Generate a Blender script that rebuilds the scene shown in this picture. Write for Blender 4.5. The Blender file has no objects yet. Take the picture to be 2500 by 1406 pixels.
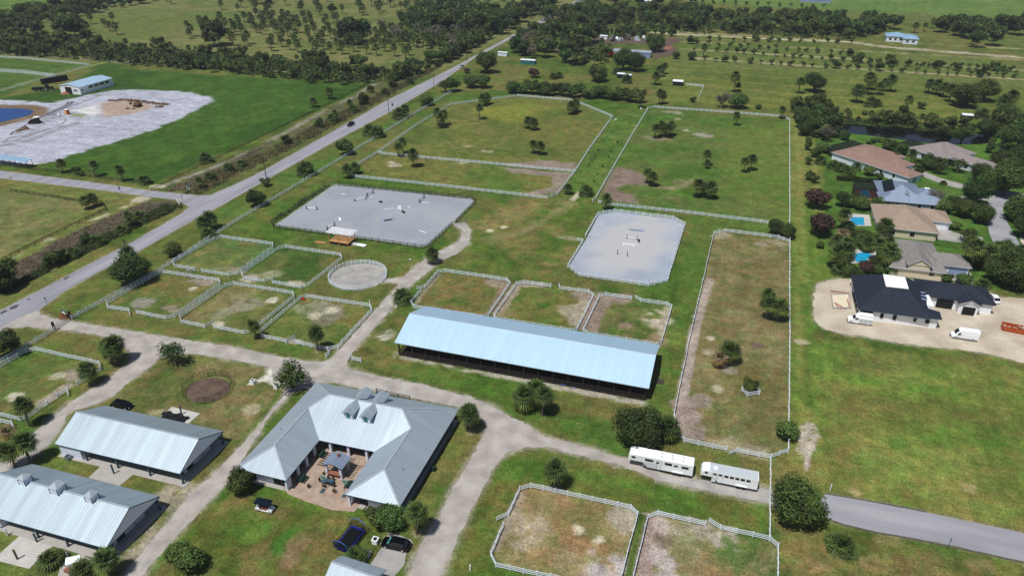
import bpy, bmesh, math, random
import numpy as np
from mathutils import Vector, Matrix
from mathutils.geometry import tessellate_polygon
R=math.radians
sc=bpy.context.scene
COL=sc.collection
random.seed(7)
# ---------------- camera ----------------
H=97.0; VX,VY,F,CX,CY=1900,-262,1735.,1250.,703.
PIT=math.atan2(CY-VY,F); YAW=math.atan2(VX-CX,math.hypot(CY-VY,F))
cam=bpy.data.objects.new('camera',bpy.data.cameras.new('camera')); COL.objects.link(cam)
cam.location=(0,0,H); cam.rotation_euler=(R(90)-PIT,0,YAW)
cam.data.sensor_width=36; cam.data.lens=F/2500*36; cam.data.clip_start=1; cam.data.clip_end=9000
sc.camera=cam
# ---------------- sky and sun ----------------
SX,SY=-0.17,-0.42                       # sun stands SSW: a metre of height throws its shadow (-SX,-SY)
ELEV=math.atan2(1,math.hypot(SX,SY))
w=bpy.data.worlds.new("World"); sc.world=w; w.use_nodes=True
nt=w.node_tree; bg=nt.nodes['Background']
sky=nt.nodes.new('ShaderNodeTexSky'); sky.sky_type='NISHITA'; sky.sun_disc=False
sky.sun_elevation=ELEV; sky.sun_rotation=math.atan2(SX,SY)
nt.links.new(sky.outputs[0],bg.inputs[0]); bg.inputs[1].default_value=0.055
sl=bpy.data.lights.new('sun','SUN'); sl.energy=4.0; sl.angle=R(.53); sl.color=(1,.975,.93)
so=bpy.data.objects.new('sun',sl); COL.objects.link(so); so.location=(-50,-100,300)
so.rotation_euler=Vector((SX,SY,1)).to_track_quat('Z','Y').to_euler()
sc.view_settings.view_transform='Standard'; sc.view_settings.look='None'
sc.view_settings.exposure=0.0; sc.view_settings.gamma=1
sc.cycles.max_bounces=5; sc.cycles.transparent_max_bounces=12
# ---------------- helpers ----------------
def G(px,py,z=0.):
    "point of the photograph -> world x,y on the level z"
    x=px-CX; y=CY-py
    fw=F*math.cos(PIT)+y*math.sin(PIT); up=y*math.cos(PIT)-F*math.sin(PIT)
    s=(H-z)/-up; r=x*s; v=fw*s
    return (r*math.cos(YAW)-v*math.sin(YAW), r*math.sin(YAW)+v*math.cos(YAW))
def hexc(h):
    h=h.lstrip('#'); c=[int(h[i:i+2],16)/255 for i in (0,2,4)]
    return tuple(((v+.055)/1.055)**2.4 if v>.04045 else v/12.92 for v in c)
def tag(o,label=None,cat=None,group=None,kind=None):
    if label: o['label']=label
    if cat: o['category']=cat
    if group: o['group']=group
    if kind: o['kind']=kind
    return o
def thing(name,label,cat,loc=(0,0,0),rz=0,group=None):
    o=bpy.data.objects.new(name,None); COL.objects.link(o)
    o.empty_display_size=.5; o.location=loc; o.rotation_euler=(0,0,rz)
    return tag(o,label,cat,group)
class MB:
    def __init__(s): s.v=[];s.f=[];s.m=[];s.uv=[]
    def add(s,vs,fs,m=0,uvs=None):
        b=len(s.v); s.v+= [tuple(v) for v in vs]
        for i,f in enumerate(fs):
            s.f.append(tuple(b+k for k in f)); s.m.append(m)
            s.uv.append(uvs[i] if uvs else None)
        return s
    def box(s,c,d,rz=0,m=0,top=1.,rx=0,ry=0):
        hx,hy,hz=d[0]/2,d[1]/2,d[2]/2
        vs=[(-hx,-hy,-hz),(hx,-hy,-hz),(hx,hy,-hz),(-hx,hy,-hz),(-hx*top,-hy*top,hz),(hx*top,-hy*top,hz),(hx*top,hy*top,hz),(-hx*top,hy*top,hz)]
        M=Matrix.Translation(c)@Matrix.Rotation(rz,4,'Z')@Matrix.Rotation(ry,4,'Y')@Matrix.Rotation(rx,4,'X')
        return s.add([M@Vector(v) for v in vs],[(0,3,2,1),(4,5,6,7),(0,1,5,4),(1,2,6,5),(2,3,7,6),(3,0,4,7)],m)
    def bar(s,a,b,wd,ht=None,m=0):
        "square bar between two points"
        a=Vector(a);b=Vector(b);d=b-a;L=d.length
        if L<1e-6: return s
        ht=ht or wd
        x=d/L; up=Vector((0,0,1)) if abs(x.z)<.95 else Vector((0,1,0))
        y=up.cross(x).normalized(); z=x.cross(y)
        vs=[]
        for p in (a,b):
            for sy,sz in ((-1,-1),(1,-1),(1,1),(-1,1)): vs.append(p+y*sy*wd/2+z*sz*ht/2)
        return s.add(vs,[(0,3,2,1),(4,5,6,7),(0,1,5,4),(1,2,6,5),(2,3,7,6),(3,0,4,7)],m)
    def tube(s,pts,rad,n=8,m=0,cap=True):
        pts=[Vector(p) for p in pts]
        if not isinstance(rad,(list,tuple)): rad=[rad]*len(pts)
        vs=[]
        for i,p in enumerate(pts):
            d=(pts[min(i+1,len(pts)-1)]-pts[max(i-1,0)]).normalized()
            u=Vector((1,0,0)) if abs(d.x)<.9 else Vector((0,1,0))
            y=d.cross(u).normalized(); z=d.cross(y)
            for k in range(n):
                a=2*math.pi*k/n; vs.append(p+y*math.cos(a)*rad[i]+z*math.sin(a)*rad[i])
        fs=[]
        for i in range(len(pts)-1):
            for k in range(n):
                fs.append((i*n+k,i*n+(k+1)%n,(i+1)*n+(k+1)%n,(i+1)*n+k))
        if cap: fs.append(tuple(range(n-1,-1,-1))); fs.append(tuple((len(pts)-1)*n+k for k in range(n)))
        return s.add(vs,fs,m)
    def cyl(s,c,r,h,n=12,m=0,r2=None):
        return s.tube([c,(c[0],c[1],c[2]+h)],[r,r if r2 is None else r2],n,m)
    def prism(s,pts,z0,z1,m=0):
        "vertical prism from an xy outline"
        n=len(pts); a=sum(pts[i][0]*pts[(i+1)%n][1]-pts[(i+1)%n][0]*pts[i][1] for i in range(n))
        if a<0: pts=pts[::-1]
        vs=[(p[0],p[1],z0) for p in pts]+[(p[0],p[1],z1) for p in pts]
        fs=[tuple(range(n-1,-1,-1)),tuple(range(n,2*n))]+[(i,(i+1)%n,n+(i+1)%n,n+i) for i in range(n)]
        return s.add(vs,fs,m)
    def profile(s,pts,y0,y1,m=0):
        "side profile in xz pushed across y"
        n=len(pts)
        vs=[(p[0],y0,p[1]) for p in pts]+[(p[0],y1,p[1]) for p in pts]
        a=sum(pts[i][0]*pts[(i+1)%n][1]-pts[(i+1)%n][0]*pts[i][1] for i in range(n))
        fs=[tuple(range(n)),tuple(range(2*n-1,n-1,-1))]+[((i+1)%n,i,n+i,n+(i+1)%n) for i in range(n)]
        if a<0: fs=[f[::-1] for f in fs]
        return s.add(vs,fs,m)
    def build(s,name,mats,parent=None,world=False,smooth=False,tint=None):
        me=bpy.data.meshes.new(name)
        if world and parent is not None:
            l=parent.location; s.v=[(v[0]-l.x,v[1]-l.y,v[2]-l.z) for v in s.v]
        me.from_pydata(s.v,[],s.f)
        if not isinstance(mats,(list,tuple)): mats=[mats]
        for m in mats: me.materials.append(m)
        if len(mats)>1: me.polygons.foreach_set('material_index',s.m)
        if any(u for u in s.uv):
            ul=me.uv_layers.new(name='uv')
            for p,u in zip(me.polygons,s.uv):
                if u:
                    for k,li in enumerate(p.loop_indices): ul.data[li].uv=u[k]
        if tint is not None:
            at=me.attributes.new('tint','FLOAT_COLOR','POINT')
            at.data.foreach_set('color',np.asarray(tint,dtype=np.float32).ravel())
        if smooth: me.polygons.foreach_set('use_smooth',[True]*len(me.polygons))
        me.update()
        o=bpy.data.objects.new(name,me); COL.objects.link(o)
        if parent is not None: o.parent=parent
        return o
def copy_tree(o,parent=None):
    c=o.copy(); COL.objects.link(c)
    if parent is not None: c.parent=parent
    for ch in KIDS.get(o.name,()): copy_tree(ch,c)
    return c
KIDS={}
def kids(o):
    KIDS[o.name]=[c for c in o.children]
    for c in KIDS[o.name]: kids(c)
    return o
# ---------------- materials ----------------
def node(nt,t,**k):
    n=nt.nodes.new(t)
    for a,b in k.items(): setattr(n,a,b)
    return n
def pmat(name,rgb,rough=.7,var=.12,scale=1.5,metal=0,spec=.35,bump=0,tintattr=None,rnd=0,alpha=None,coat=0):
    if isinstance(rgb,str): rgb=hexc(rgb)
    m=bpy.data.materials.new(name); m.use_nodes=True; nt=m.node_tree; b=nt.nodes['Principled BSDF']
    b.inputs['Roughness'].default_value=rough; b.inputs['Metallic'].default_value=metal
    b.inputs['Specular IOR Level'].default_value=spec
    if coat: b.inputs['Coat Weight'].default_value=coat
    tc=node(nt,'ShaderNodeTexCoord'); no=node(nt,'ShaderNodeTexNoise'); no.inputs['Scale'].default_value=scale; no.inputs['Detail'].default_value=4
    nt.links.new(tc.outputs['Object'],no.inputs['Vector'])
    mr=node(nt,'ShaderNodeMapRange'); mr.inputs[1].default_value=.25; mr.inputs[2].default_value=.75; mr.inputs[3].default_value=1-var; mr.inputs[4].default_value=1+var
    nt.links.new(no.outputs[0],mr.inputs[0])
    vm=node(nt,'ShaderNodeVectorMath',operation='SCALE'); vm.inputs[0].default_value=rgb
    nt.links.new(mr.outputs[0],vm.inputs['Scale']); out=vm.outputs[0]
    if tintattr:
        at=node(nt,'ShaderNodeAttribute',attribute_name=tintattr)
        mu=node(nt,'ShaderNodeVectorMath',operation='MULTIPLY'); nt.links.new(out,mu.inputs[0]); nt.links.new(at.outputs['Color'],mu.inputs[1]); out=mu.outputs[0]
    if rnd:
        oi=node(nt,'ShaderNodeObjectInfo'); hs=node(nt,'ShaderNodeHueSaturation')
        a=node(nt,'ShaderNodeMapRange'); a.inputs[3].default_value=1-rnd; a.inputs[4].default_value=1+rnd
        nt.links.new(oi.outputs['Random'],a.inputs[0]); nt.links.new(a.outputs[0],hs.inputs['Value'])
        wn=node(nt,'ShaderNodeTexWhiteNoise',noise_dimensions='1D'); nt.links.new(oi.outputs['Random'],wn.inputs['W'])
        a2=node(nt,'ShaderNodeMapRange'); a2.inputs[3].default_value=.5-.04*rnd*2.5; a2.inputs[4].default_value=.5+.03*rnd*2.5
        nt.links.new(wn.outputs[0],a2.inputs[0]); nt.links.new(a2.outputs[0],hs.inputs['Hue'])
        nt.links.new(out,hs.inputs['Color']); out=hs.outputs[0]
    nt.links.new(out,b.inputs['Base Color'])
    if bump:
        bp=node(nt,'ShaderNodeBump'); bp.inputs['Strength'].default_value=bump; bp.inputs['Distance'].default_value=.1
        nt.links.new(no.outputs[0],bp.inputs['Height']); nt.links.new(bp.outputs[0],b.inputs['Normal'])
    if alpha is not None: b.inputs['Alpha'].default_value=alpha
    return m
def roofmat(name,rgb,period=.42,contrast=.12,metal=.35,rough=.45,rows=0,spec=.5,var=.07,seam=.35):
    "standing seams (u) or shingle courses (v) from the roof's own uv in metres"
    if isinstance(rgb,str): rgb=hexc(rgb)
    m=bpy.data.materials.new(name); m.use_nodes=True; nt=m.node_tree; b=nt.nodes['Principled BSDF']; L=nt.links.new
    b.inputs['Roughness'].default_value=rough; b.inputs['Metallic'].default_value=metal; b.inputs['Specular IOR Level'].default_value=spec
    uv=node(nt,'ShaderNodeUVMap'); sp=node(nt,'ShaderNodeSeparateXYZ'); L(uv.outputs[0],sp.inputs[0])
    def frac(src,per):
        d=node(nt,'ShaderNodeMath',operation='DIVIDE'); L(src,d.inputs[0]); d.inputs[1].default_value=per
        f=node(nt,'ShaderNodeMath',operation='FRACT'); L(d.outputs[0],f.inputs[0]); fl=node(nt,'ShaderNodeMath',operation='FLOOR'); L(d.outputs[0],fl.inputs[0]); return f.outputs[0],fl.outputs[0]
    fu,iu=frac(sp.outputs[0],period)
    wn=node(nt,'ShaderNodeTexWhiteNoise',noise_dimensions='2D' if rows else '1D')
    if rows:
        fv,iv=frac(sp.outputs[1],rows); cb=node(nt,'ShaderNodeCombineXYZ'); L(iu,cb.inputs[0]); L(iv,cb.inputs[1]); L(cb.outputs[0],wn.inputs['Vector']); edge=fv
    else: L(iu,wn.inputs['W']); edge=fu
    no=node(nt,'ShaderNodeTexNoise'); no.inputs['Scale'].default_value=.35; no.inputs['Detail'].default_value=7; mq=node(nt,'ShaderNodeMapping'); mq.inputs['Scale'].default_value=(1,1,1) if rows else (2.6,.28,1); L(uv.outputs[0],mq.inputs[0]); L(mq.outputs[0],no.inputs['Vector'])
    # tone of each panel
    t=node(nt,'ShaderNodeMapRange'); L(wn.outputs[0],t.inputs[0]); t.inputs[3].default_value=1-contrast; t.inputs[4].default_value=1+contrast
    t2=node(nt,'ShaderNodeMapRange'); L(no.outputs[0],t2.inputs[0]); t2.inputs[1].default_value=.3; t2.inputs[2].default_value=.7; t2.inputs[3].default_value=1-var; t2.inputs[4].default_value=1+var
    s=node(nt,'ShaderNodeMath',operation='LESS_THAN'); L(edge,s.inputs[0]); s.inputs[1].default_value=.16
    s2=node(nt,'ShaderNodeMath',operation='MULTIPLY_ADD'); L(s.outputs[0],s2.inputs[0]); s2.inputs[1].default_value=-seam; s2.inputs[2].default_value=1
    p=node(nt,'ShaderNodeMath',operation='MULTIPLY'); L(t.outputs[0],p.inputs[0]); L(t2.outputs[0],p.inputs[1])
    q=node(nt,'ShaderNodeMath',operation='MULTIPLY'); L(p.outputs[0],q.inputs[0]); L(s2.outputs[0],q.inputs[1])
    vm=node(nt,'ShaderNodeVectorMath',operation='SCALE'); vm.inputs[0].default_value=rgb; L(q.outputs[0],vm.inputs['Scale']); L(vm.outputs[0],b.inputs['Base Color'])
    bp=node(nt,'ShaderNodeBump'); bp.inputs['Strength'].default_value=.4; bp.inputs['Distance'].default_value=.05; L(edge,bp.inputs['Height']); L(bp.outputs[0],b.inputs['Normal'])
    return m
M={}
def dm(k,*a,**kw): M[k]=pmat(k,*a,**kw)
dm('vinyl','#e2ecf7',.35,.03,spec=.5); dm('white','#f2f4f8',.5,.04); dm('wall','#dee4f6',.6,.05); dm('bluewall','#c3cbe6',.6,.06)
dm('trim','#3d5662',.5,.08); dm('darkgreen','#15302a',.5,.1); dm('darkwood','#2c2622',.8,.2,4); dm('wood','#6b4f3a',.8,.2,4); dm('newwood','#b98a5a',.7,.12,4)
dm('blackwood','#2a3033',.6,.15,3); dm('blackmetal','#15171b',.4,.1,metal=.3); dm('greymetal','#8d949b',.4,.08,metal=.5); dm('silver','#c4ccd4',.3,.05,metal=.4)
dm('concrete','#a8a49e',.85,.1,.8); dm('lightconc','#b9b6b0',.85,.14,.6); dm('rubber','#101113',.8,.1); dm('glass','#0a0f16',.08,.02,spec=.8); dm('tealglass','#4e8a83',.15,.02,spec=.8)
dm('blackpaint','#050609',.2,.02,spec=.35); dm('whitepaint','#f4f6f9',.25,.02,spec=.6,coat=.4); dm('navypaint','#0c1622',.15,.02,coat=.5); dm('red','#a52a22',.5,.1); dm('orange','#b04c1a',.5,.12,2); dm('blue','#11227c',.5,.06); dm('skyblue','#2c66b8',.5,.06)
dm('dark','#14161a',.8,.1); dm('darkgrey','#3c3a3a',.9,.1); dm('cream','#d9cdb4',.7,.06); dm('greywall','#8f9093',.7,.06); dm('bluegrey','#8c9bbd',.6,.05)
dm('bark','#5a4c40',.9,.2,3,bump=.4); dm('palmbark','#6e6258',.9,.2,4,bump=.4); dm('palebark','#8f8678',.9,.2,3)
dm('dirtpile','#5e4a3c',.95,.25,.7,bump=.5); dm('brick','#8d5a48',.8,.15,3); dm('yellow','#d9a52a',.5,.1); dm('steelpost','#a9b0b8',.4,.1,metal=.4); dm('tealsign','#2f6f70',.5,.1)
M['leaf']=pmat('leaf','#3a4c22',.65,.28,.8,spec=.2,tintattr='tint',rnd=.3)
M['leaf2']=pmat('leaf_bright','#43592a',.65,.28,.8,spec=.2,tintattr='tint',rnd=.3)
M['palmleaf']=pmat('palm_leaf','#435529',.6,.22,1.,spec=.25,tintattr='tint',rnd=.15)
M['deadleaf']=pmat('dead_frond','#80705a',.8,.2,1,spec=.1,tintattr='tint')
M['shadeleaf']=pmat('leaf_core_shade','#1c2812',.8,.2,1,spec=.1)  # darker leaf green, stands in for the shade deep inside crowns
M['redleaf']=pmat('red_leaf','#43302a',.65,.25,.8,spec=.2,tintattr='tint',rnd=.12)
M['twig']=pmat('twig','#6f6a5e',.85,.2,2,spec=.1)
# ---------------- noise and outlines ----------------
_rs=np.random.RandomState(3)
_T=_rs.rand(8,256,256).astype(np.float32)
def vnoise(x,y,scale,seed=0):
    t=_T[seed%8]; ox,oy=seed*37.7,seed*91.3
    u=x/scale+ox; v=y/scale+oy
    iu=np.floor(u).astype(int); iv=np.floor(v).astype(int); fu=u-iu; fv=v-iv
    fu=fu*fu*(3-2*fu); fv=fv*fv*(3-2*fv)
    a=t[iu%256,iv%256];b=t[(iu+1)%256,iv%256];c=t[iu%256,(iv+1)%256];d=t[(iu+1)%256,(iv+1)%256]
    return (a*(1-fu)+b*fu)*(1-fv)+(c*(1-fu)+d*fu)*fv
def fbm(x,y,scale,seed=0,oct=4,rough=.55):
    s=0;a=1;n=0
    for o in range(oct):
        s=s+a*vnoise(x*math.cos(o*.9)+y*math.sin(o*.9),-x*math.sin(o*.9)+y*math.cos(o*.9),scale/2**o,seed+o); n+=a; a*=rough
    return s/n
def W(pts,z=0.): return [G(p[0],p[1],z) for p in pts]
def sdf(X,Y,poly):
    P=np.array(poly); n=len(P); dm_=np.full(X.shape,1e9); ins=np.zeros(X.shape,bool)
    for i in range(n):
        a=P[i];b=P[(i+1)%n];ex,ey=b-a
        t=np.clip(((X-a[0])*ex+(Y-a[1])*ey)/(ex*ex+ey*ey+1e-9),0,1)
        d=np.hypot(X-a[0]-t*ex,Y-a[1]-t*ey); dm_=np.minimum(dm_,d)
        c=((a[1]>Y)!=(b[1]>Y))
        with np.errstate(divide='ignore',invalid='ignore'):
            xi=(b[0]-a[0])*(Y-a[1])/(b[1]-a[1]+1e-12)+a[0]
        ins^=(c&(X<xi))
    return np.where(ins,dm_,-dm_)
def jag(poly,amp=.25,step=.8,scale=1.6,seed=1,closed=True):
    out=[];n=len(poly)
    for i in range(n):
        a=poly[i];b=poly[(i+1)%n];L=math.hypot(b[0]-a[0],b[1]-a[1]);k=max(1,int(L/step))
        nx,ny=-(b[1]-a[1])/max(L,1e-6),(b[0]-a[0])/max(L,1e-6)
        for j in range(k):
            t=j/k;x=a[0]+(b[0]-a[0])*t;y=a[1]+(b[1]-a[1])*t
            d=(float(fbm(np.array([x]),np.array([y]),scale,seed,3)[0])-.5)*2*amp*1.6
            out.append((x+nx*d,y+ny*d))
    return out
def smoothpoly(poly,it=2):
    for _ in range(it):
        o=[]
        for i in range(len(poly)):
            a=poly[i];b=poly[(i+1)%len(poly)]
            o+=[(a[0]*.75+b[0]*.25,a[1]*.75+b[1]*.25),(a[0]*.25+b[0]*.75,a[1]*.25+b[1]*.75)]
        poly=o
    return poly
def sheet(name,poly,z,mat,amp=.0,step=.8,kind='structure',parent=None,smooth=0,scale=1.6,seed=1):
    if smooth: poly=smoothpoly(poly,smooth)
    if amp: poly=jag(poly,amp,step,scale,seed)
    tris=tessellate_polygon([[Vector((p[0],p[1],0)) for p in poly]])
    fs=[]
    for t in tris:
        a,b,c=[poly[i] for i in t]
        cr=(b[0]-a[0])*(c[1]-a[1])-(b[1]-a[1])*(c[0]-a[0])
        if abs(cr)<1e-9: continue
        fs.append(tuple(t) if cr>0 else tuple(t)[::-1])
    mb=MB(); mb.add([(p[0],p[1],z) for p in poly],fs)
    o=mb.build(name,mat,parent)
    if kind and parent is None: o['kind']=kind
    return o
# ---------------- outlines of the place ----------------
ROAD_W=[(-60,790),(0,758),(97,708),(328,588),(441,523),(463,506),(435,489),(358,480),(289,470),(0,435),(-120,421),(-120,404),(0,417),(230,446),(369,466),(486,478),(515,476),(560,457),(640,419),(748,358),(945,246),(1106,166),(1183,123),(1250,87),(1317,51),(1363,26),(1400,6),(1440,-16)]
ROAD_E=[(1462,-16),(1425,2),(1378,28),(1330,53),(1262,88),(1157,143),(1078,200),(960,269),(809,350),(640,445),(538,503),(486,530),(340,613),(266,650),(153,714),(96,757),(100,775),(60,790),(20,803),(-60,830)]
MAINROAD=W(ROAD_W+ROAD_E)
DRIVE=W([(-40,822),(0,800),(40,778),(94,757),(104,769),(128,777),(159,783),(230,794),(307,806),(450,829),(560,846),(640,862),(676,869),(720,879),(748,883),(790,882),(812,872),(837,845),(891,783),(930,741),(960,711),(985,675),(1010,654),(1042,629),(1070,614),(1122,590),(1130,565),(1106,546),(1134,543),(1152,562),(1144,594),(1122,616),(1081,634),(999,701),(927,786),(866,855),(845,878),(850,899),(891,910),(1004,934),(1080,951),(1149,969),(1200,990),(1245,1016),(1292,1040),(1316,1061),(1386,1079),(1440,1094),(1500,1111),(1540,1119),(1612,1152),(1607,1172),(1555,1147),(1500,1131),(1399,1108),(1334,1088),(1282,1092),(1235,1105),(1204,1144),(1152,1243),(1100,1352),(1068,1420),(990,1420),(1035,1309),(1072,1260),(1101,1201),(1139,1144),(1180,1059),(1186,1040),(1172,1016),(1150,1001),(1119,993),(1004,970),(876,948),(812,934),(775,936),(739,949),(713,960),(662,1010),(611,1090),(575,1152),(534,1199),(433,1306),(347,1404),(300,1460),(255,1460),(303,1404),(326,1375),(427,1251),(477,1196),(549,1130),(600,1073),(640,1028),(690,968),(700,948),(676,929),(664,908),(655,895),(640,891),(560,877),(486,865),(430,862),(392,873),(358,901),(307,939),(279,965),(222,990),(164,1008),(156,1035),(130,1072),(72,1124),(0,1180),(-60,1225),(-60,1175),(0,1130),(29,1110),(81,1058),(143,1006),(170,984),(205,962),(269,921),(308,890),(322,873),(316,856),(295,838),(256,821),(200,811),(169,806),(118,802),(74,797),(38,800),(0,806),(-40,830)])
SIDEPATH=W([(938,683),(985,677),(1008,672),(985,694),(950,690),(938,690)])
PADTRAILER=W([(1606,1172),(1613,1155),(1700,1170),(1860,1191),(1940,1208),(2001,1226),(2003,1254),(1960,1243),(1873,1227),(1740,1200)])
STREET=W([(2000,1224),(2016,1205),(2110,1221),(2221,1242),(2350,1269),(2500,1300),(2640,1330),(2640,1405),(2500,1370),(2336,1333),(2234,1313),(2134,1296),(2060,1278),(2022,1264),(2004,1252)])
RSTREET=W([(2418,464),(2470,470),(2540,478),(2560,500),(2500,492),(2460,500),(2446,507),(2452,525),(2461,546),(2475,572),(2490,596),(2505,625),(2580,760),(2540,760),(2500,690),(2475,640),(2440,612),(2423,590),(2414,565),(2410,540),(2413,515),(2409,497),(2418,480)])
RDRIVE=W([(2226,404),(2280,430),(2340,448),(2412,463),(2424,476),(2330,458),(2285,445),(2222,418)])
LOT=W([(2072,682),(2045,681),(2022,685),(1996,695),(1987,715),(1984,740),(1989,770),(1994,789),(2018,806),(2060,814),(2116,823),(2200,837),(2270,847),(2350,853),(2423,866),(2500,886),(2600,905),(2600,740),(2500,728),(2433,725),(2400,700),(2300,690),(2200,680)])
ARENA=W([(672,550),(810,455),(822,450),(1150,485),(1157,493),(1104,545),(1044,598),(1030,603)])
OVAL=W([(1390,648),(1430,586),(1462,524),(1502,517),(1642,534),(1670,549),(1628,684),(1583,693),(1416,669)])
PEN_C=G(874,675); PEN_R=8.3
BPEN_C=(-104.3,100.2); BPEN_R=5.2
SITE=W([(-150,235),(0,243),(60,247),(128,251),(192,238),(240,228),(294,220),(333,219),(400,222),(461,225),(507,235),(522,248),(479,269),(410,302),(346,328),(282,346),(225,361),(128,396),(87,402),(0,402),(-150,395)])
POND=W([(-90,262),(0,265),(50,265),(84,269),(80,279),(50,288),(0,300),(-90,316)])
LAKE=W([(2039,302),(2100,305),(2218,312),(2300,322),(2372,328),(2431,333),(2436,345),(2405,352),(2330,354),(2270,351),(2167,337),(2110,330),(2070,326),(2045,318)])
# ---------------- the ground: one sheet, its colour laid down as grass, soil and sand ----------------
def axis(lo,a,b,hi,step,g):
    c=list(np.arange(a,b+step,step)); s=step;x=c[-1]
    while x<hi: s*=g; x+=s; c.append(x)
    s=step;x=c[0];l=[]
    while x>lo: s*=g; x-=s; l.append(x)
    return np.array(l[::-1]+c)
gx=axis(-4000,-170,60,3500,.55,1.012); gy=axis(-600,52,225,5200,.55,1.0105)
XX,YY=np.meshgrid(gx,gy); GX=XX.ravel(); GY=YY.ravel(); N=len(GX)
COLR=np.zeros((N,3),np.float32)
C=lambda h: np.array(hexc(h))
def lerp(a,b,t): return a+(b-a)*t
def ss(x,a,b):
    t=np.clip((x-a)/(b-a),0,1); return t*t*(3-2*t)
def grass(x,y,g1,g2,g3,s=24,seed=0,spk=.25):
    n=fbm(x,y,s,seed,5,.62); n2=fbm(x,y,s/5,seed+3,3); n3=vnoise(x,y,1.3,5)
    c=lerp(C(g1)[None],C(g2)[None],ss(n,.36,.60)[:,None]); c=lerp(c,C(g3)[None],(ss(n2,.5,.72)*.6)[:,None])
    return c*(1+spk*(n3-.5)+.3*(vnoise(x,y,3.1,6)-.5))[:,None]
def near_far(x,y): return np.clip((y-150)/400,0,1)
COLR[:]=grass(GX,GY,'#45611f','#6b6b38','#5f7a30',20,0)
def paint(poly,col,op=1.,feather=1.5,rag=1.,rs=3.,mottle=None,px=True,seed=2,grow=0):
    if px: poly=W(poly)
    P=np.array(poly); m=feather+rag*2+grow+1
    idx=np.nonzero((GX>P[:,0].min()-m)&(GX<P[:,0].max()+m)&(GY>P[:,1].min()-m)&(GY<P[:,1].max()+m))[0]
    if not len(idx): return
    x=GX[idx];y=GY[idx]
    d=sdf(x,y,poly)+grow+(fbm(x,y,rs,seed,3)-.5)*2*rag
    wgt=ss(d,-feather/2,feather/2)*op
    if mottle:
        n=fbm(x,y,mottle[0],seed+4,4,.6); wgt=wgt*ss(n,mottle[1]-mottle[2],mottle[1]+mottle[2])
    if isinstance(col,str):
        c=C(col)[None]*(1+.28*(vnoise(x,y,1.2,4)-.5)+.3*(fbm(x,y,7,1,3)-.5))[:,None]
    else: c=col(x,y)
    COLR[idx]=lerp(COLR[idx],c,wgt[:,None])
def line(pts,wd,col,op=1.,feather=.6,rag=.3,rs=2.,mottle=None,px=True,seed=5):
    if px: pts=W(pts)
    for a,b in zip(pts[:-1],pts[1:]):
        L=math.hypot(b[0]-a[0],b[1]-a[1]);nx,ny=-(b[1]-a[1])/L*wd/2,(b[0]-a[0])/L*wd/2
        paint([(a[0]+nx,a[1]+ny),(b[0]+nx,b[1]+ny),(b[0]-nx,b[1]-ny),(a[0]-nx,a[1]-ny)],col,op,feather,rag,rs,mottle,False,seed)
def disc(px,py,r,col,op=1,feather=None,el=1.,rag=None,mottle=None,seed=2):
    c=G(px,py); paint([(c[0]+r*math.cos(t*.5236),c[1]+r*el*math.sin(t*.5236)) for t in range(12)],col,op,feather or r*.5,r*.55 if rag is None else rag,r*.75+.4,mottle,False,seed)
# far country
paint([(-2500,-60),(-900,150),(0,150),(900,170),(1010,200),(1060,180),(1420,2),(1460,-60)],lambda x,y:grass(x,y,'#5c6c34','#6f7443','#7d8450',60,1),feather=6,rag=3)
paint([(-800,-60),(-800,60),(0,44),(90,25),(300,4),(420,-40)],lambda x,y:grass(x,y,'#50742c','#5c7c30','#6c8a3c',80,1),feather=4)
paint([(270,20),(620,30),(610,40),(520,62),(380,92),(330,100),(230,90),(110,70)],lambda x,y:grass(x,y,'#5a6f30','#66703a','#5f7a34',60,3),op=.8,feather=10,rag=5)
paint([(1640,155),(1900,170),(2200,190),(2900,250),(2900,300),(2480,300),(1930,265),(1600,250),(1590,200)],lambda x,y:grass(x,y,'#54692a','#687434','#64762e',40,2),feather=4,rag=2)
paint([(1660,90),(2200,130),(2900,180),(2900,262),(2200,196),(1650,155)],lambda x,y:grass(x,y,'#526a2a','#647038','#5c7832',40,5),feather=3,rag=1)
paint([(1900,20),(2500,40),(2900,60),(2900,140),(2430,115),(2300,60),(1880,22)],lambda x,y:grass(x,y,'#5a6c33','#6a6c40','#64763a',90,4),feather=8,rag=4)
paint([(1600,-40),(2900,-40),(2900,40),(2300,38),(1880,20),(1700,5)],lambda x,y:grass(x,y,'#587a35','#5c7c36','#6c8440',110,4),feather=8,rag=4)
for k in range(11):                                       # mown swathes across the far hay field
    a=(1630-2*k,160+k*8.6); line([(a[0],a[1]),(2600,a[1]+68+k*3)],3.2,'#83803f' if k%2 else '#566726',op=.5,feather=2.5,rag=1.2,rs=9)
for (a,b,wd) in (((1640,78),(2600,126),2.6),((1650,101),(2600,154),3),((1660,119),(2600,178),3),((1680,142),(2600,202),3.4)):
    line([a,b],wd,'#a79a80',op=.75,feather=2,rag=1.2,rs=6)
line([(2080,104),(2170,116),(2300,126),(2500,142),(2700,158)],7,'#a49a88',op=.9,feather=2,rag=1)
line([(1370,68),(1500,73),(1640,84),(1860,94),(2080,104)],5,'#b8b09a',op=.9,feather=2,rag=.8)
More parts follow.
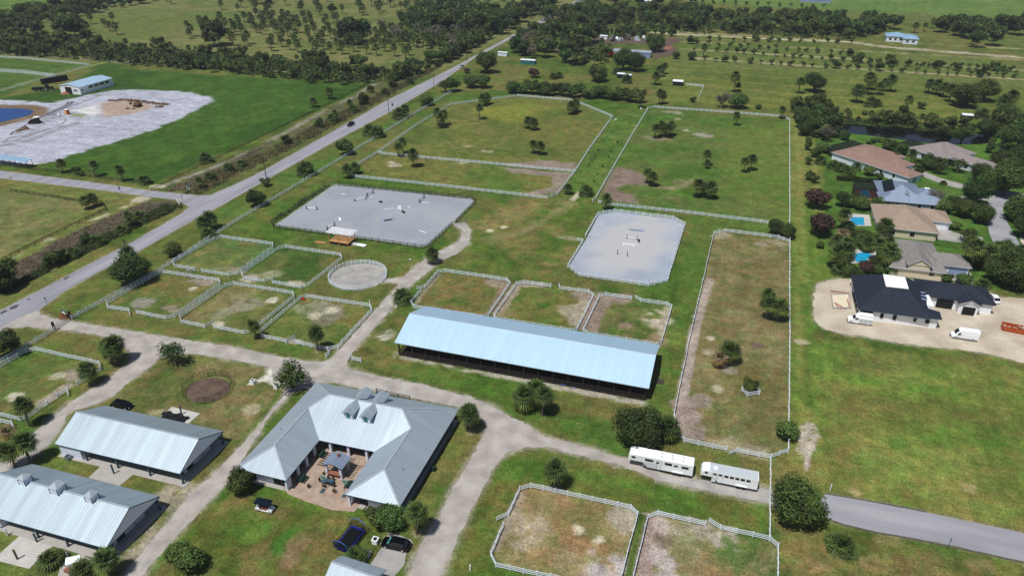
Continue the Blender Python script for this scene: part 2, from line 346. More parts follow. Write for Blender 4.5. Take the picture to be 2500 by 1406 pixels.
# the lush field and the building site
LUSH=[(0,402),(110,400),(370,455),(520,385),(780,270),(905,206),(830,200),(640,192),(300,168),(270,150),(150,215),(0,240),(-300,230),(-300,410)]
paint(LUSH,lambda x,y:grass(x,y,'#2f541a','#3a601b','#476d22',45,1,.18),feather=4,rag=1.5)
paint([(-300,130),(0,140),(220,160),(270,150),(100,190),(0,240),(-300,300)],lambda x,y:grass(x,y,'#3f5f24','#4c6a2a','#5a7a30',30,2),feather=4)
line([(0,222),(120,186),(255,153)],4,'#95a06a',op=.6)
paint([(-100,420),(370,468),(300,560),(100,620),(0,640),(-100,700)],lambda x,y:grass(x,y,'#5c6c34','#6f743c','#667a34',30,4),feather=3)
paint([(20,465),(190,490),(250,500),(5,628),(-80,660),(-80,455)],lambda x,y:grass(x,y,'#5d6c34','#75774a','#687840',18,6),feather=2)
paint([(370,468),(420,440),(640,352),(905,206),(960,190),(1060,170),(930,258),(640,420),(500,478)],lambda x,y:grass(x,y,'#4a5c2a','#5f6638','#566c30',10,4),feather=2)
line([(378,466),(420,447),(560,395),(700,322),(800,268),(880,228),(915,205),(880,192),(800,186),(740,180),(640,172),(290,152),(200,143),(0,130)],3.2,'#8c857c',op=.75,feather=1.6,rag=1.4,mottle=(6,.42,.1))
line([(350,482),(300,505),(250,530),(200,545),(110,590),(0,650),(-60,680)],2.2,'#b3aa94',op=.7,feather=1.2,rag=.9,mottle=(7,.5,.08))
disc(345,487,3.2,'#b3aa94',.9); disc(385,455,2.5,'#b3aa94',.9)
paint([(10,690),(15,655),(360,490),(420,494),(445,505),(320,560),(179,634),(26,710),(-60,740),(-60,700)],'#57524a',op=.85,feather=2,rag=1.2)
paint([(410,466),(486,424),(640,353),(905,212),(1060,172),(927,246),(640,396),(486,476)],'#5a5545',op=.6,feather=2,rag=1.5,mottle=(6,.45,.1))
# the E verge and the horse farm
paint([(130,740),(340,618),(540,508),(820,352),(1110,205),(1115,218),(900,350),(520,583),(174,775)],lambda x,y:grass(x,y,'#48702a','#5f6a30','#56742a',14,3),op=.8,feather=2)
paint([(1110,220),(1400,225),(1590,258),(1930,285),(1930,1110),(1860,1200),(1870,1420),(0,1420),(0,900),(520,583)],lambda x,y:grass(x,y,'#45681f','#676a36','#557428',22,2),feather=3)
# bright lane between the large paddocks and along the east fence
paint([(1496,290),(1560,262),(1590,262),(1450,490),(1400,490),(1345,500)],lambda x,y:grass(x,y,'#4a6d26','#56742c','#647c34',18,2),feather=3,rag=1)
paint([(1455,500),(1880,548),(1925,580),(1760,560),(1700,720),(1645,1000),(1600,1060),(1590,960),(1655,740),(1685,545),(1500,508)],lambda x,y:grass(x,y,'#476e24','#56702a','#606c30',12,5),op=.8,feather=3,rag=1)
MEAD=[(1932,290),(1990,300),(2040,360),(2010,480),(1960,520),(1960,760),(2100,840),(2600,920),(2600,1310),(2010,1200),(1960,1250),(1930,1200)]
def mow(x,y):
    c=grass(x,y,'#5c7a2a','#74793a','#708a34',20,4)
    return c*(1+.07*np.sin(x*2*math.pi/3.0))[:,None]
paint([(1930,290),(2010,330),(2070,400),(2160,440),(2160,680),(1990,690),(1990,830),(2600,920),(2600,1310),(2010,1205),(1935,1180)],mow,feather=3,rag=1)
line([(1948,320),(1955,560),(1958,760),(1965,1060)],2.6,'#7c8240',op=.6,feather=1.5,rag=.8)
line([(1975,400),(1978,560),(1985,640)],2.,'#4f6f24',op=.5,feather=1.5,rag=.8)
line([(1963,690),(1972,840),(1978,1000)],2.4,'#416a20',op=.6,feather=2,rag=.8)
paint([(2030,950),(2500,1010),(2500,1080),(2080,1000)],'#6b6138',op=.6,feather=9,rag=5,rs=8)
paint([(2060,860),(2230,880),(2240,930),(2080,905)],'#6f6440',op=.5,feather=7,rag=4,rs=8)
paint([(2080,1080),(2330,1100),(2420,1180),(2260,1200),(2060,1130)],'#7f8c40',op=.55,feather=9,rag=5,rs=8)
paint([(2340,1010),(2500,1030),(2500,1230),(2400,1180)],'#4c6a26',op=.6,feather=9,rag=5,rs=8)
paint([(1990,930),(2120,950),(2200,1060),(2040,1120)],'#7a7340',op=.4,feather=8,rag=5,rs=7)
disc(2085,1200,1.,'#a08a68',.8); disc(2368,1193,1.4,'#a18b6a',.7)
paint([(2000,1290),(2640,1420),(2640,1600),(1890,1600),(1895,1200),(1990,1230)],lambda x,y:grass(x,y,'#546422','#756e40','#5b7428',16,6),feather=2,rag=1)
paint([(1880,1120),(1935,1100),(1990,1150),(1985,1300),(1910,1420),(1895,1420)],'#7d7340',op=.6,feather=4,rag=3,rs=5)
for p in ((2165,1318,2.2),(2130,1375,2.6),(2400,1385,2.5),(2000,1380,2)): disc(p[0],p[1],p[2],'#8f8058',.6,el=.6)
# residential ground
paint([(2040,290),(2600,330),(2600,740),(2400,700),(2160,690),(2010,640),(2010,420),(1990,340)],lambda x,y:grass(x,y,'#3e6420','#4c7526','#4f7a2a',14,1),feather=4,rag=1)
paint([(2080,330),(2330,355),(2420,360),(2300,352),(2160,338)],'#6d8f30',op=.8,feather=3)
# paddock lawns and their bare places
def pdk(poly,g1,g2,g3,op=1,s=10,seed=1): paint(poly,lambda x,y:grass(x,y,g1,g2,g3,s,seed),op=op,feather=1.2,rag=.4)
GR='#8d857e'; SAND='#a39a8c'; BR='#7d6a4c'
pdk([(262,745),(399,665),(535,687),(426,768),(404,773)],'#4f6a2c','#6e6c3c','#5c7030')
disc(345,738,3,GR,.7); disc(415,755,3.4,'#7f7668',.8,el=.5); disc(495,688,3.6,'#8a8076',.9,el=.5); disc(470,705,1.3,'#b9b3a2',.8); disc(380,700,3,'#79683a',.5)
pdk([(442,780),(571,694),(715,718),(614,804),(596,808)],'#5f6c36','#7d7750','#6a7438')
disc(600,740,5,'#8c8574',.7,mottle=(4,.45,.1)); disc(666,733,1.6,'#bab2a2',.9); disc(545,765,3,'#8c8574',.6); disc(533,792,2,SAND,.9,el=.6); disc(500,752,3,'#847a48',.5)
pdk([(640,815),(749,725),(903,748),(825,843),(800,848)],'#566c30','#73733e','#667838')
disc(760,745,5,'#80806c',.7,mottle=(4,.45,.12)); disc(803,765,4,'#7a7468',.7,el=1.4); disc(810,757,1.8,'#b8b19c',.8); disc(772,769,1.8,'#a8a48e',.7); disc(700,805,3,'#50682c',.7); disc(712,833,2.4,SAND,.9,el=.5); disc(880,780,4,'#7b6c3a',.5)
pdk([(425,645),(540,578),(666,598),(577,663),(558,667)],'#54703a','#6e7440','#5f7434')
disc(560,660,6,'#8d8474',.8,el=.35); disc(480,660,3,'#8d8474',.6,el=.4); disc(610,590,4,'#7d7446',.5)
pdk([(593,674),(697,603),(831,625),(753,690),(734,696)],'#3f5c24','#5d6c34','#4b6a28')
disc(725,693,3,'#a59c88',.9,el=.5); disc(665,670,3,'#8f8d78',.6); disc(730,650,6,'#35561f',.5); disc(610,680,2.4,SAND,.8); disc(810,640,4,'#776b3a',.5)
pdk([(1011,745),(1087,662),(1240,686),(1192,766),(1177,770)],'#6a6634','#7a7042','#5d6c30')
line([(1013,745),(1035,712),(1075,668)],1.4,'#857a6c',op=.8); line([(1238,690),(1195,765)],2.4,'#7a6a5a',op=.8); disc(1215,692,4,'#84786a',.9,el=.6); disc(1110,737,4,'#3f6420',.7,el=.6)
pdk([(1211,773),(1278,690),(1437,714),(1408,800),(1393,804)],'#58702c','#6c6c38','#5f7630')
line([(1215,770),(1262,696),(1330,696)],2.6,'#918576',op=.85,rag=.9); line([(1440,722),(1408,798)],5,'#9a8f80',op=.85,rag=1.3); disc(1418,722,3.4,'#857668',.9,el=.6); disc(1388,757,3.2,'#989080',.7); disc(1328,744,2.2,'#3d6420',.9); disc(1310,760,5,'#7e6f3c',.5,mottle=(3,.5,.1)); disc(1240,765,2.2,'#8a785a',.7)
pdk([(1432,806),(1479,720),(1628,744),(1612,832),(1600,838)],'#5c7032','#77704a','#4f6f28')
line([(1436,806),(1470,728)],5,'#7f7066',op=.95,rag=1.2); disc(1500,728,5,'#84766a',.9,el=.5); disc(1600,778,4.4,'#b0a694',.85,mottle=(3,.42,.1)); line([(1632,750),(1610,830)],2,'#9a9080',op=.8); disc(1545,805,5,'#42661f',.8,mottle=(3,.4,.1)); disc(1528,795,1.8,'#8a7866',.8); disc(1600,833,3,'#85735c',.8)
# long paddock
pdk([(1648,1010),(1743,570),(1925,592),(1924,1096),(1882,1112),(1671,1071)],'#6b6b40','#7d7552','#656c38',s=14,seed=3)
line([(1735,680),(1700,790),(1668,950),(1660,1050)],2.4,'#9c8f86',op=.95,rag=.6); line([(1668,980),(1690,1040),(1700,1075)],5,'#8b7c74',op=.9,rag=1.2); disc(1760,575,3,'#8f8674',.8); disc(1795,1090,5,'#a0967e',.7,el=.5); disc(1851,842,2.2,'#62554a',1,el=.7); disc(1710,980,2.6,'#7f746c',.8); disc(1755,948,1.4,'#a7a088',.8); disc(1735,825,1,'#b0a894',.9); disc(1890,600,5,'#94897a',.7,mottle=(3,.45,.1)); disc(1730,860,1.6,'#a79a86',.8)
paint([(1740,640),(1920,640),(1922,820),(1720,830)],'#6e6640',op=.6,feather=8,rag=4,rs=6,mottle=(5,.48,.1)); disc(1780,900,1.8,'#8f877a',.8); paint([(1800,900),(1915,900),(1915,1010),(1830,1030)],'#70683c',op=.5,feather=6,rag=4,rs=6,mottle=(5,.5,.1))
# east paddock
pdk([(1458,485),(1582,267),(1926,294),(1926,540),(1870,542)],'#456a20','#5c6e34','#4c7426',s=26,seed=5)
paint([(1462,490),(1500,408),(1560,418),(1590,450),(1545,470),(1560,497)],'#7a6a60',op=1,feather=2.5,rag=2,rs=5)
disc(1548,463,5.5,'#55702e',.9,rag=1.5); line([(1590,455),(1640,462),(1700,440)],3,'#8b8068',op=.6,rag=1.5); disc(1660,445,4,'#857a64',.5); disc(1645,483,3,'#857a6a',.6,el=.5)
disc(1714,331,4,'#8f8a7c',.9,el=.9); disc(1606,338,6,'#7d7460',.9,el=.5); disc(1673,319,1.8,'#a5a08c',.8); disc(1655,291,1.6,'#9a957f',.7); disc(1640,275,5,'#8f887a',.8,el=.4)
paint([(1760,300),(1925,310),(1925,540),(1800,530)],'#667c30',op=.5,feather=12,rag=7,rs=12); paint([(1650,480),(1880,510),(1860,538),(1640,510)],'#5f6f38',op=.6,feather=8,rag=4,rs=8)
# north-west paddock and its lower strip
pdk([(932,372),(1101,257),(1264,237),(1399,247),(1494,287),(1404,414)],'#566a2c','#6c7038','#60742c',s=26,seed=6)
paint([(1150,268),(1290,250),(1330,262),(1280,300),(1180,290)],'#7f862e',op=.7,feather=10,rag=6,rs=10); paint([(1230,300),(1460,300),(1420,360),(1290,370)],'#6b6c34',op=.5,feather=10,rag=6,rs=10)
paint([(1230,400),(1330,392),(1404,398),(1402,416),(1240,406)],'#84776c',op=.95,feather=2.5,rag=2,rs=5); disc(1188,370,2.4,'#9a937c',.8,el=.6); disc(1140,357,3,'#9a937c',.6,el=.5)
pdk([(868,427),(925,378),(1400,420),(1358,473),(1335,480)],'#56702c','#6f7038','#5c7630',s=20,seed=2)
paint([(1215,408),(1400,424),(1360,471),(1310,477),(1290,474),(1345,455),(1350,432),(1250,422)],'#85796e',op=.95,feather=2.5,rag=1.6,rs=5); disc(965,403,2.6,'#a09a86',.9); disc(955,397,1.6,'#a09a86',.9); disc(1130,397,3,'#9a937c',.6,el=.5)
# south paddocks
pdk([(1215,1375),(1199,1350),(1245,1255),(1270,1195),(1297,1188),(1538,1241),(1554,1258),(1510,1436),(1490,1440)],'#7b7348','#8f8262','#777548',s=9,seed=4)
line([(1275,1200),(1250,1255),(1205,1345)],1.8,'#94867a',op=.7); disc(1350,1250,7,'#8a7450',.5); disc(1390,1385,8,'#93714e',.6,mottle=(5,.45,.1)); disc(1413,1292,1.,'#b5ae98',.8,rag=.9); disc(1462,1320,.9,'#b5ae98',.8,rag=.9); disc(1500,1400,5,'#aaa2a0',.9,mottle=(3,.42,.1)); disc(1285,1300,4,'#a49a88',.6,mottle=(2,.5,.1)); disc(1530,1265,3,'#a29a8c',.7)
pdk([(1550,1440),(1549,1402),(1584,1263),(1606,1254),(1876,1315),(1896,1333),(1894,1440)],'#747248','#877f60','#6a7240',s=9,seed=7)
line([(1600,1262),(1585,1300),(1565,1400)],4.5,'#94827a',op=.95,rag=1.2); line([(1600,1268),(1680,1285),(1800,1315)],4.5,'#a1958c',op=.9,rag=1.4,mottle=(3,.38,.1)); line([(1590,1330),(1625,1380),(1640,1440)],3,'#a69c96',op=.9,rag=1.2); disc(1617,1318,2,'#6e6254',.8); disc(1850,1345,6,'#45692a',.8,mottle=(3,.42,.1)); disc(1775,1373,3,'#4a702c',.7); disc(1730,1385,4,'#8d7450',.7,el=.5); disc(1700,1340,6,'#8a8a6c',.5,mottle=(2,.5,.1))
pdk([(-60,900),(63,857),(88,854),(240,888),(243,899),(166,950),(66,1014),(-60,1000)],'#52702c','#6a6e3a','#627a34',s=10,seed=1)
disc(185,915,4,'#8b8074',.9,el=.7); line([(178,935),(130,965),(95,990)],2.6,'#978c7e',op=.85,rag=.9); disc(35,968,2.2,'#b5b19c',.9,el=.6); disc(140,918,1.6,'#aaa690',.7); disc(60,900,6,'#3d6420',.6); disc(100,890,4,'#6f6a3c',.4)
paint([(1561,1250),(1579,1259),(1545,1404),(1532,1445),(1508,1440),(1521,1404)],lambda x,y:grass(x,y,'#45611f','#52692c','#4e6a26',6,2),feather=.8,rag=.2)
# yards between the drives
paint([(430,868),(650,897),(690,930),(640,1010),(560,1100),(500,1170),(180,1120),(150,1040),(300,960),(380,890)],lambda x,y:grass(x,y,'#5a6530','#77704a','#506428',9,5),feather=2,rag=.6)
disc(505,952,6,'#52632c',.5); disc(390,1005,3,'#968c72',.7,el=.5); disc(615,1000,2,'#a09880',.6)
paint([(575,1200),(620,1215),(760,1210),(990,1260),(1060,1290),(990,1420),(360,1420),(460,1290)],lambda x,y:grass(x,y,'#516022','#6e6a3a','#56702a',8,3),feather=2,rag=.6)
paint([(690,1195),(800,1205),(900,1235),(860,1260),(740,1240)],'#5d8a2a',op=.7,feather=3,rag=1.5); disc(700,1325,2.4,'#3f7020',.9,el=1.4); disc(733,1318,2.2,'#806a4c',.8); disc(615,1290,3,'#4f7a24',.8); disc(708,1363,2,'#7e6c54',.7); disc(830,1215,4,'#6c6a38',.6)
paint([(480,1190),(560,1110),(575,1160),(440,1290),(330,1400),(250,1406),(290,1330),(400,1240)],lambda x,y:grass(x,y,'#526828','#7c765a','#5b742c',7,2),feather=1.5,rag=.5)
disc(330,1320,4,'#938a78',.7,mottle=(2,.45,.1)); disc(420,1212,3.6,'#9a9180',.8,mottle=(2,.4,.1)); disc(470,1200,2.6,'#a09784',.8)
paint([(1230,1110),(1600,1180),(1870,1235),(1870,1300),(1600,1245),(1300,1180),(1265,1190),(1210,1260),(1190,1340),(1200,1406),(1080,1406),(1170,1230)],lambda x,y:grass(x,y,'#4a6c20','#65672f','#54762a',9,6),feather=2,rag=.8)
paint([(870,905),(1260,990),(1580,1040),(1600,1150),(1420,1080),(1290,1030),(1180,975),(900,905)],lambda x,y:grass(x,y,'#466a22','#56682c','#5c6a30',8,5),feather=2,rag=.8)
paint([(1140,545),(1260,480),(1400,470),(1450,520),(1430,590),(1380,660),(1250,690),(1090,655),(1080,640),(1150,590)],lambda x,y:grass(x,y,'#4b6720','#6f6e3c','#5c7428',11,1),feather=3,rag=1)
paint([(1150,545),(1260,500),(1330,480),(1340,500),(1240,550),(1160,580)],'#8d8054',op=.65,feather=6,rag=3,rs=5,mottle=(5,.45,.12)); line([(1400,492),(1355,520),(1290,560),(1180,590)],3.5,'#8f8660',op=.6,feather=3,rag=2); line([(1420,468),(1395,490)],2.2,'#b5ab94',op=.95,feather=1)
disc(1195,563,1.4,'#b8ad94',.9); disc(1230,555,1.4,'#b8ad94',.8); disc(1390,582,4,'#8e8674',.6,el=.4)
line([(855,890),(1000,925),(1300,1000),(1500,1045)],.6,'#3c5a20',op=.5); line([(1360,1022),(1430,1038)],.5,'#b2ab8c',op=.7,mottle=(2,.5,.1))
paint([(965,858),(1583,978),(1575,992),(960,872)],'#9d978a',op=.9,feather=1,rag=.6,mottle=(3,.35,.1)); disc(940,818,2.4,'#a8a496',.8,mottle=(2,.4,.1))
# gravel spills over the verge
VG=lambda x,y: C('#948d80')[None]*(1+.4*(vnoise(x,y,1.1,2)-.5))[:,None]
for P in (DRIVE,PADTRAILER,SIDEPATH,LOT): paint(P,VG,op=.8,feather=1.6,rag=1.,rs=2.5,px=False,grow=.5)
for P in (MAINROAD,STREET): paint(P,'#8f8668',op=.75,feather=1.2,rag=.5,px=False,grow=.5)
paint(ARENA,'#8f8f80',op=.7,feather=1,rag=.4,px=False,grow=.4)
paint([(600,940),(646,931),(681,942),(690,915),(676,890),(655,915)],'#c2bdb2',op=.95,feather=.8,rag=.6)
paint([(655,893),(670,905),(690,930),(683,945),(646,932)],'#c2bdb2',op=.95,feather=.8,rag=.5)
# site sand, its ragged edge eats into the field
paint(SITE,lambda x,y:C('#a3a5b1')[None]*(1+.2*(fbm(x,y,5,2,4)-.5)+.45*(fbm(x*.22+y*.1,y*1.3,3.4,3,3)-.5))[:,None],feather=1.4,rag=3.,rs=4,px=False)
paint([(243,252),(300,246),(379,259),(330,278),(256,286)],'#a08c7c',op=.95,feather=3,rag=1.5,px=True); paint([(180,270),(235,256),(245,275),(225,284)],'#cdcbc6',op=.8,feather=4,rag=2); paint([(170,275),(215,280),(200,288),(165,282)],'#7b8050',op=.8,feather=2)
for pts in ([(0,352),(60,320),(180,250)],[(20,358),(80,322),(150,275),(175,248)],[(0,358),(100,320),(190,300)],[(30,330),(110,290),(240,232)]): line(pts,1.,'#6d6a6c',op=.7,feather=.8,rag=.5,px=True)
paint(POND,'#6e5a40',op=.95,feather=3,rag=1,px=False,grow=7)
# debris shape of the ground beyond the east fence, tyre lines, ruts
paint([(1945,1070),(1955,1040),(1975,1028),(1998,1045),(2003,1070),(1988,1090),(1976,1105),(1973,1150),(1963,1150),(1965,1108),(1948,1098)],'#a69c92',op=.9,feather=.8,rag=.8,rs=1.2,mottle=(1,.33,.12))
disc(1956,835,2,'#a0967f',.9,el=.6); paint([(60,836),(85,831),(100,838)],'#88805c',.3); disc(158,772,1.8,'#6b4028',.9)
line([(1530,300),(1470,410)],.7,'#476a24',op=.6); line([(1540,300),(1482,410)],.7,'#476a24',op=.6)
for (px,py) in ((1282,1002),(1355,1190),(1778,886),(283,888),(226,938),(776,856),(1149,1055),(1018,1302),(2050,1346),(982,736),(1057,643),(1479,512)): disc(px,py,1.1,'#8a8068',.7)
lum=COLR@np.array([.3,.55,.15],np.float32); isg=np.clip((COLR[:,1]-COLR[:,2]*1.6)/(COLR[:,1]+1e-4)*3,0,1)[:,None]
COLR=lerp(COLR,(COLR*.8+lum[:,None]*np.array([1.02,1.,.62],np.float32)[None]*.2)*np.array([.88,.86,.80],np.float32)[None],isg)
qx=len(gx); qy=len(gy)
me=bpy.data.meshes.new('ground')
vs=np.zeros((N,3),np.float32); vs[:,0]=GX; vs[:,1]=GY
me.vertices.add(N); me.vertices.foreach_set('co',vs.ravel())
ii=np.arange(qx*qy).reshape(qy,qx); quads=np.stack([ii[:-1,:-1],ii[:-1,1:],ii[1:,1:],ii[1:,:-1]],-1).reshape(-1,4)
nq=len(quads); me.loops.add(nq*4); me.loops.foreach_set('vertex_index',quads.ravel().astype(np.int32))
me.polygons.add(nq); me.polygons.foreach_set('loop_start',np.arange(0,nq*4,4,dtype=np.int32))
me.update(calc_edges=True)
at=me.attributes.new('soil','FLOAT_COLOR','POINT'); cc=np.ones((N,4),np.float32); cc[:,:3]=np.clip(COLR,.003,.9); cc[:,3]=isg[:,0]; at.data.foreach_set('color',cc.ravel())
gm=bpy.data.materials.new('ground'); gm.use_nodes=True; nt=gm.node_tree; b=nt.nodes['Principled BSDF']; L=nt.links.new
b.inputs['Roughness'].default_value=.95; b.inputs['Specular IOR Level'].default_value=.08
a=node(nt,'ShaderNodeAttribute',attribute_name='soil'); tc=node(nt,'ShaderNodeTexCoord')
out=a.outputs['Color']
for s,lo,hi,dt in ((2.4,.6,1.42,5),(.9,.78,1.24,5),(.34,.8,1.22,5),(.12,.86,1.14,4)):
    no=node(nt,'ShaderNodeTexNoise'); no.inputs['Scale'].default_value=s; no.inputs['Detail'].default_value=dt; no.inputs['Roughness'].default_value=.7; L(tc.outputs['Object'],no.inputs['Vector'])
    mr=node(nt,'ShaderNodeMapRange'); mr.inputs[1].default_value=.34; mr.inputs[2].default_value=.66; mr.inputs[3].default_value=lo; mr.inputs[4].default_value=hi; L(no.outputs[0],mr.inputs[0])
    vm=node(nt,'ShaderNodeVectorMath',operation='SCALE'); L(out,vm.inputs[0]); L(mr.outputs[0],vm.inputs['Scale']); out=vm.outputs[0]
no2=node(nt,'ShaderNodeTexNoise'); no2.inputs['Scale'].default_value=.28; no2.inputs['Detail'].default_value=6; no2.inputs['Roughness'].default_value=.68
mp=node(nt,'ShaderNodeMapping'); mp.inputs['Location'].default_value=(40,9,3); L(tc.outputs['Object'],mp.inputs[0]); L(mp.outputs[0],no2.inputs['Vector'])
cr=node(nt,'ShaderNodeValToRGB'); cr.color_ramp.elements[0].position=.38; cr.color_ramp.elements[0].color=(.80,1.0,.82,1); cr.color_ramp.elements[1].position=.62; cr.color_ramp.elements[1].color=(1.2,1.0,1.05,1); L(no2.outputs[0],cr.inputs[0])
gx_=node(nt,'ShaderNodeMix',data_type='RGBA'); L(a.outputs['Alpha'],gx_.inputs['Factor']); gx_.inputs['A'].default_value=(1,1,1,1); L(cr.outputs[0],gx_.inputs['B'])
mu=node(nt,'ShaderNodeVectorMath',operation='MULTIPLY'); L(out,mu.inputs[0]); L(gx_.outputs['Result'],mu.inputs[1]); out=mu.outputs[0]
L(out,b.inputs['Base Color'])
bp=node(nt,'ShaderNodeBump'); bp.inputs['Strength'].default_value=.5; bp.inputs['Distance'].default_value=.25; L(no.outputs[0],bp.inputs['Height']); L(bp.outputs[0],b.inputs['Normal'])
me.materials.append(gm)
go=bpy.data.objects.new('ground',me); COL.objects.link(go); go['kind']='structure'
# ---------------- roads, drives, arenas, water ----------------
def surf(name,c1,c2,c3,s=.5,s2=3.,rough=.9,stretch=None,bump=.15,st2=None):
    m=bpy.data.materials.new(name); m.use_nodes=True; nt=m.node_tree; b=nt.nodes['Principled BSDF']; L=nt.links.new
    b.inputs['Roughness'].default_value=rough; b.inputs['Specular IOR Level'].default_value=.2
    tc=node(nt,'ShaderNodeTexCoord'); mp=node(nt,'ShaderNodeMapping'); L(tc.outputs['Object'],mp.inputs[0])
    if stretch: mp.inputs['Scale'].default_value=stretch
    n1=node(nt,'ShaderNodeTexNoise'); n1.inputs['Scale'].default_value=s; n1.inputs['Detail'].default_value=5; L(mp.outputs[0],n1.inputs['Vector'])
    n2=node(nt,'ShaderNodeTexNoise'); n2.inputs['Scale'].default_value=s2; n2.inputs['Detail'].default_value=4; n2.inputs['Roughness'].default_value=.7; m2=node(nt,'ShaderNodeMapping'); m2.inputs['Scale'].default_value=st2 or (1,1,1); L(tc.outputs['Object'],m2.inputs[0]); L(m2.outputs[0],n2.inputs['Vector'])
    cr=node(nt,'ShaderNodeValToRGB'); cr.color_ramp.elements[0].position=.34; cr.color_ramp.elements[0].color=(*hexc(c1),1); cr.color_ramp.elements[1].position=.66; cr.color_ramp.elements[1].color=(*hexc(c3),1)
    e=cr.color_ramp.elements.new(.5); e.color=(*hexc(c2),1); L(n1.outputs[0],cr.inputs[0])
    mr=node(nt,'ShaderNodeMapRange'); mr.inputs[1].default_value=.3; mr.inputs[2].default_value=.7; mr.inputs[3].default_value=.88; mr.inputs[4].default_value=1.12; L(n2.outputs[0],mr.inputs[0])
    vm=node(nt,'ShaderNodeVectorMath',operation='SCALE'); L(cr.outputs[0],vm.inputs[0]); L(mr.outputs[0],vm.inputs['Scale']); out=vm.outputs[0]
    L(out,b.inputs['Base Color'])
    bp=node(nt,'ShaderNodeBump'); bp.inputs['Strength'].default_value=bump; bp.inputs['Distance'].default_value=.1; L(n2.outputs[0],bp.inputs['Height']); L(bp.outputs[0],b.inputs['Normal'])
    return m
M['asphalt']=surf('asphalt','#85868c','#91919a','#9c9ca2',.3,2.,stretch=(1,.12,1))
M['street']=surf('street_asphalt','#88888e','#94949a','#a0a0a4',.2,4.,stretch=(.15,1,1))
M['gravel']=surf('gravel','#96908a','#a59e98','#b3ada6',.28,2.6)
M['arena']=surf('arena_sand','#8e939c','#949aa2','#9a9fa5',.07,2.2,st2=(.12,1.3,1))
M['pen']=surf('pen_sand','#8c8c8e','#9d9a96','#aaa69e',.3,2.)
M['padmat']=surf('pad','#8f8e8e','#a09c98','#aca8a2',.3,2.)
M['lot']=surf('lot_sand','#a99e8c','#b9ad9a','#c4bbaa',.16,1.6)
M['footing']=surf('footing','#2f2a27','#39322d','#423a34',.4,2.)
M['soil']=surf('soil','#50413b','#5e4e45','#665847',.5,2.)
sheet('road',MAINROAD,.012,M['asphalt'],.18,1.2)
sheet('gravel_path',DRIVE,.018,M['gravel'],.35,.6,scale=1.2)
sheet('pen_path',SIDEPATH,.024,M['gravel'],.25,.5)
sheet('trailer_pad',PADTRAILER,.022,M['padmat'],.12,.8)
sheet('street',STREET,.015,M['street'],.1,1)
sheet('lane',RSTREET,.012,M['street'],.08,1,smooth=1)
sheet('house_drive',RDRIVE,.018,M['padmat'],.05,1,smooth=1)
sheet('sand_lot',LOT,.014,M['lot'],.5,.7)
sheet('riding_arena',ARENA,.016,M['arena'],.15,.8)
for q in (((2282,556),(2300,552),(2330,568),(2400,580),(2400,590),(2340,592),(2290,585)),((2306,655),(2326,650),(2372,668),(2378,700),(2330,690)),((2340,478),(2420,487),(2440,492),(2340,486))): sheet('house_drive',W(q),.02,M['padmat'],.05,1)
sheet('cross_road',W([(2488,575),(2560,590),(2560,640),(2500,612)]),.016,M['lot'],.1,1)
# dark asphalt repairs
for q in (((0,763),(14,756),(19,759),(2,768)),((22,752),(36,745),(47,743),(40,752),(27,756)),((64,731),(72,728),(74,731),(66,733)),((155,681),(165,674),(171,674),(160,683))):
    sheet('road_patch',W(q),.018,pmat('patch','#4a4b52',.9,.15,2),.06,.4)
# curbs of the street
for i,q in enumerate([[(2014,1204),(2110,1220),(2221,1241),(2260,1249)],[(2022,1268),(2060,1281),(2134,1299),(2234,1316),(2336,1337),(2500,1373)]]):
    mb=MB(); p=W(q)
    for a,b_ in zip(p[:-1],p[1:]): mb.bar((*a,.06),(*b_,.06),.32,.12)
    mb.build('curb',pmat('curb','#5b574e',.9,.35,1.5))['kind']='structure'
# white arena: pale worn centre on blue-grey sand
m=surf('oval_sand','#939aa8','#9ba3b0','#a5abb5',.09,1.8,st2=(1.2,.15,1)); M['oval']=m; nt=m.node_tree; b=nt.nodes['Principled BSDF']; L=nt.links.new
src=b.inputs['Base Color'].links[0].from_socket; tc=node(nt,'ShaderNodeTexCoord')
mp=node(nt,'ShaderNodeMapping',vector_type='TEXTURE'); oc=G(1545,590); mp.inputs['Location'].default_value=(oc[0],oc[1],0); mp.inputs['Scale'].default_value=(13,29,1); mp.inputs['Rotation'].default_value=(0,0,R(-8)); L(tc.outputs['Object'],mp.inputs[0])
nn=node(nt,'ShaderNodeTexNoise'); nn.inputs['Scale'].default_value=.12; nn.inputs['Detail'].default_value=5; L(tc.outputs['Object'],nn.inputs['Vector'])
ln=node(nt,'ShaderNodeVectorMath',operation='LENGTH'); L(mp.outputs[0],ln.inputs[0]); ad=node(nt,'ShaderNodeMath',operation='MULTIPLY_ADD'); L(nn.outputs[0],ad.inputs[0]); ad.inputs[1].default_value=-.9; ad.inputs[2].default_value=.45
su=node(nt,'ShaderNodeMath',operation='ADD'); L(ln.outputs['Value'],su.inputs[0]); L(ad.outputs[0],su.inputs[1])
mr=node(nt,'ShaderNodeMapRange',interpolation_type='SMOOTHERSTEP'); mr.inputs[1].default_value=.45; mr.inputs[2].default_value=1.15; mr.inputs[3].default_value=1; mr.inputs[4].default_value=0; L(su.outputs[0],mr.inputs[0])
mx=node(nt,'ShaderNodeMix',data_type='RGBA'); L(mr.outputs[0],mx.inputs['Factor']); L(src,mx.inputs['A']); mx.inputs['B'].default_value=(*hexc('#b0b0b2'),1); L(mx.outputs['Result'],b.inputs['Base Color'])
sheet('oval_arena',OVAL,.016,m,.1,.8)
sheet('pen_floor',[(PEN_C[0]+PEN_R*math.cos(k*.1309),PEN_C[1]+PEN_R*math.sin(k*.1309)) for k in range(48)],.016,M['pen'],.15,.6)
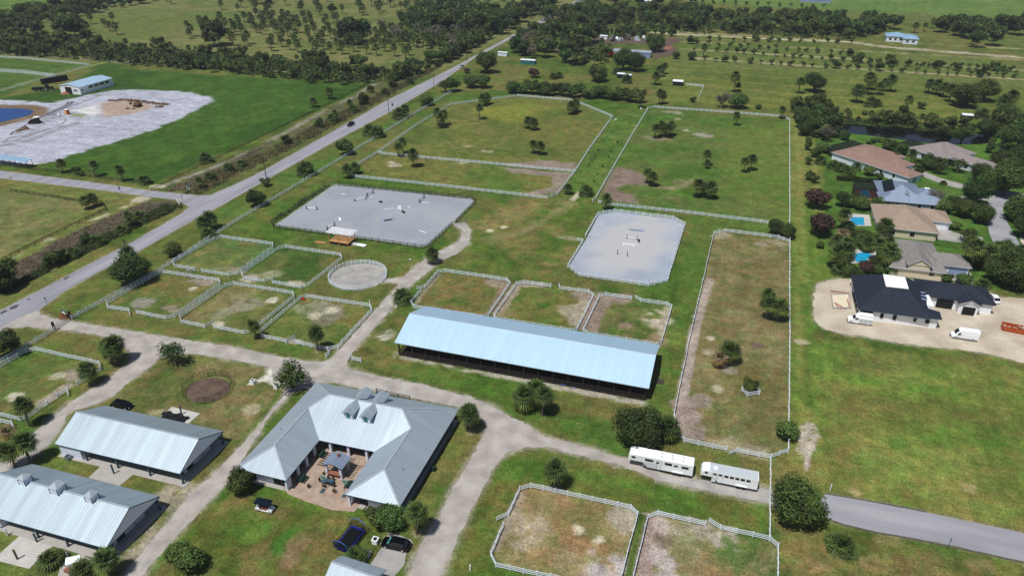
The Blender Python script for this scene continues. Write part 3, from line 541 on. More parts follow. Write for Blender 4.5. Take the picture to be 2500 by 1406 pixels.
sheet('pen_soil',[(BPEN_C[0]+4.9*math.cos(k*.1309),BPEN_C[1]+4.4*math.sin(k*.1309)) for k in range(48)],.016,M['soil'],.15,.5)
def water(name,poly,z,col,rough=.06):
    m=pmat(name,col,rough,.1,.05,spec=.35); nt=m.node_tree; b=nt.nodes['Principled BSDF']
    no=node(nt,'ShaderNodeTexNoise'); no.inputs['Scale'].default_value=.8; tc=node(nt,'ShaderNodeTexCoord'); nt.links.new(tc.outputs['Object'],no.inputs['Vector'])
    bp=node(nt,'ShaderNodeBump'); bp.inputs['Strength'].default_value=.08; bp.inputs['Distance'].default_value=.2; nt.links.new(no.outputs[0],bp.inputs['Height']); nt.links.new(bp.outputs[0],b.inputs['Normal'])
    return sheet(name,poly,z,m,.3,1.5,smooth=2)
def strip(name,pts,wd,mat,z=.03):
    p=smoothpoly(W(pts),0); mb=MB(); L_=[];R_=[]
    for i in range(len(p)):
        a=p[max(i-1,0)];b=p[min(i+1,len(p)-1)];l=math.hypot(b[0]-a[0],b[1]-a[1]);nx,ny=-(b[1]-a[1])/l*wd/2,(b[0]-a[0])/l*wd/2
        L_.append((p[i][0]+nx,p[i][1]+ny,z));R_.append((p[i][0]-nx,p[i][1]-ny,z))
    n=len(p); mb.add(L_+R_,[(n+i,n+i+1,i+1,i) for i in range(n-1)]); o=mb.build(name,mat); o['kind']='structure'
s5=lambda x,y:(x/5.682,180+y/5.682)
rut=pmat('rut','#57545a',.95,.3,.4); rut2=pmat('rut_light','#75727a',.95,.25,.4)
for q,wd,m in (([s5(410,655),s5(560,600),s5(720,530),s5(850,470),s5(930,430),s5(948,395)],1.1,rut),([s5(430,670),s5(620,595),s5(800,510),s5(920,460),s5(985,425),s5(1003,385)],1.1,rut),([s5(640,610),s5(800,530),s5(960,465),s5(1150,395),s5(1400,300)],.7,rut2),([s5(150,855),s5(170,815),s5(280,760),s5(400,690)],.8,rut),([s5(30,960),s5(120,900),s5(300,860),s5(500,810),s5(720,760),s5(860,700),s5(915,650),s5(900,625)],.6,rut2),([s5(280,960),s5(480,890),s5(700,800),s5(1000,700)],.9,rut2),([s5(330,966),s5(520,900),s5(740,810),s5(1110,680)],.9,rut2),([s5(60,960),s5(200,930),s5(380,880),s5(640,780)],.6,rut2)): strip('wheel_track',q,wd,m)
water('pond',POND,.03,'#123a7c',.12); water('canal',LAKE,.03,'#0c0f10')
water('ditch_water',W([(1386,146),(1420,143),(1440,148),(1430,160),(1400,163),(1386,158)]),.03,'#10130c')
# ---------------- fences ----------------
_post={}
def post_mesh(kind):
    if kind not in _post:
        mb=MB()
        if kind=='white': mb.box((0,0,.68),(.14,.14,1.36)); mb.box((0,0,1.39),(.18,.18,.06),top=.3); m=M['vinyl']
        elif kind=='black': mb.box((0,0,.72),(.13,.13,1.44)); m=M['blackwood']
        elif kind=='pen': mb.tube([(0,0,0),(0,0,1.75)],.035,6); m=M['blackmetal']
        else: mb.box((0,0,.62),(.12,.12,1.24)); m=M['darkwood']
        o=mb.build('post',m); COL.objects.unlink(o); _post[kind]=o.data; bpy.data.objects.remove(o)
    return _post[kind]
RAILS={'white':((.36,.14,.05),(.76,.14,.05),(1.16,.14,.05)),'black':((.35,.15,.05),(.8,.15,.05),(1.28,.15,.05)),'pen':((.25,.05,.04),(.75,.05,.04),(1.2,.05,.04),(1.7,.06,.05)),'brown':((.45,.13,.04),(.85,.13,.04),(1.15,.13,.04))}
RM={'white':'vinyl','black':'blackwood','pen':'blackmetal','brown':'darkwood'}
def fence(label,pts,kind='white',z=.7,group=None,closed=False,gate=None,spacing=2.44,world=False,cat='fence',bow=.12,name='paddock_fence',glabel=None,hs=1.):
    P=[tuple(p) for p in pts] if world else W(pts,z)
    if closed: P=P+[P[0]]
    t=thing(name,label,cat,(P[0][0],P[0][1],0),group=group)
    posts=[];rails=[MB() for _ in RAILS[kind]]; rr=random.Random(len(P)*13+int(P[0][0]*7))
    path=[]
    for a,b in zip(P[:-1],P[1:]):
        L=math.hypot(b[0]-a[0],b[1]-a[1]); k=max(1,round(L/spacing))
        for j in range(k): path.append((a[0]+(b[0]-a[0])*j/k+(rr.uniform(-bow,bow) if j else 0)*.5,a[1]+(b[1]-a[1])*j/k+(rr.uniform(-bow,bow) if j else 0)*.5))
    path.append(P[-1])
    n=len(path)-1 if closed else len(path)
    for a,b in zip(path[:-1],path[1:]):
        for r,(h,hh,ww) in zip(rails,RAILS[kind]): r.bar((a[0],a[1],h),(b[0],b[1],h),ww,hh)
    for r in rails: r.build('rail',M[RM[kind]],t,world=True)
    pm=post_mesh(kind); far=sorted(range(n),key=lambda i:path[i][0]**2+path[i][1]**2)
    keep=set(far[:99 if n>100 else 100]); l=t.location
    for i in keep:
        o=bpy.data.objects.new('post',pm); COL.objects.link(o); o.parent=t; o.location=(path[i][0]-l.x,path[i][1]-l.y,0)
    rest=[path[i] for i in range(n) if i not in keep]
    if rest:
        mb=MB()
        for p in rest: mb.box((p[0],p[1],.68),(.14,.14,1.4))
        mb.build('post',M[RM[kind]],t,world=True)['kind']='stuff'
    if gate:
        for g in ([gate] if isinstance(gate[0][0],(int,float)) else gate):
            a,b=W(g,z); mb=MB()
            for h in (.4,.76,1.16): mb.bar((*a,h),(*b,h),.05,.12)
            for q in (0,1): mb.bar((*(a if q==0 else b),.3),(*(a if q==0 else b),1.25),.08)
            mb.build('gate',M['vinyl'],t,world=True)
    return t
FG='white three rail paddock fences of the horse farm'
def wf(label,pts,**k): return fence(label,pts,group=FG,**k)
wf('white three rail fence of the small paddock beside the road fence, nearest the entrance gate',[(333,761),(404,775),(426,770),(538,692),(535,683),(399,663),(380,669),(261,738),(262,749),(315,756)],gate=((315,757),(317,769)))
wf('white fence of the middle paddock in the row of three beside the entrance drive',[(521,797),(596,811),(614,807),(718,723),(715,714),(571,691),(550,696),(439,772),(442,784),(500,796)],gate=((500,796),(521,785)))
wf('white fence of the paddock between the round pen and the drive junction',[(721,834),(800,851),(825,846),(908,755),(903,745),(749,722),(733,726),(635,808),(638,819),(699,832)],gate=((699,832),(720,822)))
wf('white fence of the paddock under the black fenced arena, touching the road fence',[(492,660),(558,670),(577,666),(667,603),(666,595),(540,577),(522,582),(422,639),(425,648),(475,656)],gate=((476,656),(456,665)))
wf('white fence of the paddock left of the round pen, below the viewing deck',[(665,688),(734,700),(753,694),(835,630),(831,621),(697,601),(680,605),(590,666),(594,677),(645,685)],gate=((645,685),(666,679)))
wf('white fence of the paddock behind the left end of the blue roofed arena',[(1028,708),(1003,737),(1011,748),(1177,773),(1192,768),(1245,691),(1238,682),(1087,660),(1069,663),(1037,699)],gate=((1037,699),(1017,703)))
wf('white fence of the middle paddock behind the blue roofed arena',[(1345,697),(1278,688),(1260,692),(1206,769),(1211,777),(1393,806),(1409,802),(1449,720),(1437,711),(1366,702)],gate=((1366,703),(1365,694)))
wf('white fence of the paddock behind the right end of the blue roofed arena',[(1542,727),(1479,718),(1463,723),(1424,804),(1432,812),(1603,841),(1615,834),(1640,748),(1628,741),(1564,732)],gate=((1564,732),(1551,724)))
wf('white fence of the brown paddock at the bottom edge, right of the gravel drive',[(1229,1280),(1198,1350),(1211,1378),(1345,1406),(1490,1436),(1510,1430),(1557,1254),(1540,1237),(1296,1184),(1269,1192),(1241,1253)],gate=((1241,1253),(1212,1266)))
wf('white fence of the worn paddock below the two horse trailers',[(1759,1286),(1879,1313),(1900,1331),(1899,1404),(1898,1450),(1700,1470),(1540,1450),(1547,1404),(1582,1261),(1606,1251),(1723,1277)],gate=((1759,1286),(1731,1268)))
wf('white fence of the paddock at the left edge beside the entrance drive',[(188,936),(246,898),(243,886),(88,851),(63,855),(0,892),(-50,922)])
wf('short white fence along the left gravel branch, ending in an open gate',[(164,949),(66,1017),(49,1022),(0,1010),(-40,1001)],gate=((164,949),(166,964)))
wf('lowest white fence at the left edge, behind the yellowish palm',[(-40,1017),(0,1026),(30,1032),(32,1045)])
wf('long white fence of the narrow paddock right of the blue roofed arena',[(1775,1095),(1671,1073),(1655,1058),(1646,1008),(1684,824),(1724,650),(1743,568),(1770,562),(1900,578),(1927,588)],gate=((1775,1095),(1775,1094.5)))
wf('white fence closing the bottom of the narrow paddock above the second trailer',[(1799,1098),(1882,1114),(1904,1105),(1925,1098)],gate=((1799,1098),(1781,1105)))
wf('very long straight white boundary fence along the mown strip by the houses',[(1925,1097),(1928,840),(1928,600),(1928,293)],cat='fence')
wf('white fence running past the horse trailers under the dark oak',[(1882,1115),(1880,1210),(1879,1312)])
wf('white fence round the big right paddock with the scattered palms',[(1447,490),(1454,483),(1530,351),(1582,265),(1596,261),(1760,272),(1911,284),(1928,292)])
wf('white fence between the big right paddock and the white fenced arena',[(1461,492),(1490,498),(1680,518),(1875,542)])
wf('white fence round the far paddock beside the road, with cut corners',[(1335,482),(1360,473),(1404,417),(1442,358),(1496,284),(1399,244),(1264,233),(1101,254),(1010,309),(924,370),(876,399),(853,424),(868,430),(1100,455)],closed=True)
wf('white cross fence dividing the far roadside paddock',[(924,371),(940,375),(1170,396),(1404,418)])
wf('long white fence between the road and the paddocks',[(174,775),(384,661),(568,543),(799,406),(1000,284),(1113,216)])
wf('white road fence left of the entrance gate',[(133,803),(41,857),(-30,899),(-80,928)])
wf('white fence of the oval arena with the pale worn middle',[(1429,575),(1460,521),(1500,514),(1643,531),(1673,547),(1630,683),(1583,695),(1415,670),(1386,648),(1423,588)],gate=((1409,584),(1423,586)))
ang=[R(-8+k*(335/36)) for k in range(37)]
wf('round white fence of the lunging pen',[(PEN_C[0]+PEN_R*math.cos(a),PEN_C[1]+PEN_R*math.sin(a)) for a in ang],world=True,bow=0,name='round_pen_fence')
for q,l in (([(846.6,879),(854,867)],'short white fence panel on the drive corner, left of its longer twin'),([(859,874),(881,879)],'short white fence panel facing the arena by the drive corner'),([(795,869),(804,860)],'single white fence panel across the drive from the corner pair')): wf(l,q,name='fence_panel')
wf('little white corral fence round the shrub in the narrow paddock',[(1811,948),(1825,962),(1855,958),(1847,944)],name='tree_guard')
fence('white fence by the shed in the far field beyond the hedge',[(1676,206),(1718,210),(1706,240)],name='field_fence',group=FG)
fence('white fence of the far left field, beyond the steel barn',[(-40,137),(60,142),(220,158),(140,182),(60,205),(-40,232)],name='field_fence',group=FG)
fence('doubled white fence ending among the far left fields',[(-40,167),(60,174),(135,183)],name='field_fence',group=FG)
fence('doubled white fence ending among the far left fields, its near row',[(-40,171),(60,178),(128,186)],name='field_fence',group=FG)
fence('black board fence of the large riding arena, corner by the road fence to the path',[(825,449),(990,466),(1155,483),(1161,491),(1114,538)],'black',z=.7,name='arena_fence',group='black board fences')
fence('black board fence of the large riding arena, front side with the viewing deck',[(1104,545),(1046,598),(1030,602),(840,576),(668,552),(663,543),(736,497),(803,452)],'black',z=.7,name='arena_fence',group='black board fences')
fence('dark brown board fence of the left field across the road',[(25,463),(110,476),(192,489),(248,492),(259,510),(140,566),(5,632)],'brown',z=.7,name='field_fence',spacing=2.9,group='dark fences across the road')
fence('thin dark fence along the edge of the lush green field',[(370,462),(520,390),(780,265),(900,205)],'brown',z=.6,name='field_fence',spacing=5,group='dark fences across the road')
fence('low dark fence behind the row of palms by the side road',[(0,403),(140,418),(300,440),(372,448)],'brown',z=.6,name='field_fence',spacing=5,group='dark fences across the road')
fence('black round pen of metal panels in the yard',[(BPEN_C[0]+BPEN_R*math.cos(R(-75+k*330/18)),BPEN_C[1]+BPEN_R*math.sin(R(-75+k*330/18))) for k in range(19)],'pen',world=True,bow=0,name='round_pen',group=None)
fence('short black fence against the stable roof beside the drive',[(919,954),(1000,972)],'black',z=.7,name='yard_fence',group='black board fences')
# mesh gates of the black arena
def meshgate(label,a,b,m):
    a,b=W((a,b),.7); t=thing('gate',label,'gate',(a[0],a[1],0)); mb=MB()
    for h in (.15,1.25): mb.bar((*a,h),(*b,h),.06)
    for k in range(9):
        f=k/8; x=a[0]+(b[0]-a[0])*f;y=a[1]+(b[1]-a[1])*f; mb.bar((x,y,.15),(x,y,1.25),.05 if k in (0,8) else .02)
    for h in (.4,.65,.9): mb.bar((*a,h),(*b,h),.02)
    mb.build('gate_frame',M[m],t,world=True)
    p=MB(); p.bar((a[0],a[1],0),(a[0],a[1],1.5),.13); p.bar((b[0],b[1],0),(b[0],b[1],1.5),.13); p.build('gate_post',M['blackwood'],t,world=True)
meshgate('grey mesh gate standing open at the path end of the black arena',(1113,541),(1137,539),'greymetal')
meshgate('teal gate at the far corner of the black arena',(803,452),(825,449),'tealsign')
# entrance gate
a,b=W(((134,806),(174,780)),0); t=thing('entrance_gate','black metal double gate between dark posts across the farm drive','gate',(a[0],a[1],0))
for q in (a,b):
    mb=MB(); mb.box((q[0],q[1],1.2),(.45,.45,2.4)); mb.box((q[0],q[1],2.45),(.55,.55,.12),top=.4); mb.build('gate_post',M['blackmetal'],t,world=True)
mid=((a[0]+b[0])/2,(a[1]+b[1])/2)
for p,q in ((a,mid),(mid,b)):
    mb=MB(); n=9
    for h in (.25,.8): mb.bar((p[0],p[1],h),(q[0],q[1],h),.05)
    pr=None
    for k in range(n):
        f=k/(n-1); x=p[0]+(q[0]-p[0])*f;y=p[1]+(q[1]-p[1])*f
        hh=1.2+.5*(f if q is mid else 1-f); mb.bar((x,y,.2),(x,y,hh),.03)
        if pr: mb.bar(pr,(x,y,hh),.05)
        pr=(x,y,hh)
    mb.build('gate_leaf',M['blackmetal'],t,world=True)
# ---------------- plants ----------------
def palm_crown(rg,rad,n,droop=1.,blades=9,wide=.12,dead=.12,upmin=-52):
    v=[];f=[];tint=[]
    for i in range(n):
        t=(i+.5)/n; el=R(78+(upmin-78)*t**.85+rg.uniform(-8,8)); az=i*2.39996+rg.uniform(-.2,.2)
        rl=rad*(.4+.14*rg.random()); d=Vector((math.cos(el)*math.cos(az),math.cos(el)*math.sin(az),math.sin(el)))
        side=Vector((-math.sin(az),math.cos(az),0)); up=d.cross(side)*-1
        hub=d*rl; bl=rad*(.62+.16*rg.random())
        g=rg.uniform(.5,1.55); tc=(g*1.0,g*1.0,g*.9) if t<.6 else (g*1.5,g*1.3,g*.75)
        if t>1-dead: tc=(1.9,1.4,1.2)
        # petiole
        b0=len(v); v+=[side*.03,-side*.03,hub+side*.03,hub-side*.03]; f.append((b0,b0+2,b0+3,b0+1)); tint+=[tc]*4
        for k in range(blades):
            a=(k/(blades-1)-.5)*R(170)
            e=(d*math.cos(a)+side*math.sin(a)).normalized(); sd=(side*math.cos(a)-d*math.sin(a)).normalized()
            l=bl*(1-.28*abs(k/(blades-1)-.5)*2); w_=rad*wide*.85
            m1=hub+e*l*.5+up*(-.06*rad)*abs(math.sin(a)); tip=hub+e*l; tip.z-=droop*.22*rad*(.6+rg.random()*.6)
            b0=len(v); v+=[hub,m1+sd*w_*.5,m1-sd*w_*.5,tip]; f+=[(b0,b0+1,b0+2),(b0+1,b0+3,b0+2)]; q=rg.uniform(.85,1.15); tint+=[tuple(x*q for x in tc)]*4
    return v,f,tint
def leafcloud(rg,blobs,n,leaf,core=.72,squash=1.,asp=1.5,tv=.45):
    v=[];f=[];tint=[];mi=[]
    ws=[b[3]**2 for b in blobs]; tot=sum(ws)
    for b in blobs:
        k=int(n*b[3]**2/tot); bt=rg.uniform(.68,1.35)
        hole=[(rg.uniform(-1,1),rg.uniform(-1,1),rg.uniform(-1,1)) for _ in range(2)]
        for _ in range(k):
            d=Vector((rg.gauss(0,1),rg.gauss(0,1),rg.gauss(.25,1))).normalized()
            if any(d.dot(Vector(h).normalized())>.86 for h in hole) and rg.random()<.7: continue
            r=b[3]*(.68+.42*rg.random()**.7); p=Vector((b[0]+d.x*r,b[1]+d.y*r,b[2]+d.z*r*squash))
            nr=(d+Vector((rg.uniform(-.8,.8),rg.uniform(-.8,.8),rg.uniform(-.3,.9)))).normalized()
            u=nr.cross(Vector((rg.uniform(-1,1),rg.uniform(-1,1),rg.uniform(-1,1)))).normalized(); w_=nr.cross(u); s=leaf*rg.uniform(.6,1.25)
            b0=len(v); v+=[p-u*s*.5*asp,p+w_*s*.36,p+u*s*.5*asp,p-w_*s*.36]; f.append((b0,b0+1,b0+2,b0+3)); q=bt*rg.uniform(1-tv,1+tv*1.3); tint+=[(q*rg.uniform(.9,1.15),q,q*rg.uniform(.8,1.1))]*4; mi.append(0)
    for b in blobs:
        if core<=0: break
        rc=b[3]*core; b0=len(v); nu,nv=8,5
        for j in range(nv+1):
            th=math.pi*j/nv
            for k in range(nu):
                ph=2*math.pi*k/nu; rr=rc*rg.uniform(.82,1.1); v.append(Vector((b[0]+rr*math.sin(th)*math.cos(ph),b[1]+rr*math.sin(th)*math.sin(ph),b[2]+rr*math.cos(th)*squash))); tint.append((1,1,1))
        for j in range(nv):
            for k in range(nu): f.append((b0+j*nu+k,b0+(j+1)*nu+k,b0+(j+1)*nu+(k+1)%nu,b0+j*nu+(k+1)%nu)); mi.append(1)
    return v,f,tint,mi
def mkcrown(name,v,f,tint,mats,mi=None,parent=None):
    mb=MB(); mb.add(v,f); 
    if mi: mb.m=mi
    return mb.build(name,mats,parent,tint=[(*t,1) for t in tint])
HIDE=[]
def proto(name,build):
    e=thing(name,None,None,(0,0,-500)); build(e); kids(e); return e
PROTO={}
def palm_proto(seed,h,rad,n,dead=.12,blades=9,mat='palmleaf',lean=.3):
    def bd(e):
        rg=random.Random(seed); lx,ly=rg.uniform(-lean,lean),rg.uniform(-lean,lean); mb=MB()
        if h>.3:
            pts=[(0,0,0),(lx*.25,ly*.25,h*.35),(lx*.6,ly*.6,h*.7),(lx,ly,h)]; mb.tube(pts,[.24,.18,.17,.22],8); mb.build('trunk',M['palmbark'],e)
        v,f,t=palm_crown(rg,rad,n,dead=dead,blades=blades,droop=rg.uniform(.7,1.4)); v2,f2,t2,m2=leafcloud(rg,[(0,0,-.05*rad,rad*.42)] if n>25 else [],40,.3,.95); k0=len(v); c=mkcrown('crown',v+v2,f+[tuple(k0+q for q in ff) for ff in f2],t+t2,[M[mat],M['shadeleaf']],[0]*len(f)+m2,e); c.location=(lx,ly,h+.1)  # dark ball at the crown's heart paints in the shade under the fronds
    return proto('palm_tree',bd)
PROTO['palm']=[palm_proto(1,3.6,2.35,42,.08),palm_proto(2,4.2,2.15,38,.12),palm_proto(3,3.2,2.5,44,.06),palm_proto(4,5.2,2.2,38,.14),palm_proto(9,3.9,2.35,34,.16)]
PROTO['lowpalm']=[palm_proto(5,1.2,2.8,48,.15),palm_proto(6,1.0,2.6,44,.1)]
PROTO['fanbush']=[palm_proto(7,.2,2.7,60,.04,11)]
PROTO['deadpalm']=[palm_proto(8,3.0,2.2,26,.001,7,mat='deadleaf')]
def tree_proto(seed,rx,h,trunk,nb,n,leaf,mat='leaf',core=.72,squash=.8,name='broadleaf_tree',spread=1.,bark='bark',mats=None):
    def bd(e):
        rg=random.Random(seed); ch=h-trunk; blobs=[]
        for i in range(nb):
            a=i*2.39996+rg.uniform(-.3,.3); r=rx*.62*math.sqrt((i+.3)/nb)*spread; zz=trunk+ch*(.5+.34*(1-(r/rx)**1.5)*rg.uniform(-.7,1))
            blobs.append((r*math.cos(a),r*math.sin(a),zz,rx*rg.uniform(.36,.52)))
        mb=MB()
        if trunk>.4:
            tr=rx*.055+.08; mb.tube([(0,0,0),(rg.uniform(-.1,.1),rg.uniform(-.1,.1),trunk*.6),(0,0,trunk+ch*.2)],[tr*1.4,tr,tr*.8],8)
            for b in blobs[::max(1,nb//6)]: mb.tube([(0,0,trunk*.75),((b[0])*.5,b[1]*.5,(trunk+b[2])*.5),(b[0]*.9,b[1]*.9,b[2])],[tr*.6,tr*.4,tr*.15],5)
            mb.build('trunk',M[bark],e)
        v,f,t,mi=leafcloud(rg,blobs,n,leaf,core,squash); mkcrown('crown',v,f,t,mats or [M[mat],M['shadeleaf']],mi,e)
    return proto(name,bd)
PROTO['oak']=[tree_proto(11,5,8.4,.7,16,7000,.37,squash=.95),tree_proto(12,5,7.8,.6,14,6600,.37,squash=.95),tree_proto(13,5,9,.8,18,7400,.37,squash=.95)]
PROTO['openoak']=[tree_proto(14,4.2,7,1.8,11,1500,.42,core=.25,spread=1.15,bark='palebark'),tree_proto(15,4.6,7.2,1.6,13,2300,.42,core=.35,spread=1.15)]
PROTO['bush']=[tree_proto(16,2.5,4.2,.2,12,2800,.29,name='bush'),tree_proto(17,2.6,3.8,.1,11,2700,.29,name='bush',mat='leaf2')]
PROTO['red']=[tree_proto(18,3.2,4.6,.6,10,2000,.42,mat='redleaf',name='red_leaved_tree'),tree_proto(19,3.4,5,.5,11,2100,.42,mat='redleaf',name='red_leaved_tree')]
PROTO['light']=[tree_proto(20,3,5.2,.8,9,1100,.38,core=.4,name='young_tree')]
PROTO['cone']=[tree_proto(21,2.,6.5,.2,9,1500,.4,squash=1.3,spread=.6,name='cypress_tree')]
def bare_proto(seed,r,h):
    def bd(e):
        rg=random.Random(seed); mb=MB(); mb.tube([(0,0,0),(.1,0,h*.3)],[.16,.12],6); tw=MB()
        for i in range(44):
            a=rg.uniform(0,6.28); rr=r*rg.uniform(.4,1); p=(rr*math.cos(a),rr*math.sin(a),h*rg.uniform(.6,1)); mb.tube([(.1,0,h*.25),(p[0]*.45,p[1]*.45,p[2]*.6),p],[.06,.04,.02],4,cap=False)
            for k in range(13):
                q=(p[0]+rg.uniform(-.9,.9),p[1]+rg.uniform(-.9,.9),p[2]+rg.uniform(-.5,.7)); s=rg.uniform(.3,.9); tw.bar((p[0]*s,p[1]*s,p[2]*(.55+.45*s)),q,.035)
        mb.build('trunk',M['palebark'],e); tw.build('twigs',M['twig'],e)
    return proto('bare_tree',bd)
PROTO['bare']=[bare_proto(31,2.8,4.6)]
# single-mesh far kinds
def far_proto(name,seed,kind):
    rg=random.Random(seed); mb=MB(); tint=[]
    if kind=='palm':
        h=rg.uniform(4,6); mb.tube([(0,0,0),(.1,0,h)],[.2,.2],5,m=1); tint+=[(1,1,1)]*len(mb.v); v,f,t=palm_crown(rg,2.4,30,blades=5,wide=.26,dead=.15); v=[x+Vector((.1,0,h)) for x in v]; mb.add(v,f); tint+=t; mats=[M['palmleaf'],M['palmbark']]
    else:
        rx,hh,nb,n,lf,core,tr={'oak':(4.8,8.,11,1350,.75,.8,.4),'oak2':(4.4,7.5,12,1250,.7,.7,.8),'scrub':(2.6,4,7,520,.6,.7,.2),'orchard':(1.7,3,4,230,.5,.3,.6),'grey':(3.6,6.5,9,700,.45,.35,1.)}[kind]
        mb.tube([(0,0,0),(0,0,tr+1)],[.25,.18],5,m=2); tint+=[(1,1,1)]*len(mb.v); blobs=[]
        for i in range(nb):
            a=i*2.4; r=rx*.62*math.sqrt((i+.3)/nb); blobs.append((r*math.cos(a),r*math.sin(a),tr+(hh-tr)*(.5+.32*rg.uniform(-.6,1)),rx*rg.uniform(.36,.5)))
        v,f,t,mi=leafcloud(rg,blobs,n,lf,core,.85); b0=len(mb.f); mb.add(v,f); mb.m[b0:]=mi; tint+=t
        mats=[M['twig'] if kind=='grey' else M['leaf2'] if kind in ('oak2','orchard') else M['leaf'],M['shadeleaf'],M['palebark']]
    o=mb.build(name,mats,tint=[(*t,1) for t in tint]); o.location=(0,0,-500); return o
for i in range(3): PROTO.setdefault('fpalm',[]).append(far_proto('palm_tree',40+i,'palm')); PROTO.setdefault('foak',[]).append(far_proto('broadleaf_tree',50+i,'oak')); PROTO.setdefault('scrub',[]).append(far_proto('bush',60+i,'scrub')); PROTO.setdefault('orchard',[]).append(far_proto('orchard_tree',70+i,'orchard'))
PROTO['foak2']=[far_proto('broadleaf_tree',90,'oak2'),far_proto('broadleaf_tree',91,'oak2')]
PROTO['fgrey']=[far_proto('grey_tree',80,'grey')]
KIDS.update({o.name:[] for k in PROTO for o in PROTO[k] if o.name not in KIDS})
CATS={'palm':'palm tree','lowpalm':'palm tree','fanbush':'palm','deadpalm':'palm tree','oak':'tree','openoak':'tree','bush':'bush','red':'tree','light':'tree','cone':'tree','bare':'tree','fpalm':'palm tree','foak':'tree','foak2':'tree','scrub':'bush','orchard':'tree','fgrey':'tree'}
TR=random.Random(5); NTREE=[0]
def plant(kind,px,py,s=1.,label=None,group=None,var=None,sz=None,world=False):
    p=(px,py) if world else G(px,py)
    pr=PROTO[kind]; src=pr[TR.randrange(len(pr)) if var is None else var]
    o=copy_tree(src); o.location=(p[0],p[1],-.02); o.rotation_euler=(0,0,TR.uniform(0,6.28)); z=sz or s*TR.uniform(.9,1.1)*(.72 if (kind=='oak' and int(px)==325) else 1); o.scale=(s,s,z)
    tag(o,label,CATS[kind],group); NTREE[0]+=1
    return o
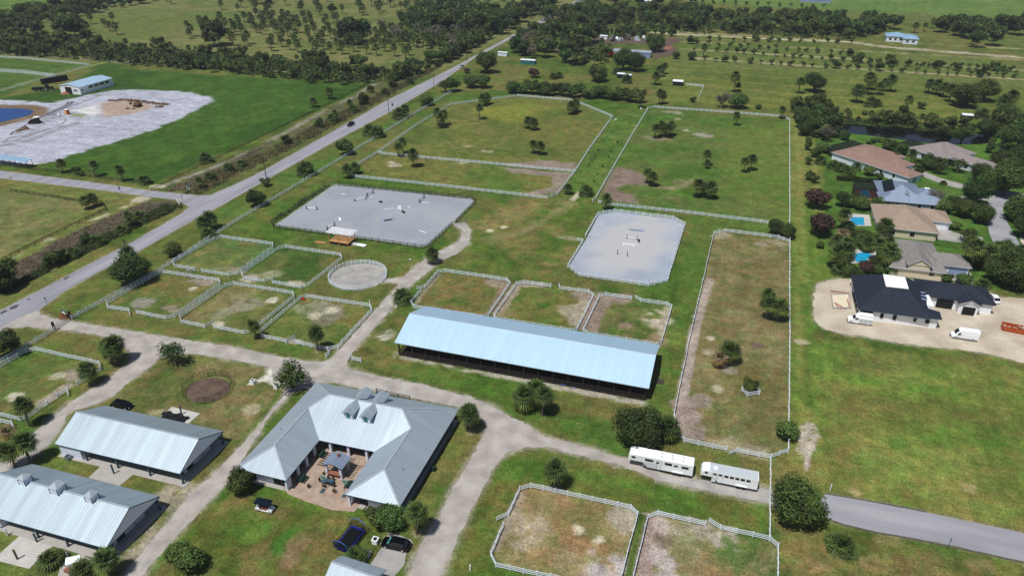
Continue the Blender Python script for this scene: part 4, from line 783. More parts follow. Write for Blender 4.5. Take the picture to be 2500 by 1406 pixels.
NEAR=[ # kind, px, py of the foot, size, label
('palm',275,884,1.12,'leftmost palm of the clump in the fork of the entrance drive'),('palm',284,890,1.1,'front palm of the clump in the fork of the entrance drive'),('palm',297,880,1.1,'right palm of the clump in the fork of the entrance drive'),
('palm',227,937,1,'palm leaning over the corner of the left edge paddock fence'),('palm',72,1040,1,'palm beside the small gate of the left gravel branch'),('deadpalm',23,1080,.9,'yellowing palm at the left edge beside the lowest white fence'),
('palm',74,1128,1.15,'taller palm of the pair between the two long stables'),('palm',38,1139,1.1,'lower palm of the pair between the two long stables'),
('lowpalm',124,1378,.9,'low bushy palm on the concrete pad at the bottom left'),('lowpalm',205,1404,.8,'bushy palm beside the white kiosk at the bottom left'),('palm',268,1405,1.,'tall palm in front of the corner of the lower stable'),
('palm',627,825,.85,'palm between two of the small roadside paddocks'),('palm',776,856,1,'palm standing against the paddock fence above the round oak'),('lowpalm',982,737,1.05,'thick palm beside the drive behind the blue roofed arena'),
('palm',1057,643,1,'lone palm on the gravel path below the black arena'),('palm',1149,1055,1.12,'palm at the bend of the drive right of the courtyard stable'),('palm',1355,1189,1.08,'palm above the brown paddock at the bottom edge'),
('palm',1281,1001,1.18,'left palm of the clump in front of the blue roofed arena'),('palm',1305,985,1.15,'back palm of the clump in front of the blue roofed arena'),('palm',1323,1014,1.1,'right palm of the clump in front of the blue roofed arena'),
('palm',1630,1073,1.1,'yellow green palm beside the big dark oak'),('lowpalm',870,1365,.85,'bushy palm between the trampoline and the metal roof'),('palm',1018,1303,1.,'palm at the drive beside the black car'),('fanbush',2049,1340,1.05,'trunkless fan palm below the asphalt street'),
('palm',1869,748,1,'topmost palm of the three in the narrow paddock'),('palm',1868,779,1.,'left palm of the lower pair in the narrow paddock'),('palm',1897,781,1.08,'right palm of the lower pair in the narrow paddock'),('palm',1778,886,1.15,'green palm beside the dead brown palm'),('deadpalm',1752,898,1,'dead palm with hanging brown fronds in the narrow paddock'),
('bush',1829,955,.78,'round shrub inside the little white corral'),('bush',1919,1068,1.,'dark shrub growing through the boundary fence with red flowers'),
('palm',1479,512,1,'palm at the corner of the oval arena'),('palm',1387,474,.8,'small palm by the fence corner at the path'),('lowpalm',1430,476,1.1,'round palm between the two big paddocks'),
('palm',1579,448,.95,'left palm of the pair by the bare patch'),('palm',1592,455,1.,'right palm of the pair by the bare patch'),('palm',1699,481,1.2,'left palm of three at the front of the big right paddock'),('palm',1717,478,1.,'middle palm of three at the front of the big right paddock'),('palm',1734,486,1.15,'right palm of three at the front of the big right paddock'),
('palm',1721,405,1,'palm with a pale stunted one at its foot'),('palm',1725,412,.62,'pale stunted palm in the big right paddock'),('palm',1815,421,.9,'smaller palm of the pair towards the boundary fence'),('palm',1831,417,1.1,'bigger palm of the pair towards the boundary fence'),('palm',1797,307,1,'lone palm at the back of the big right paddock'),
('palm',1598,338,1.08,'leftmost palm of the clump on the bare spot'),('palm',1613,334,1.05,'second palm from the left in the clump on the bare spot'),('palm',1622,333,1.1,'tallest middle palm of the clump on the bare spot'),('palm',1629,338,1,'front palm of the clump on the bare spot'),('palm',1636,331,1.08,'rightmost palm of the clump on the bare spot'),
('palm',1563,264,1.1,'palm at the top of the grass lane'),('palm',1608,256,1.1,'left palm behind the fence corner of the big right paddock'),('palm',1617,254,1.1,'right palm behind the fence corner of the big right paddock'),
('palm',1394,280,1.2,'front palm of the pair by the cut corner of the far paddock'),('palm',1404,274,1.2,'rear palm of the pair by the cut corner of the far paddock'),('palm',1290,314,1.1,'left palm of the upper pair in the far paddock'),('palm',1303,318,1.1,'right palm of the upper pair in the far paddock'),('palm',1303,374,1.05,'left palm of the lower pair in the far paddock'),('palm',1320,378,1,'right palm of the lower pair in the far paddock'),
('palm',1178,259,1.1,'left palm at the top rail of the far paddock'),('palm',1189,255,1.1,'right palm at the top rail of the far paddock'),('palm',1170,292,1.05,'lone palm under the top rail pair in the far paddock'),('palm',1070,307,1.1,'left palm of three near the road side of the far paddock'),('palm',1076,313,1.15,'front palm of three near the road side of the far paddock'),('palm',1083,306,1.1,'right palm of three near the road side of the far paddock'),
('palm',973,383,.95,'left small palm on the cross fence'),('palm',985,375,.95,'right small palm on the cross fence'),('palm',1010,408,1.2,'tall lone palm in the strip below the cross fence'),('palm',848,435,.95,'left palm at the corner of the lower strip'),('palm',868,425,.95,'right palm at the corner of the lower strip'),('palm',1907,290,1,'palm on the far corner of the boundary fence'),
('palm',322,662,1.25,'palm rising behind the round dark oak by the road'),('oak',325,690,.98,'round dark oak leaning on the white road fence'),('bush',22,868,1.45,'wide green bush outside the road fence at the left edge'),
('openoak',427,889,.78,'open crowned oak with pale limbs above the black round pen',0),('openoak',715,947,.86,'spreading oak between the yard and the courtyard stable',1),
('oak',1554,1088,1.04,'biggest dark oak, beside the end of the blue roofed arena',2),('oak',1938,1272,1.02,'large dark oak over the boundary fence at the end of the street',0),
('bush',592,1200,1.1,'dark bush at the left wing tip of the courtyard stable'),('bush',925,1283,.95,'dark bush left of the palm at the right wing tip'),('bush',955,1285,1.1,'dark bush under the eave of the right wing tip'),
('bush',440,1368,.9,'upper part of the spreading shrub in the bottom lawn'),('bush',470,1388,1.0,'lower part of the spreading shrub in the bottom lawn'),
('palm',502,568,1.1,'left palm of the clump between road and white fence'),('palm',516,560,1.2,'right palm of the clump between road and white fence'),('lowpalm',510,578,1,'front bushy palm of the clump between road and white fence'),
('bush',425,625,1.1,'low green bush against the road fence below the paddock corner'),('bush',628,503,1.35,'grey green round bush on the road fence'),('bush',650,455,.8,'small round bush beside the road'),('lowpalm',747,428,1.3,'dense palm clump on the road fence above the black arena'),('palm',757,428,.9,'palm rising from the dense clump above the black arena'),
('bush',845,378,1.45,'grey green bush on the road fence, left of the far paddock'),('lowpalm',905,330,1.3,'left bushy palm of the roadside clump by the far paddock'),('lowpalm',922,334,1.35,'right bushy palm of the roadside clump by the far paddock'),('lowpalm',978,289,1.25,'bushy palm on the road fence past the dark car'),('palm',990,285,1.,'slender palm on the road fence past the dark car'),('bush',1040,258,1.7,'smooth grey green bush on the road fence near the motorcycle'),
('palm',155,422,1,'leaning palm, first from the pavilion in the row by the side road'),('bush',190,424,.75,'low bush in the palm row by the side road'),('bush',198,430,.6,'smallest bush in the palm row by the side road'),('palm',233,431,1,'palm with a bare foot in the row by the side road'),('palm',302,443,1.,'palm second from the junction in the row by the side road'),('lowpalm',354,449,1.1,'palm nearest the junction in the row by the side road'),('lowpalm',505,397,1.3,'round palm on the thin fence of the lush field'),
('palm',213,511,.95,'left palm in the dark fenced field corner'),('palm',229,504,.95,'right palm in the dark fenced field corner'),('palm',766,262,1,'left palm inside the lush field'),('palm',805,242,1.1,'right palm inside the lush field'),
('light',1988,447,.7,'small clipped tree in the mown strip by the houses'),('light',1973,402,.7,'pale young tree between the strip and the first house'),('cone',1970,367,1.,'dark conical tree above the mown strip'),('red',1994,508,.86,'upper red leaved tree beside the mown strip'),('red',2000,574,1.,'lower red leaved tree beside the mown strip'),('bush',2001,606,.55,'small shrub below the red leaved trees'),
('lowpalm',2001,400,1.,'bushy palm by the corner of the pink tiled house'),('lowpalm',2035,412,1.1,'left broad palm bush before the pink tiled house'),('lowpalm',2052,418,1.1,'right broad palm bush before the pink tiled house'),('palm',2085,442,1.1,'slender palm over the clipped hedge'),
('bush',2100,512,1.2,'wide low bush below the screened pool'),('bush',2070,505,.9,'left bush below the screened pool'),('bush',2130,512,.9,'right bush below the screened pool'),('oak',2058,505,.5,'bushy tree left of the screened pool'),
('openoak',2206,498,.75,'small tree between the metal roofed and tan roofed houses'),('bare',2282,505,1.2,'bare grey tree at the end of the metal roofed house'),('bush',2267,414,1.1,'round shrub before the grey roofed house'),('palm',2221,402,1.,'palm by the pink tiled house entrance'),('openoak',2336,420,.75,'slim tree before the grey roofed wing'),('oak',2389,445,.62,'dark tree before the grey wing end'),
('oak',2456,440,.75,'dark tree where the lane turns'),('oak',2448,478,.95,'broad dark tree over the lane bend'),('oak',2482,540,.95,'broad dark tree right of the lane'),('oak',2375,500,.75,'upper dark tree left of the lane'),('oak',2395,545,.6,'lower dark tree left of the lane'),('oak',2322,512,.55,'dark round tree by the tan roofed house'),
('cone',2413,374,1.2,'conical dark tree behind the grey roofed wing'),('oak',2346,348,.55,'dark tree on the canal bank behind the grey roof'),('oak',2462,362,.75,'dark tree by the canal at the right edge'),('bare',2016,345,1.3,'grey leafless tree by the dark screen roof'),('oak',2060,342,.55,'dark tree beside the grey leafless one'),
('palm',2050,562,1.2,'palm left of the open blue pool'),('deadpalm',2050,594,1.1,'shaggy yellow palm below the open blue pool'),('palm',2151,580,1.3,'tall palm before the tan roofed house'),('palm',2101,602,.8,'small palm behind the round blue pool'),('bush',2100,590,.9,'left dark bush between the two pools'),('bush',2122,592,1.,'right dark bush between the two pools'),
('palm',2035,655,1.3,'left palm of the clump beside the round blue pool'),('palm',2055,658,1.4,'front palm of the clump beside the round blue pool'),('palm',2060,640,1.2,'rear palm of the clump beside the round blue pool'),('palm',2165,658,1.4,'tall palm at the corner of the grey shingled house'),('palm',2138,640,1.2,'left palm at the corner of the grey shingled house'),('palm',2160,630,1.1,'rear palm at the corner of the grey shingled house'),('red',2110,668,.75,'reddish bush between pool and new house'),('bush',2065,672,.9,'bush at the edge of the sand lot'),('bush',2140,668,.7,'low bush above the new black roof'),
('palm',2367,660,1.5,'left tall palm by the garage drive'),('palm',2395,658,1.5,'right tall palm by the garage drive'),('oak',2415,625,.5,'dark small tree beside the lane'),('light',2358,590,1.,'young tree between the two driveways'),('oak',2455,700,.8,'dark tree mass over the lane end'),('oak',2485,700,.7,'darkest tree at the right edge above the new house'),('oak',2470,655,.6,'dark tree beside the lane above the new house'),('fanbush',2395,700,.95,'spiky palm behind the new house wing'),('bush',2308,688,.75,'clipped round bush beside the garage drive'),('bush',2276,580,.6,'bush beside the tan house garage'),('bush',2330,560,.8,'yellowish bush on the garage corner'),
('bush',2260,668,.5,'hedge bush along the new roof'),('bush',2235,664,.5,'second hedge bush along the new roof'),
('fanbush',2303,450,.6,'spiky small palm in the front garden'),
('oak',1893,575,.62,'left dark tree on the fence corner of the narrow paddock'),('oak',1920,580,.66,'right dark tree on the fence corner of the narrow paddock'),
# middle distance
('oak',1187,178,1.,'very round dark oak beside the far road'),('red',1140,180,1.,'reddish bush by the white car on the road'),('openoak',1088,226,1.15,'bright leafy tree at the end of the road fence'),('bush',1107,224,1.4,'bush below the bright leafy tree'),('bush',1152,214,1.6,'left bush of the far boundary pair'),('bush',1178,215,1.6,'right bush of the far boundary pair'),('bush',1252,228,1.7,'dull bush at the corner of the hedge'),
('red',1304,190,1.1,'brownish tree in the far lawn'),('lowpalm',1350,193,1.3,'left palm of the far lawn pair'),('lowpalm',1364,191,1.2,'right palm of the far lawn pair'),('oak',1460,200,.85,'dark oak behind the long hedge'),('oak',1520,172,.95,'left oak of the pair by the long shed'),('oak',1552,175,1.,'right oak of the pair by the long shed'),('oak',1598,127,1.2,'round oak beside the scrap yard'),
('oak',1650,144,.55,'smaller round tree at the orchard corner'),('oak',1688,147,.62,'larger round tree at the orchard corner'),('palm',1716,140,1.2,'palm beside the orchard corner trees'),('palm',1611,188,1.3,'left palm behind the white shed'),('palm',1600,208,1.3,'lower palm behind the white shed'),('palm',1620,182,1.2,'upper palm behind the white shed'),
('lowpalm',1529,203,1.2,'palm beside the little twin sheds'),('lowpalm',1505,182,1.1,'palm left of the little twin sheds'),('bare',1760,263,1.7,'leafless grey bush behind the big right paddock'),('bush',1800,265,1.9,'dark bush beside the leafless grey one'),('bush',1851,267,.9,'small dark bush behind the paddock fence'),('bush',1690,250,.9,'low bush in the field by the shed'),('palm',1792,226,1.3,'palm alone in the hay field'),('palm',1801,222,1,'small palm next to the one alone in the hay field'),
('oak',1987,225,1.05,'big round dark tree in the hay field'),('palm',1948,229,1.1,'palm left of the big round dark tree'),('palm',2088,250,1.3,'front palm of the hay field group'),('palm',2116,232,1.3,'grey palm of the hay field group'),('palm',2124,219,1.2,'back palm of the hay field group'),('lowpalm',2124,260,1.5,'left low palm of the wide pair'),('lowpalm',2138,259,1.4,'right low palm of the wide pair'),('palm',2144,231,1.,'first palm of the slanting three'),('palm',2158,223,1.1,'second palm of the slanting three'),('palm',2172,224,1.4,'tallest palm of the slanting three'),('palm',2264,228,1.3,'slim palm standing free in the hay field'),('palm',2284,231,1.2,'first palm left of the big double oak'),('palm',2301,238,1.2,'second palm left of the big double oak'),('palm',2316,250,1.3,'third palm left of the big double oak'),('oak',2350,262,1.2,'left half of the big double oak'),('oak',2398,248,1.15,'right half of the big double oak'),('oak',2203,280,.6,'small oak near the canal trees'),('palm',2213,278,1.1,'palm beside the small oak near the canal'),('lowpalm',2396,291,1.3,'round palm beyond the canal'),('palm',2444,276,1.3,'left palm of the far right pair'),('palm',2460,274,1.3,'right palm of the far right pair'),('oak',2450,305,.8,'dark tree below the far right pair'),('bush',2249,266,.9,'bush standing in the hay field'),('bush',2110,281,.6,'small bush near the canal trees'),
('oak',2405,330,.6,'dark tree over the canal water'),('oak',2440,322,.6,'dark tree on the far canal bank'),('palm',2425,318,1.1,'palm on the far canal bank'),
]
WPX={('oak',1187):62,('red',1140):20,('openoak',1088):42,('bush',1107):42,('bush',1152):44,('bush',1178):42,('bush',1252):42,('red',1304):32,('lowpalm',1350):22,('lowpalm',1364):20,('oak',1460):57,('oak',1520):58,('oak',1552):50,('oak',1598):54,('oak',1650):22,('oak',1688):27,('palm',1716):15,('palm',1611):18,('palm',1600):20,('palm',1620):16,('lowpalm',1529):24,('lowpalm',1505):20,('bare',1760):38,('bush',1800):50,('bush',1851):17,('bush',1690):18,('palm',1792):22,('palm',1801):12,('oak',1987):56,('palm',1948):20,('palm',2088):25,('palm',2116):24,('palm',2124):20,('lowpalm',2124):26,('lowpalm',2138):24,('palm',2144):17,('palm',2158):17,('palm',2172):22,('palm',2264):18,('palm',2284):20,('palm',2301):20,('palm',2316):22,('oak',2350):72,('oak',2398):62,('oak',2203):25,('palm',2213):18,('lowpalm',2396):30,('palm',2444):25,('palm',2460):25,('oak',2450):55,('bush',2249):22,('bush',2110):15,('oak',2456):66,('oak',2448):86,('oak',2482):78,('oak',2375):70,('oak',2395):52,('oak',2322):42,('oak',2389):54,('oak',2346):46,('oak',2462):58,('oak',2455):90,('oak',2485):80,('oak',2470):52,('oak',2415):32,('oak',2405):45,('oak',2440):45,('oak',1893):48,('oak',1920):48,('oak',325):100,('lowpalm',905):36,('lowpalm',922):36,('lowpalm',978):38,('palm',990):20,('lowpalm',747):40,('bush',1040):42,('lowpalm',510):34,('bush',425):44,('bush',650):28,('bush',2100):40,('bush',2070):36,('bush',2130):34,('oak',2058):44,('bush',2122):34,('red',1994):60,('red',2000):68,('bush',2267):46,('openoak',2336):40,('openoak',2206):44,('bush',628):54,('bush',845):48,('bush',1040):42}
UW={'palm':3.7,'lowpalm':4.7,'oak':11.2,'openoak':10.,'bush':5.4,'red':7.,'bare':5.6}
for e in NEAR:
    s_=e[3]
    if (e[0],e[1]) in WPX:
        g_=G(e[1],e[2]); s_=WPX[(e[0],e[1])]*math.sqrt(g_[0]**2+g_[1]**2+H*H)/F/UW[e[0]]
    if e[0]=='palm' and e[2]<500: s_*=1.02
    plant(e[0],e[1],e[2],s_,label=e[4],var=e[5] if len(e)>5 else None)
GARDEN=[('bush',1975,440,26,'round shrub at the strip edge above the conical tree'),('bush',2008,372,34,'bushy shrub left of the pink tiled house corner'),('bush',1990,384,30,'shrub by the conical tree foot'),('lowpalm',2065,425,30,'palm bush nearest the slender palm before the pink house'),('bush',2120,428,30,'shrub against the white side wall of the pink tiled house'),('bush',2145,440,22,'small shrub at the pink house garage corner'),
('openoak',2180,395,36,'small tree between the pink and grey tiled houses'),('bush',2195,378,38,'left bush of the planting between the tiled houses'),('bush',2165,366,34,'bush at the back of the pink tiled house'),('lowpalm',2240,410,32,'bushy palm at the grey house driveway'),('bush',2292,408,30,'second round shrub before the grey roofed house'),('bush',2240,430,24,'low bush beside the long driveway'),('openoak',2290,425,34,'light tree beside the long driveway'),
('oak',2440,420,60,'leafy tree at the end of the grey roofed wing'),('oak',2480,410,56,'leafy tree at the right edge beside the pale house'),('bush',2420,440,34,'bush at the lane corner'),('oak',2420,470,60,'tree overhanging the driveway end'),('oak',2350,530,52,'tree between the tan house and the lane'),('bush',2300,520,40,'bush right of the metal roofed house'),
('openoak',2090,500,40,'thin tree between the screened pool and the square pool'),('bush',2145,505,34,'bush at the corner of the metal roofed house'),('lowpalm',2070,565,34,'bushy palm by the corner of the square pool'),('bush',2085,590,36,'bush below the square pool terrace'),('lowpalm',2140,598,34,'bushy palm at the tan house wall'),('palm',2115,615,26,'palm between the two terraces'),('lowpalm',2042,600,34,'bushy palm at the strip edge between the pools'),
('lowpalm',2048,668,40,'bushy palm at the foot of the pool clump'),('bush',2090,678,36,'bush at the lot corner'),('openoak',2130,655,36,'light tree below the round pool'),('bush',2175,668,30,'bush before the cream gable'),('palm',2350,640,30,'leaning palm right of the garage drive'),('oak',2440,640,56,'dark tree left of the lane bend above the new house'),('oak',2430,690,62,'dark tree behind the new house wing end'),('oak',2500,660,70,'tree cut by the right edge beside the lane'),('bush',2350,695,38,'bush behind the new house wing'),('bush',2380,650,34,'bush beside the curved garage drive'),('cone',2370,600,16,'slim conical tree between the two driveways'),('oak',2500,580,60,'tree right of the lane in the middle'),('oak',2520,450,80,'tree beyond the lane at the right edge'),
('bush',1925,575,30,'bush in the fence corner oaks'),('oak',2475,330,60,'tree on the canal bank at the right edge'),('oak',2300,335,34,'small tree over the canal water'),('bush',1960,300,40,'bush behind the corner palm of the boundary fence'),('oak',1965,330,46,'dark tree at the near end of the canal'),('oak',1960,312,44,'tree beside the boundary fence corner')]
UW['cone']=3.6
for k_,x_,y_,w_,l_ in GARDEN:
    g_=G(x_,y_); plant(k_,x_,y_,w_*math.sqrt(g_[0]**2+g_[1]**2+H*H)/F/UW[k_],label=l_)
# hedge of bushes behind the far paddock
for i in range(15): plant('bush',1278+i*20,228+i*1.5+TR.uniform(-3,3),TR.uniform(1.55,1.85),'large dark bush in the long untrimmed hedge behind the far paddock','bushes of the long hedge')
def scatter(poly,n,kinds,smin,smax,label,group,gap=3.,seed=1,limit=None):
    rg=random.Random(seed); P=W(poly); xs=[p[0] for p in P]; ys=[p[1] for p in P]; pts=[]; tries=0
    while len(pts)<n and tries<n*60:
        tries+=1; x=rg.uniform(min(xs),max(xs)); y=rg.uniform(min(ys),max(ys))
        if not inpoly(x,y,P): continue
        if seed in (16,17) and float(fbm(np.array([x]),np.array([y]),38.,seed%7,2)[0])<.5+rg.uniform(-.12,.06): continue
        if any((x-a)**2+(y-b)**2<gap*gap for a,b in pts): continue
        pts.append((x,y))
    for x,y in pts:
        k=rg.choice(kinds); lb=label if isinstance(label,str) else label[k]
        plant(k,x,y,rg.uniform(smin,smax)*(.85 if k=='fpalm' else 1),lb,group if isinstance(group,str) else group[k],world=True)
def inpoly(x,y,P):
    c=False;n=len(P);j=n-1
    for i in range(n):
        if (P[i][1]>y)!=(P[j][1]>y) and x<(P[j][0]-P[i][0])*(y-P[i][1])/(P[j][1]-P[i][1])+P[i][0]: c=not c
        j=i
    return c
LB=lambda s:({'foak2':'brighter green broadleaf tree '+s,'foak':'dark broadleaf tree '+s,'fpalm':'cabbage palm '+s,'scrub':'low scrubby bush '+s,'fgrey':'greyish half bare tree '+s,'orchard':'small tree '+s},{'foak2':'bright broadleaf trees '+s,'foak':'broadleaf trees '+s,'fpalm':'palms '+s,'scrub':'bushes '+s,'fgrey':'grey trees '+s,'orchard':'small trees '+s})
def zone(poly,n,kinds,a,b,s,gap,seed): l,g=LB(s); scatter(poly,n,kinds,a,b,l,g,gap,seed)
zone([(0,96),(150,92),(290,114),(400,120),(640,146),(760,156),(900,166),(1010,178),(1050,182),(900,204),(760,198),(640,182),(290,152),(0,134)],250,['foak','foak2','scrub','fpalm','scrub','fpalm'],0.65,1.15,'in the belt of woods beyond the lush field',5.5,1)
zone([(290,150),(640,174),(760,192),(870,204),(860,212),(740,204),(640,188),(290,160)],40,['fpalm'],1.1,1.4,'in the row on the edge of the lush field',6,22)
zone([(-10,48),(77,34),(250,12),(384,-4),(420,-4),(256,28),(140,50),(102,58),(-10,88)],110,['foak','foak2','scrub'],1.0,1.6,'in the dark slanting belt at the top left',10,2)
zone([(0,60),(90,60),(100,84),(0,90)],22,['foak','fpalm'],1.0,1.4,'in the clump where the two far belts meet',9,3)
zone([(985,62),(1030,40),(1125,40),(1195,64),(1198,85),(1130,88),(1040,84)],62,['foak'],1.4,2.1,'in the dense dark grove beside the road',9,4)
zone([(930,80),(1040,88),(1150,92),(1195,95),(1130,128),(1100,135),(1060,122),(960,115),(930,100)],75,['fpalm','fpalm','fpalm','fpalm','scrub','fgrey'],1.25,1.7,'below the dense dark grove',6.5,5)
zone([(1060,150),(1120,116),(1180,98),(1205,92),(1140,128),(1070,164),(1000,190),(960,200),(990,180)],60,['foak2','scrub','foak','fpalm'],0.8,1.2,'on the bank beside the far road',6,6)
zone([(1205,62),(1240,40),(1330,-4),(1375,-8),(1340,22),(1240,76),(1215,90)],60,['foak','fpalm','foak'],1.2,1.8,'along the left side of the distant road',11,7)
zone([(1324,50),(1345,38),(1400,28),(1500,30),(1600,36),(1700,42),(1860,54),(1870,86),(1700,80),(1598,73),(1393,66),(1330,60)],150,['foak','foak2','foak','scrub','fpalm'],1.0,1.6,'in the wide woods north of the orchard',10,8)
zone([(1400,-6),(1560,-8),(1700,10),(1600,16),(1420,10)],18,['foak','fgrey'],1.4,1.9,'in the woods at the top beside the road end',16,9)
zone([(1860,56),(1960,52),(2065,62),(2165,66),(2185,74),(2145,82),(2065,97),(1960,90),(1860,86)],60,['foak','foak2','foak','scrub'],1.1,1.7,'in the woods left of the blue roofed house',10,10)
zone([(2212,78),(2290,68),(2400,74),(2446,82),(2440,90),(2424,122),(2385,120),(2350,95),(2310,80),(2260,84),(2225,84)],46,['foak','foak','foak2','fpalm'],1.1,1.7,'in the woods right of the blue roofed house',11,11)
zone([(2455,75),(2500,72),(2600,80),(2600,100),(2470,98)],10,['foak','fpalm'],1.5,2.0,'at the far right edge',12,12)
zone([(1262,130),(1260,100),(1310,80),(1330,92),(1345,110),(1345,140),(1300,148)],30,['foak','fgrey','fpalm','foak2'],0.9,1.4,'in the overgrown corner by the road',6.5,13)
for q,(x,y,s) in enumerate(((1335,98,1.4),(1355,90,1.5),(1390,108,1.9),(1420,112,2.),(1444,105,1.7),(1405,126,1.6),(1345,128,1.1),(1378,134,1.2),(1425,135,1.2))): plant('foak',x,y,s,'dark oak in the clump left of the scrap yard','oaks of the clump left of the scrap yard')
zone([(1370,120),(1480,118),(1490,150),(1450,165),(1375,155)],34,['fpalm','scrub','foak2','fpalm'],0.9,1.3,'around the small dark pond',6,14)
zone([(1445,92),(1560,96),(1580,84),(1640,90),(1640,82),(1440,78)],30,['scrub','orchard'],0.9,1.5,'along the scrap yard',6,15)
# pasture palms beyond the ditch
zone([(480,62),(640,40),(700,48),(830,58),(930,75),(925,100),(960,125),(1010,140),(1000,155),(900,140),(640,125),(520,105),(440,95),(380,88)],125,['fpalm'],1.25,1.7,'scattered over the far pasture',8.5,16)
zone([(380,-6),(1330,-6),(1240,40),(1180,30),(960,30),(900,45),(700,35),(560,30),(380,8)],95,['fpalm','fpalm','fpalm','scrub'],1.3,2.1,'in the most distant pasture',15,17)
zone([(180,60),(300,52),(300,88),(210,88)],7,['fpalm'],1.3,1.7,'standing apart in the top left pasture',14,18)
for x,y,s in ((860,108,2.3),(880,104,2.),(845,102,1.8),(525,113,2.2),(640,10,2),(160,90,2.),(185,92,1.9)): plant('foak',x,y,s,'dark spreading oak among the pasture palms','oaks among the pasture palms')
# canal banks
zone([(1938,268),(1990,262),(2040,280),(2100,292),(2200,300),(2330,306),(2380,318),(2290,318),(2180,308),(2100,302),(2040,300),(2030,320),(1975,330),(1950,300)],85,['foak2','scrub','foak','fpalm'],0.6,0.95,'on the far bank of the canal',4.2,19)
zone([(1975,330),(2030,322),(2040,345),(1995,345)],10,['scrub','foak'],0.8,1.1,'by the near end of the canal',4,20)
zone([(2436,325),(2520,320),(2520,400),(2470,390),(2440,350)],26,['foak','scrub'],0.8,1.4,'behind the gardens at the right edge',6,21)
for x,y,s in ((2130,350,.6),(2145,347,.6),(2165,352,.7),(2180,360,.6),(2120,352,.5)): plant('bush',x,y,s,'garden bush between the canal lawn and the pink tiled house','bushes by the canal lawn')
# orchard rows
l,g='young tree in the long orchard rows','young orchard trees'
for r_,(a,b,n) in enumerate((((1700,124),(2500,186),34),((1690,148),(2500,194),30),((1680,108),(2120,140),18),((1700,100),(2100,108),14),((2060,150),(2490,178),20))):
    for i in range(n):
        f=(i+TR.uniform(-.25,.25))/n; x=a[0]+(b[0]-a[0])*f; y=a[1]+(b[1]-a[1])*f+TR.uniform(-1,1); plant('orchard' if TR.random()<.85 else 'scrub',x,y,TR.uniform(.75,1.45),l,g)
for x in range(1,14): plant('orchard',1660+x*27,8+x*1.,1.3,'tiny tree in the row at the top edge','row of trees at the top edge')
# seedlings in the grass lane
for q in ((1536,303),(1475,347),(1507,349),(1508,350),(1461,369),(1493,372),(1453,382),(1485,385),(1445,395),(1437,405),(1470,408),(1458,428),(1449,445)): plant('orchard',q[0],q[1],.32,'dark seedling in the grass lane between the big paddocks','seedlings in the grass lane')
# brush of the roadside ditch: nobody could count it
def brush(name,label,poly,n,hgt,leaf,mat,seed,zsq=1.,per=34):
    rg=random.Random(seed); P=W(poly); xs=[p[0] for p in P]; ys=[p[1] for p in P]; v=[];f=[];t=[]; c=0
    while c<n:
        x=rg.uniform(min(xs),max(xs)); y=rg.uniform(min(ys),max(ys))
        if not inpoly(x,y,P): continue
        c+=1; r=hgt*rg.uniform(.45,1.1); bt=rg.uniform(.6,1.35); hue=rg.uniform(.8,1.35)
        for _ in range(per):
            d=Vector((rg.gauss(0,1),rg.gauss(0,1),abs(rg.gauss(.3,1)))).normalized(); p=Vector((x+d.x*r*1.1,y+d.y*r*1.1,d.z*r*zsq)); nr=(d+Vector((rg.uniform(-1,1),rg.uniform(-1,1),rg.uniform(-.2,1)))).normalized(); u=nr.cross(Vector((rg.random(),rg.random(),rg.random()+.1))).normalized(); w_=nr.cross(u); s=leaf*rg.uniform(.5,1.2)
            b0=len(v); v+=[p-u*s,p+w_*s*.5,p+u*s,p-w_*s*.5]; f.append((b0,b0+1,b0+2,b0+3)); q=bt*rg.uniform(.7,1.3); t+=[(q*hue,q,q*.95)]*4
    o=mkcrown(name,v,f,t,M[mat]); tag(o,label,'brush',kind='stuff'); return o
M['reed']=pmat('reed','#736b5c',.85,.3,.6,spec=.1,tintattr='tint'); M['drybrush']=pmat('dry_brush','#555238',.8,.3,.5,spec=.15,tintattr='tint')
brush('brush','green brush in the ditch beside the main road, near part',[(26,704),(60,680),(180,610),(320,545),(400,505),(442,500),(440,508),(320,562),(179,634),(77,683),(10,715),(-30,735),(-40,712)],620,1.3,.24,'leaf',1,1.,48)
brush('reeds','dead grey reeds in the ditch beside the main road',[(-40,712),(15,662),(102,608),(205,557),(333,504),(415,492),(425,498),(330,530),(180,604),(60,672),(0,705)],1300,.6,.17,'reed',2,1.3,34)
brush('brush','dry olive brush between the road and the lush field',[(446,474),(520,428),(640,376),(799,290),(905,240),(1055,168),(1140,122),(1130,130),(1055,176),(927,248),(722,359),(640,398),(486,476)],1000,1.15,.24,'drybrush',3,1.,46)
brush('reeds','dead grey reeds between the track and the brush',[(408,468),(430,455),(500,424),(560,400),(620,366),(640,364),(560,408),(470,462)],560,.6,.17,'reed',4,1.3,34)
brush('vines','leafy vines grown over the black arena fence',[(661,541),(668,546),(736,500),(800,455),(796,452),(730,494)],46,.9,.22,'leaf',5,1.5,24)
BP=random.Random(9)
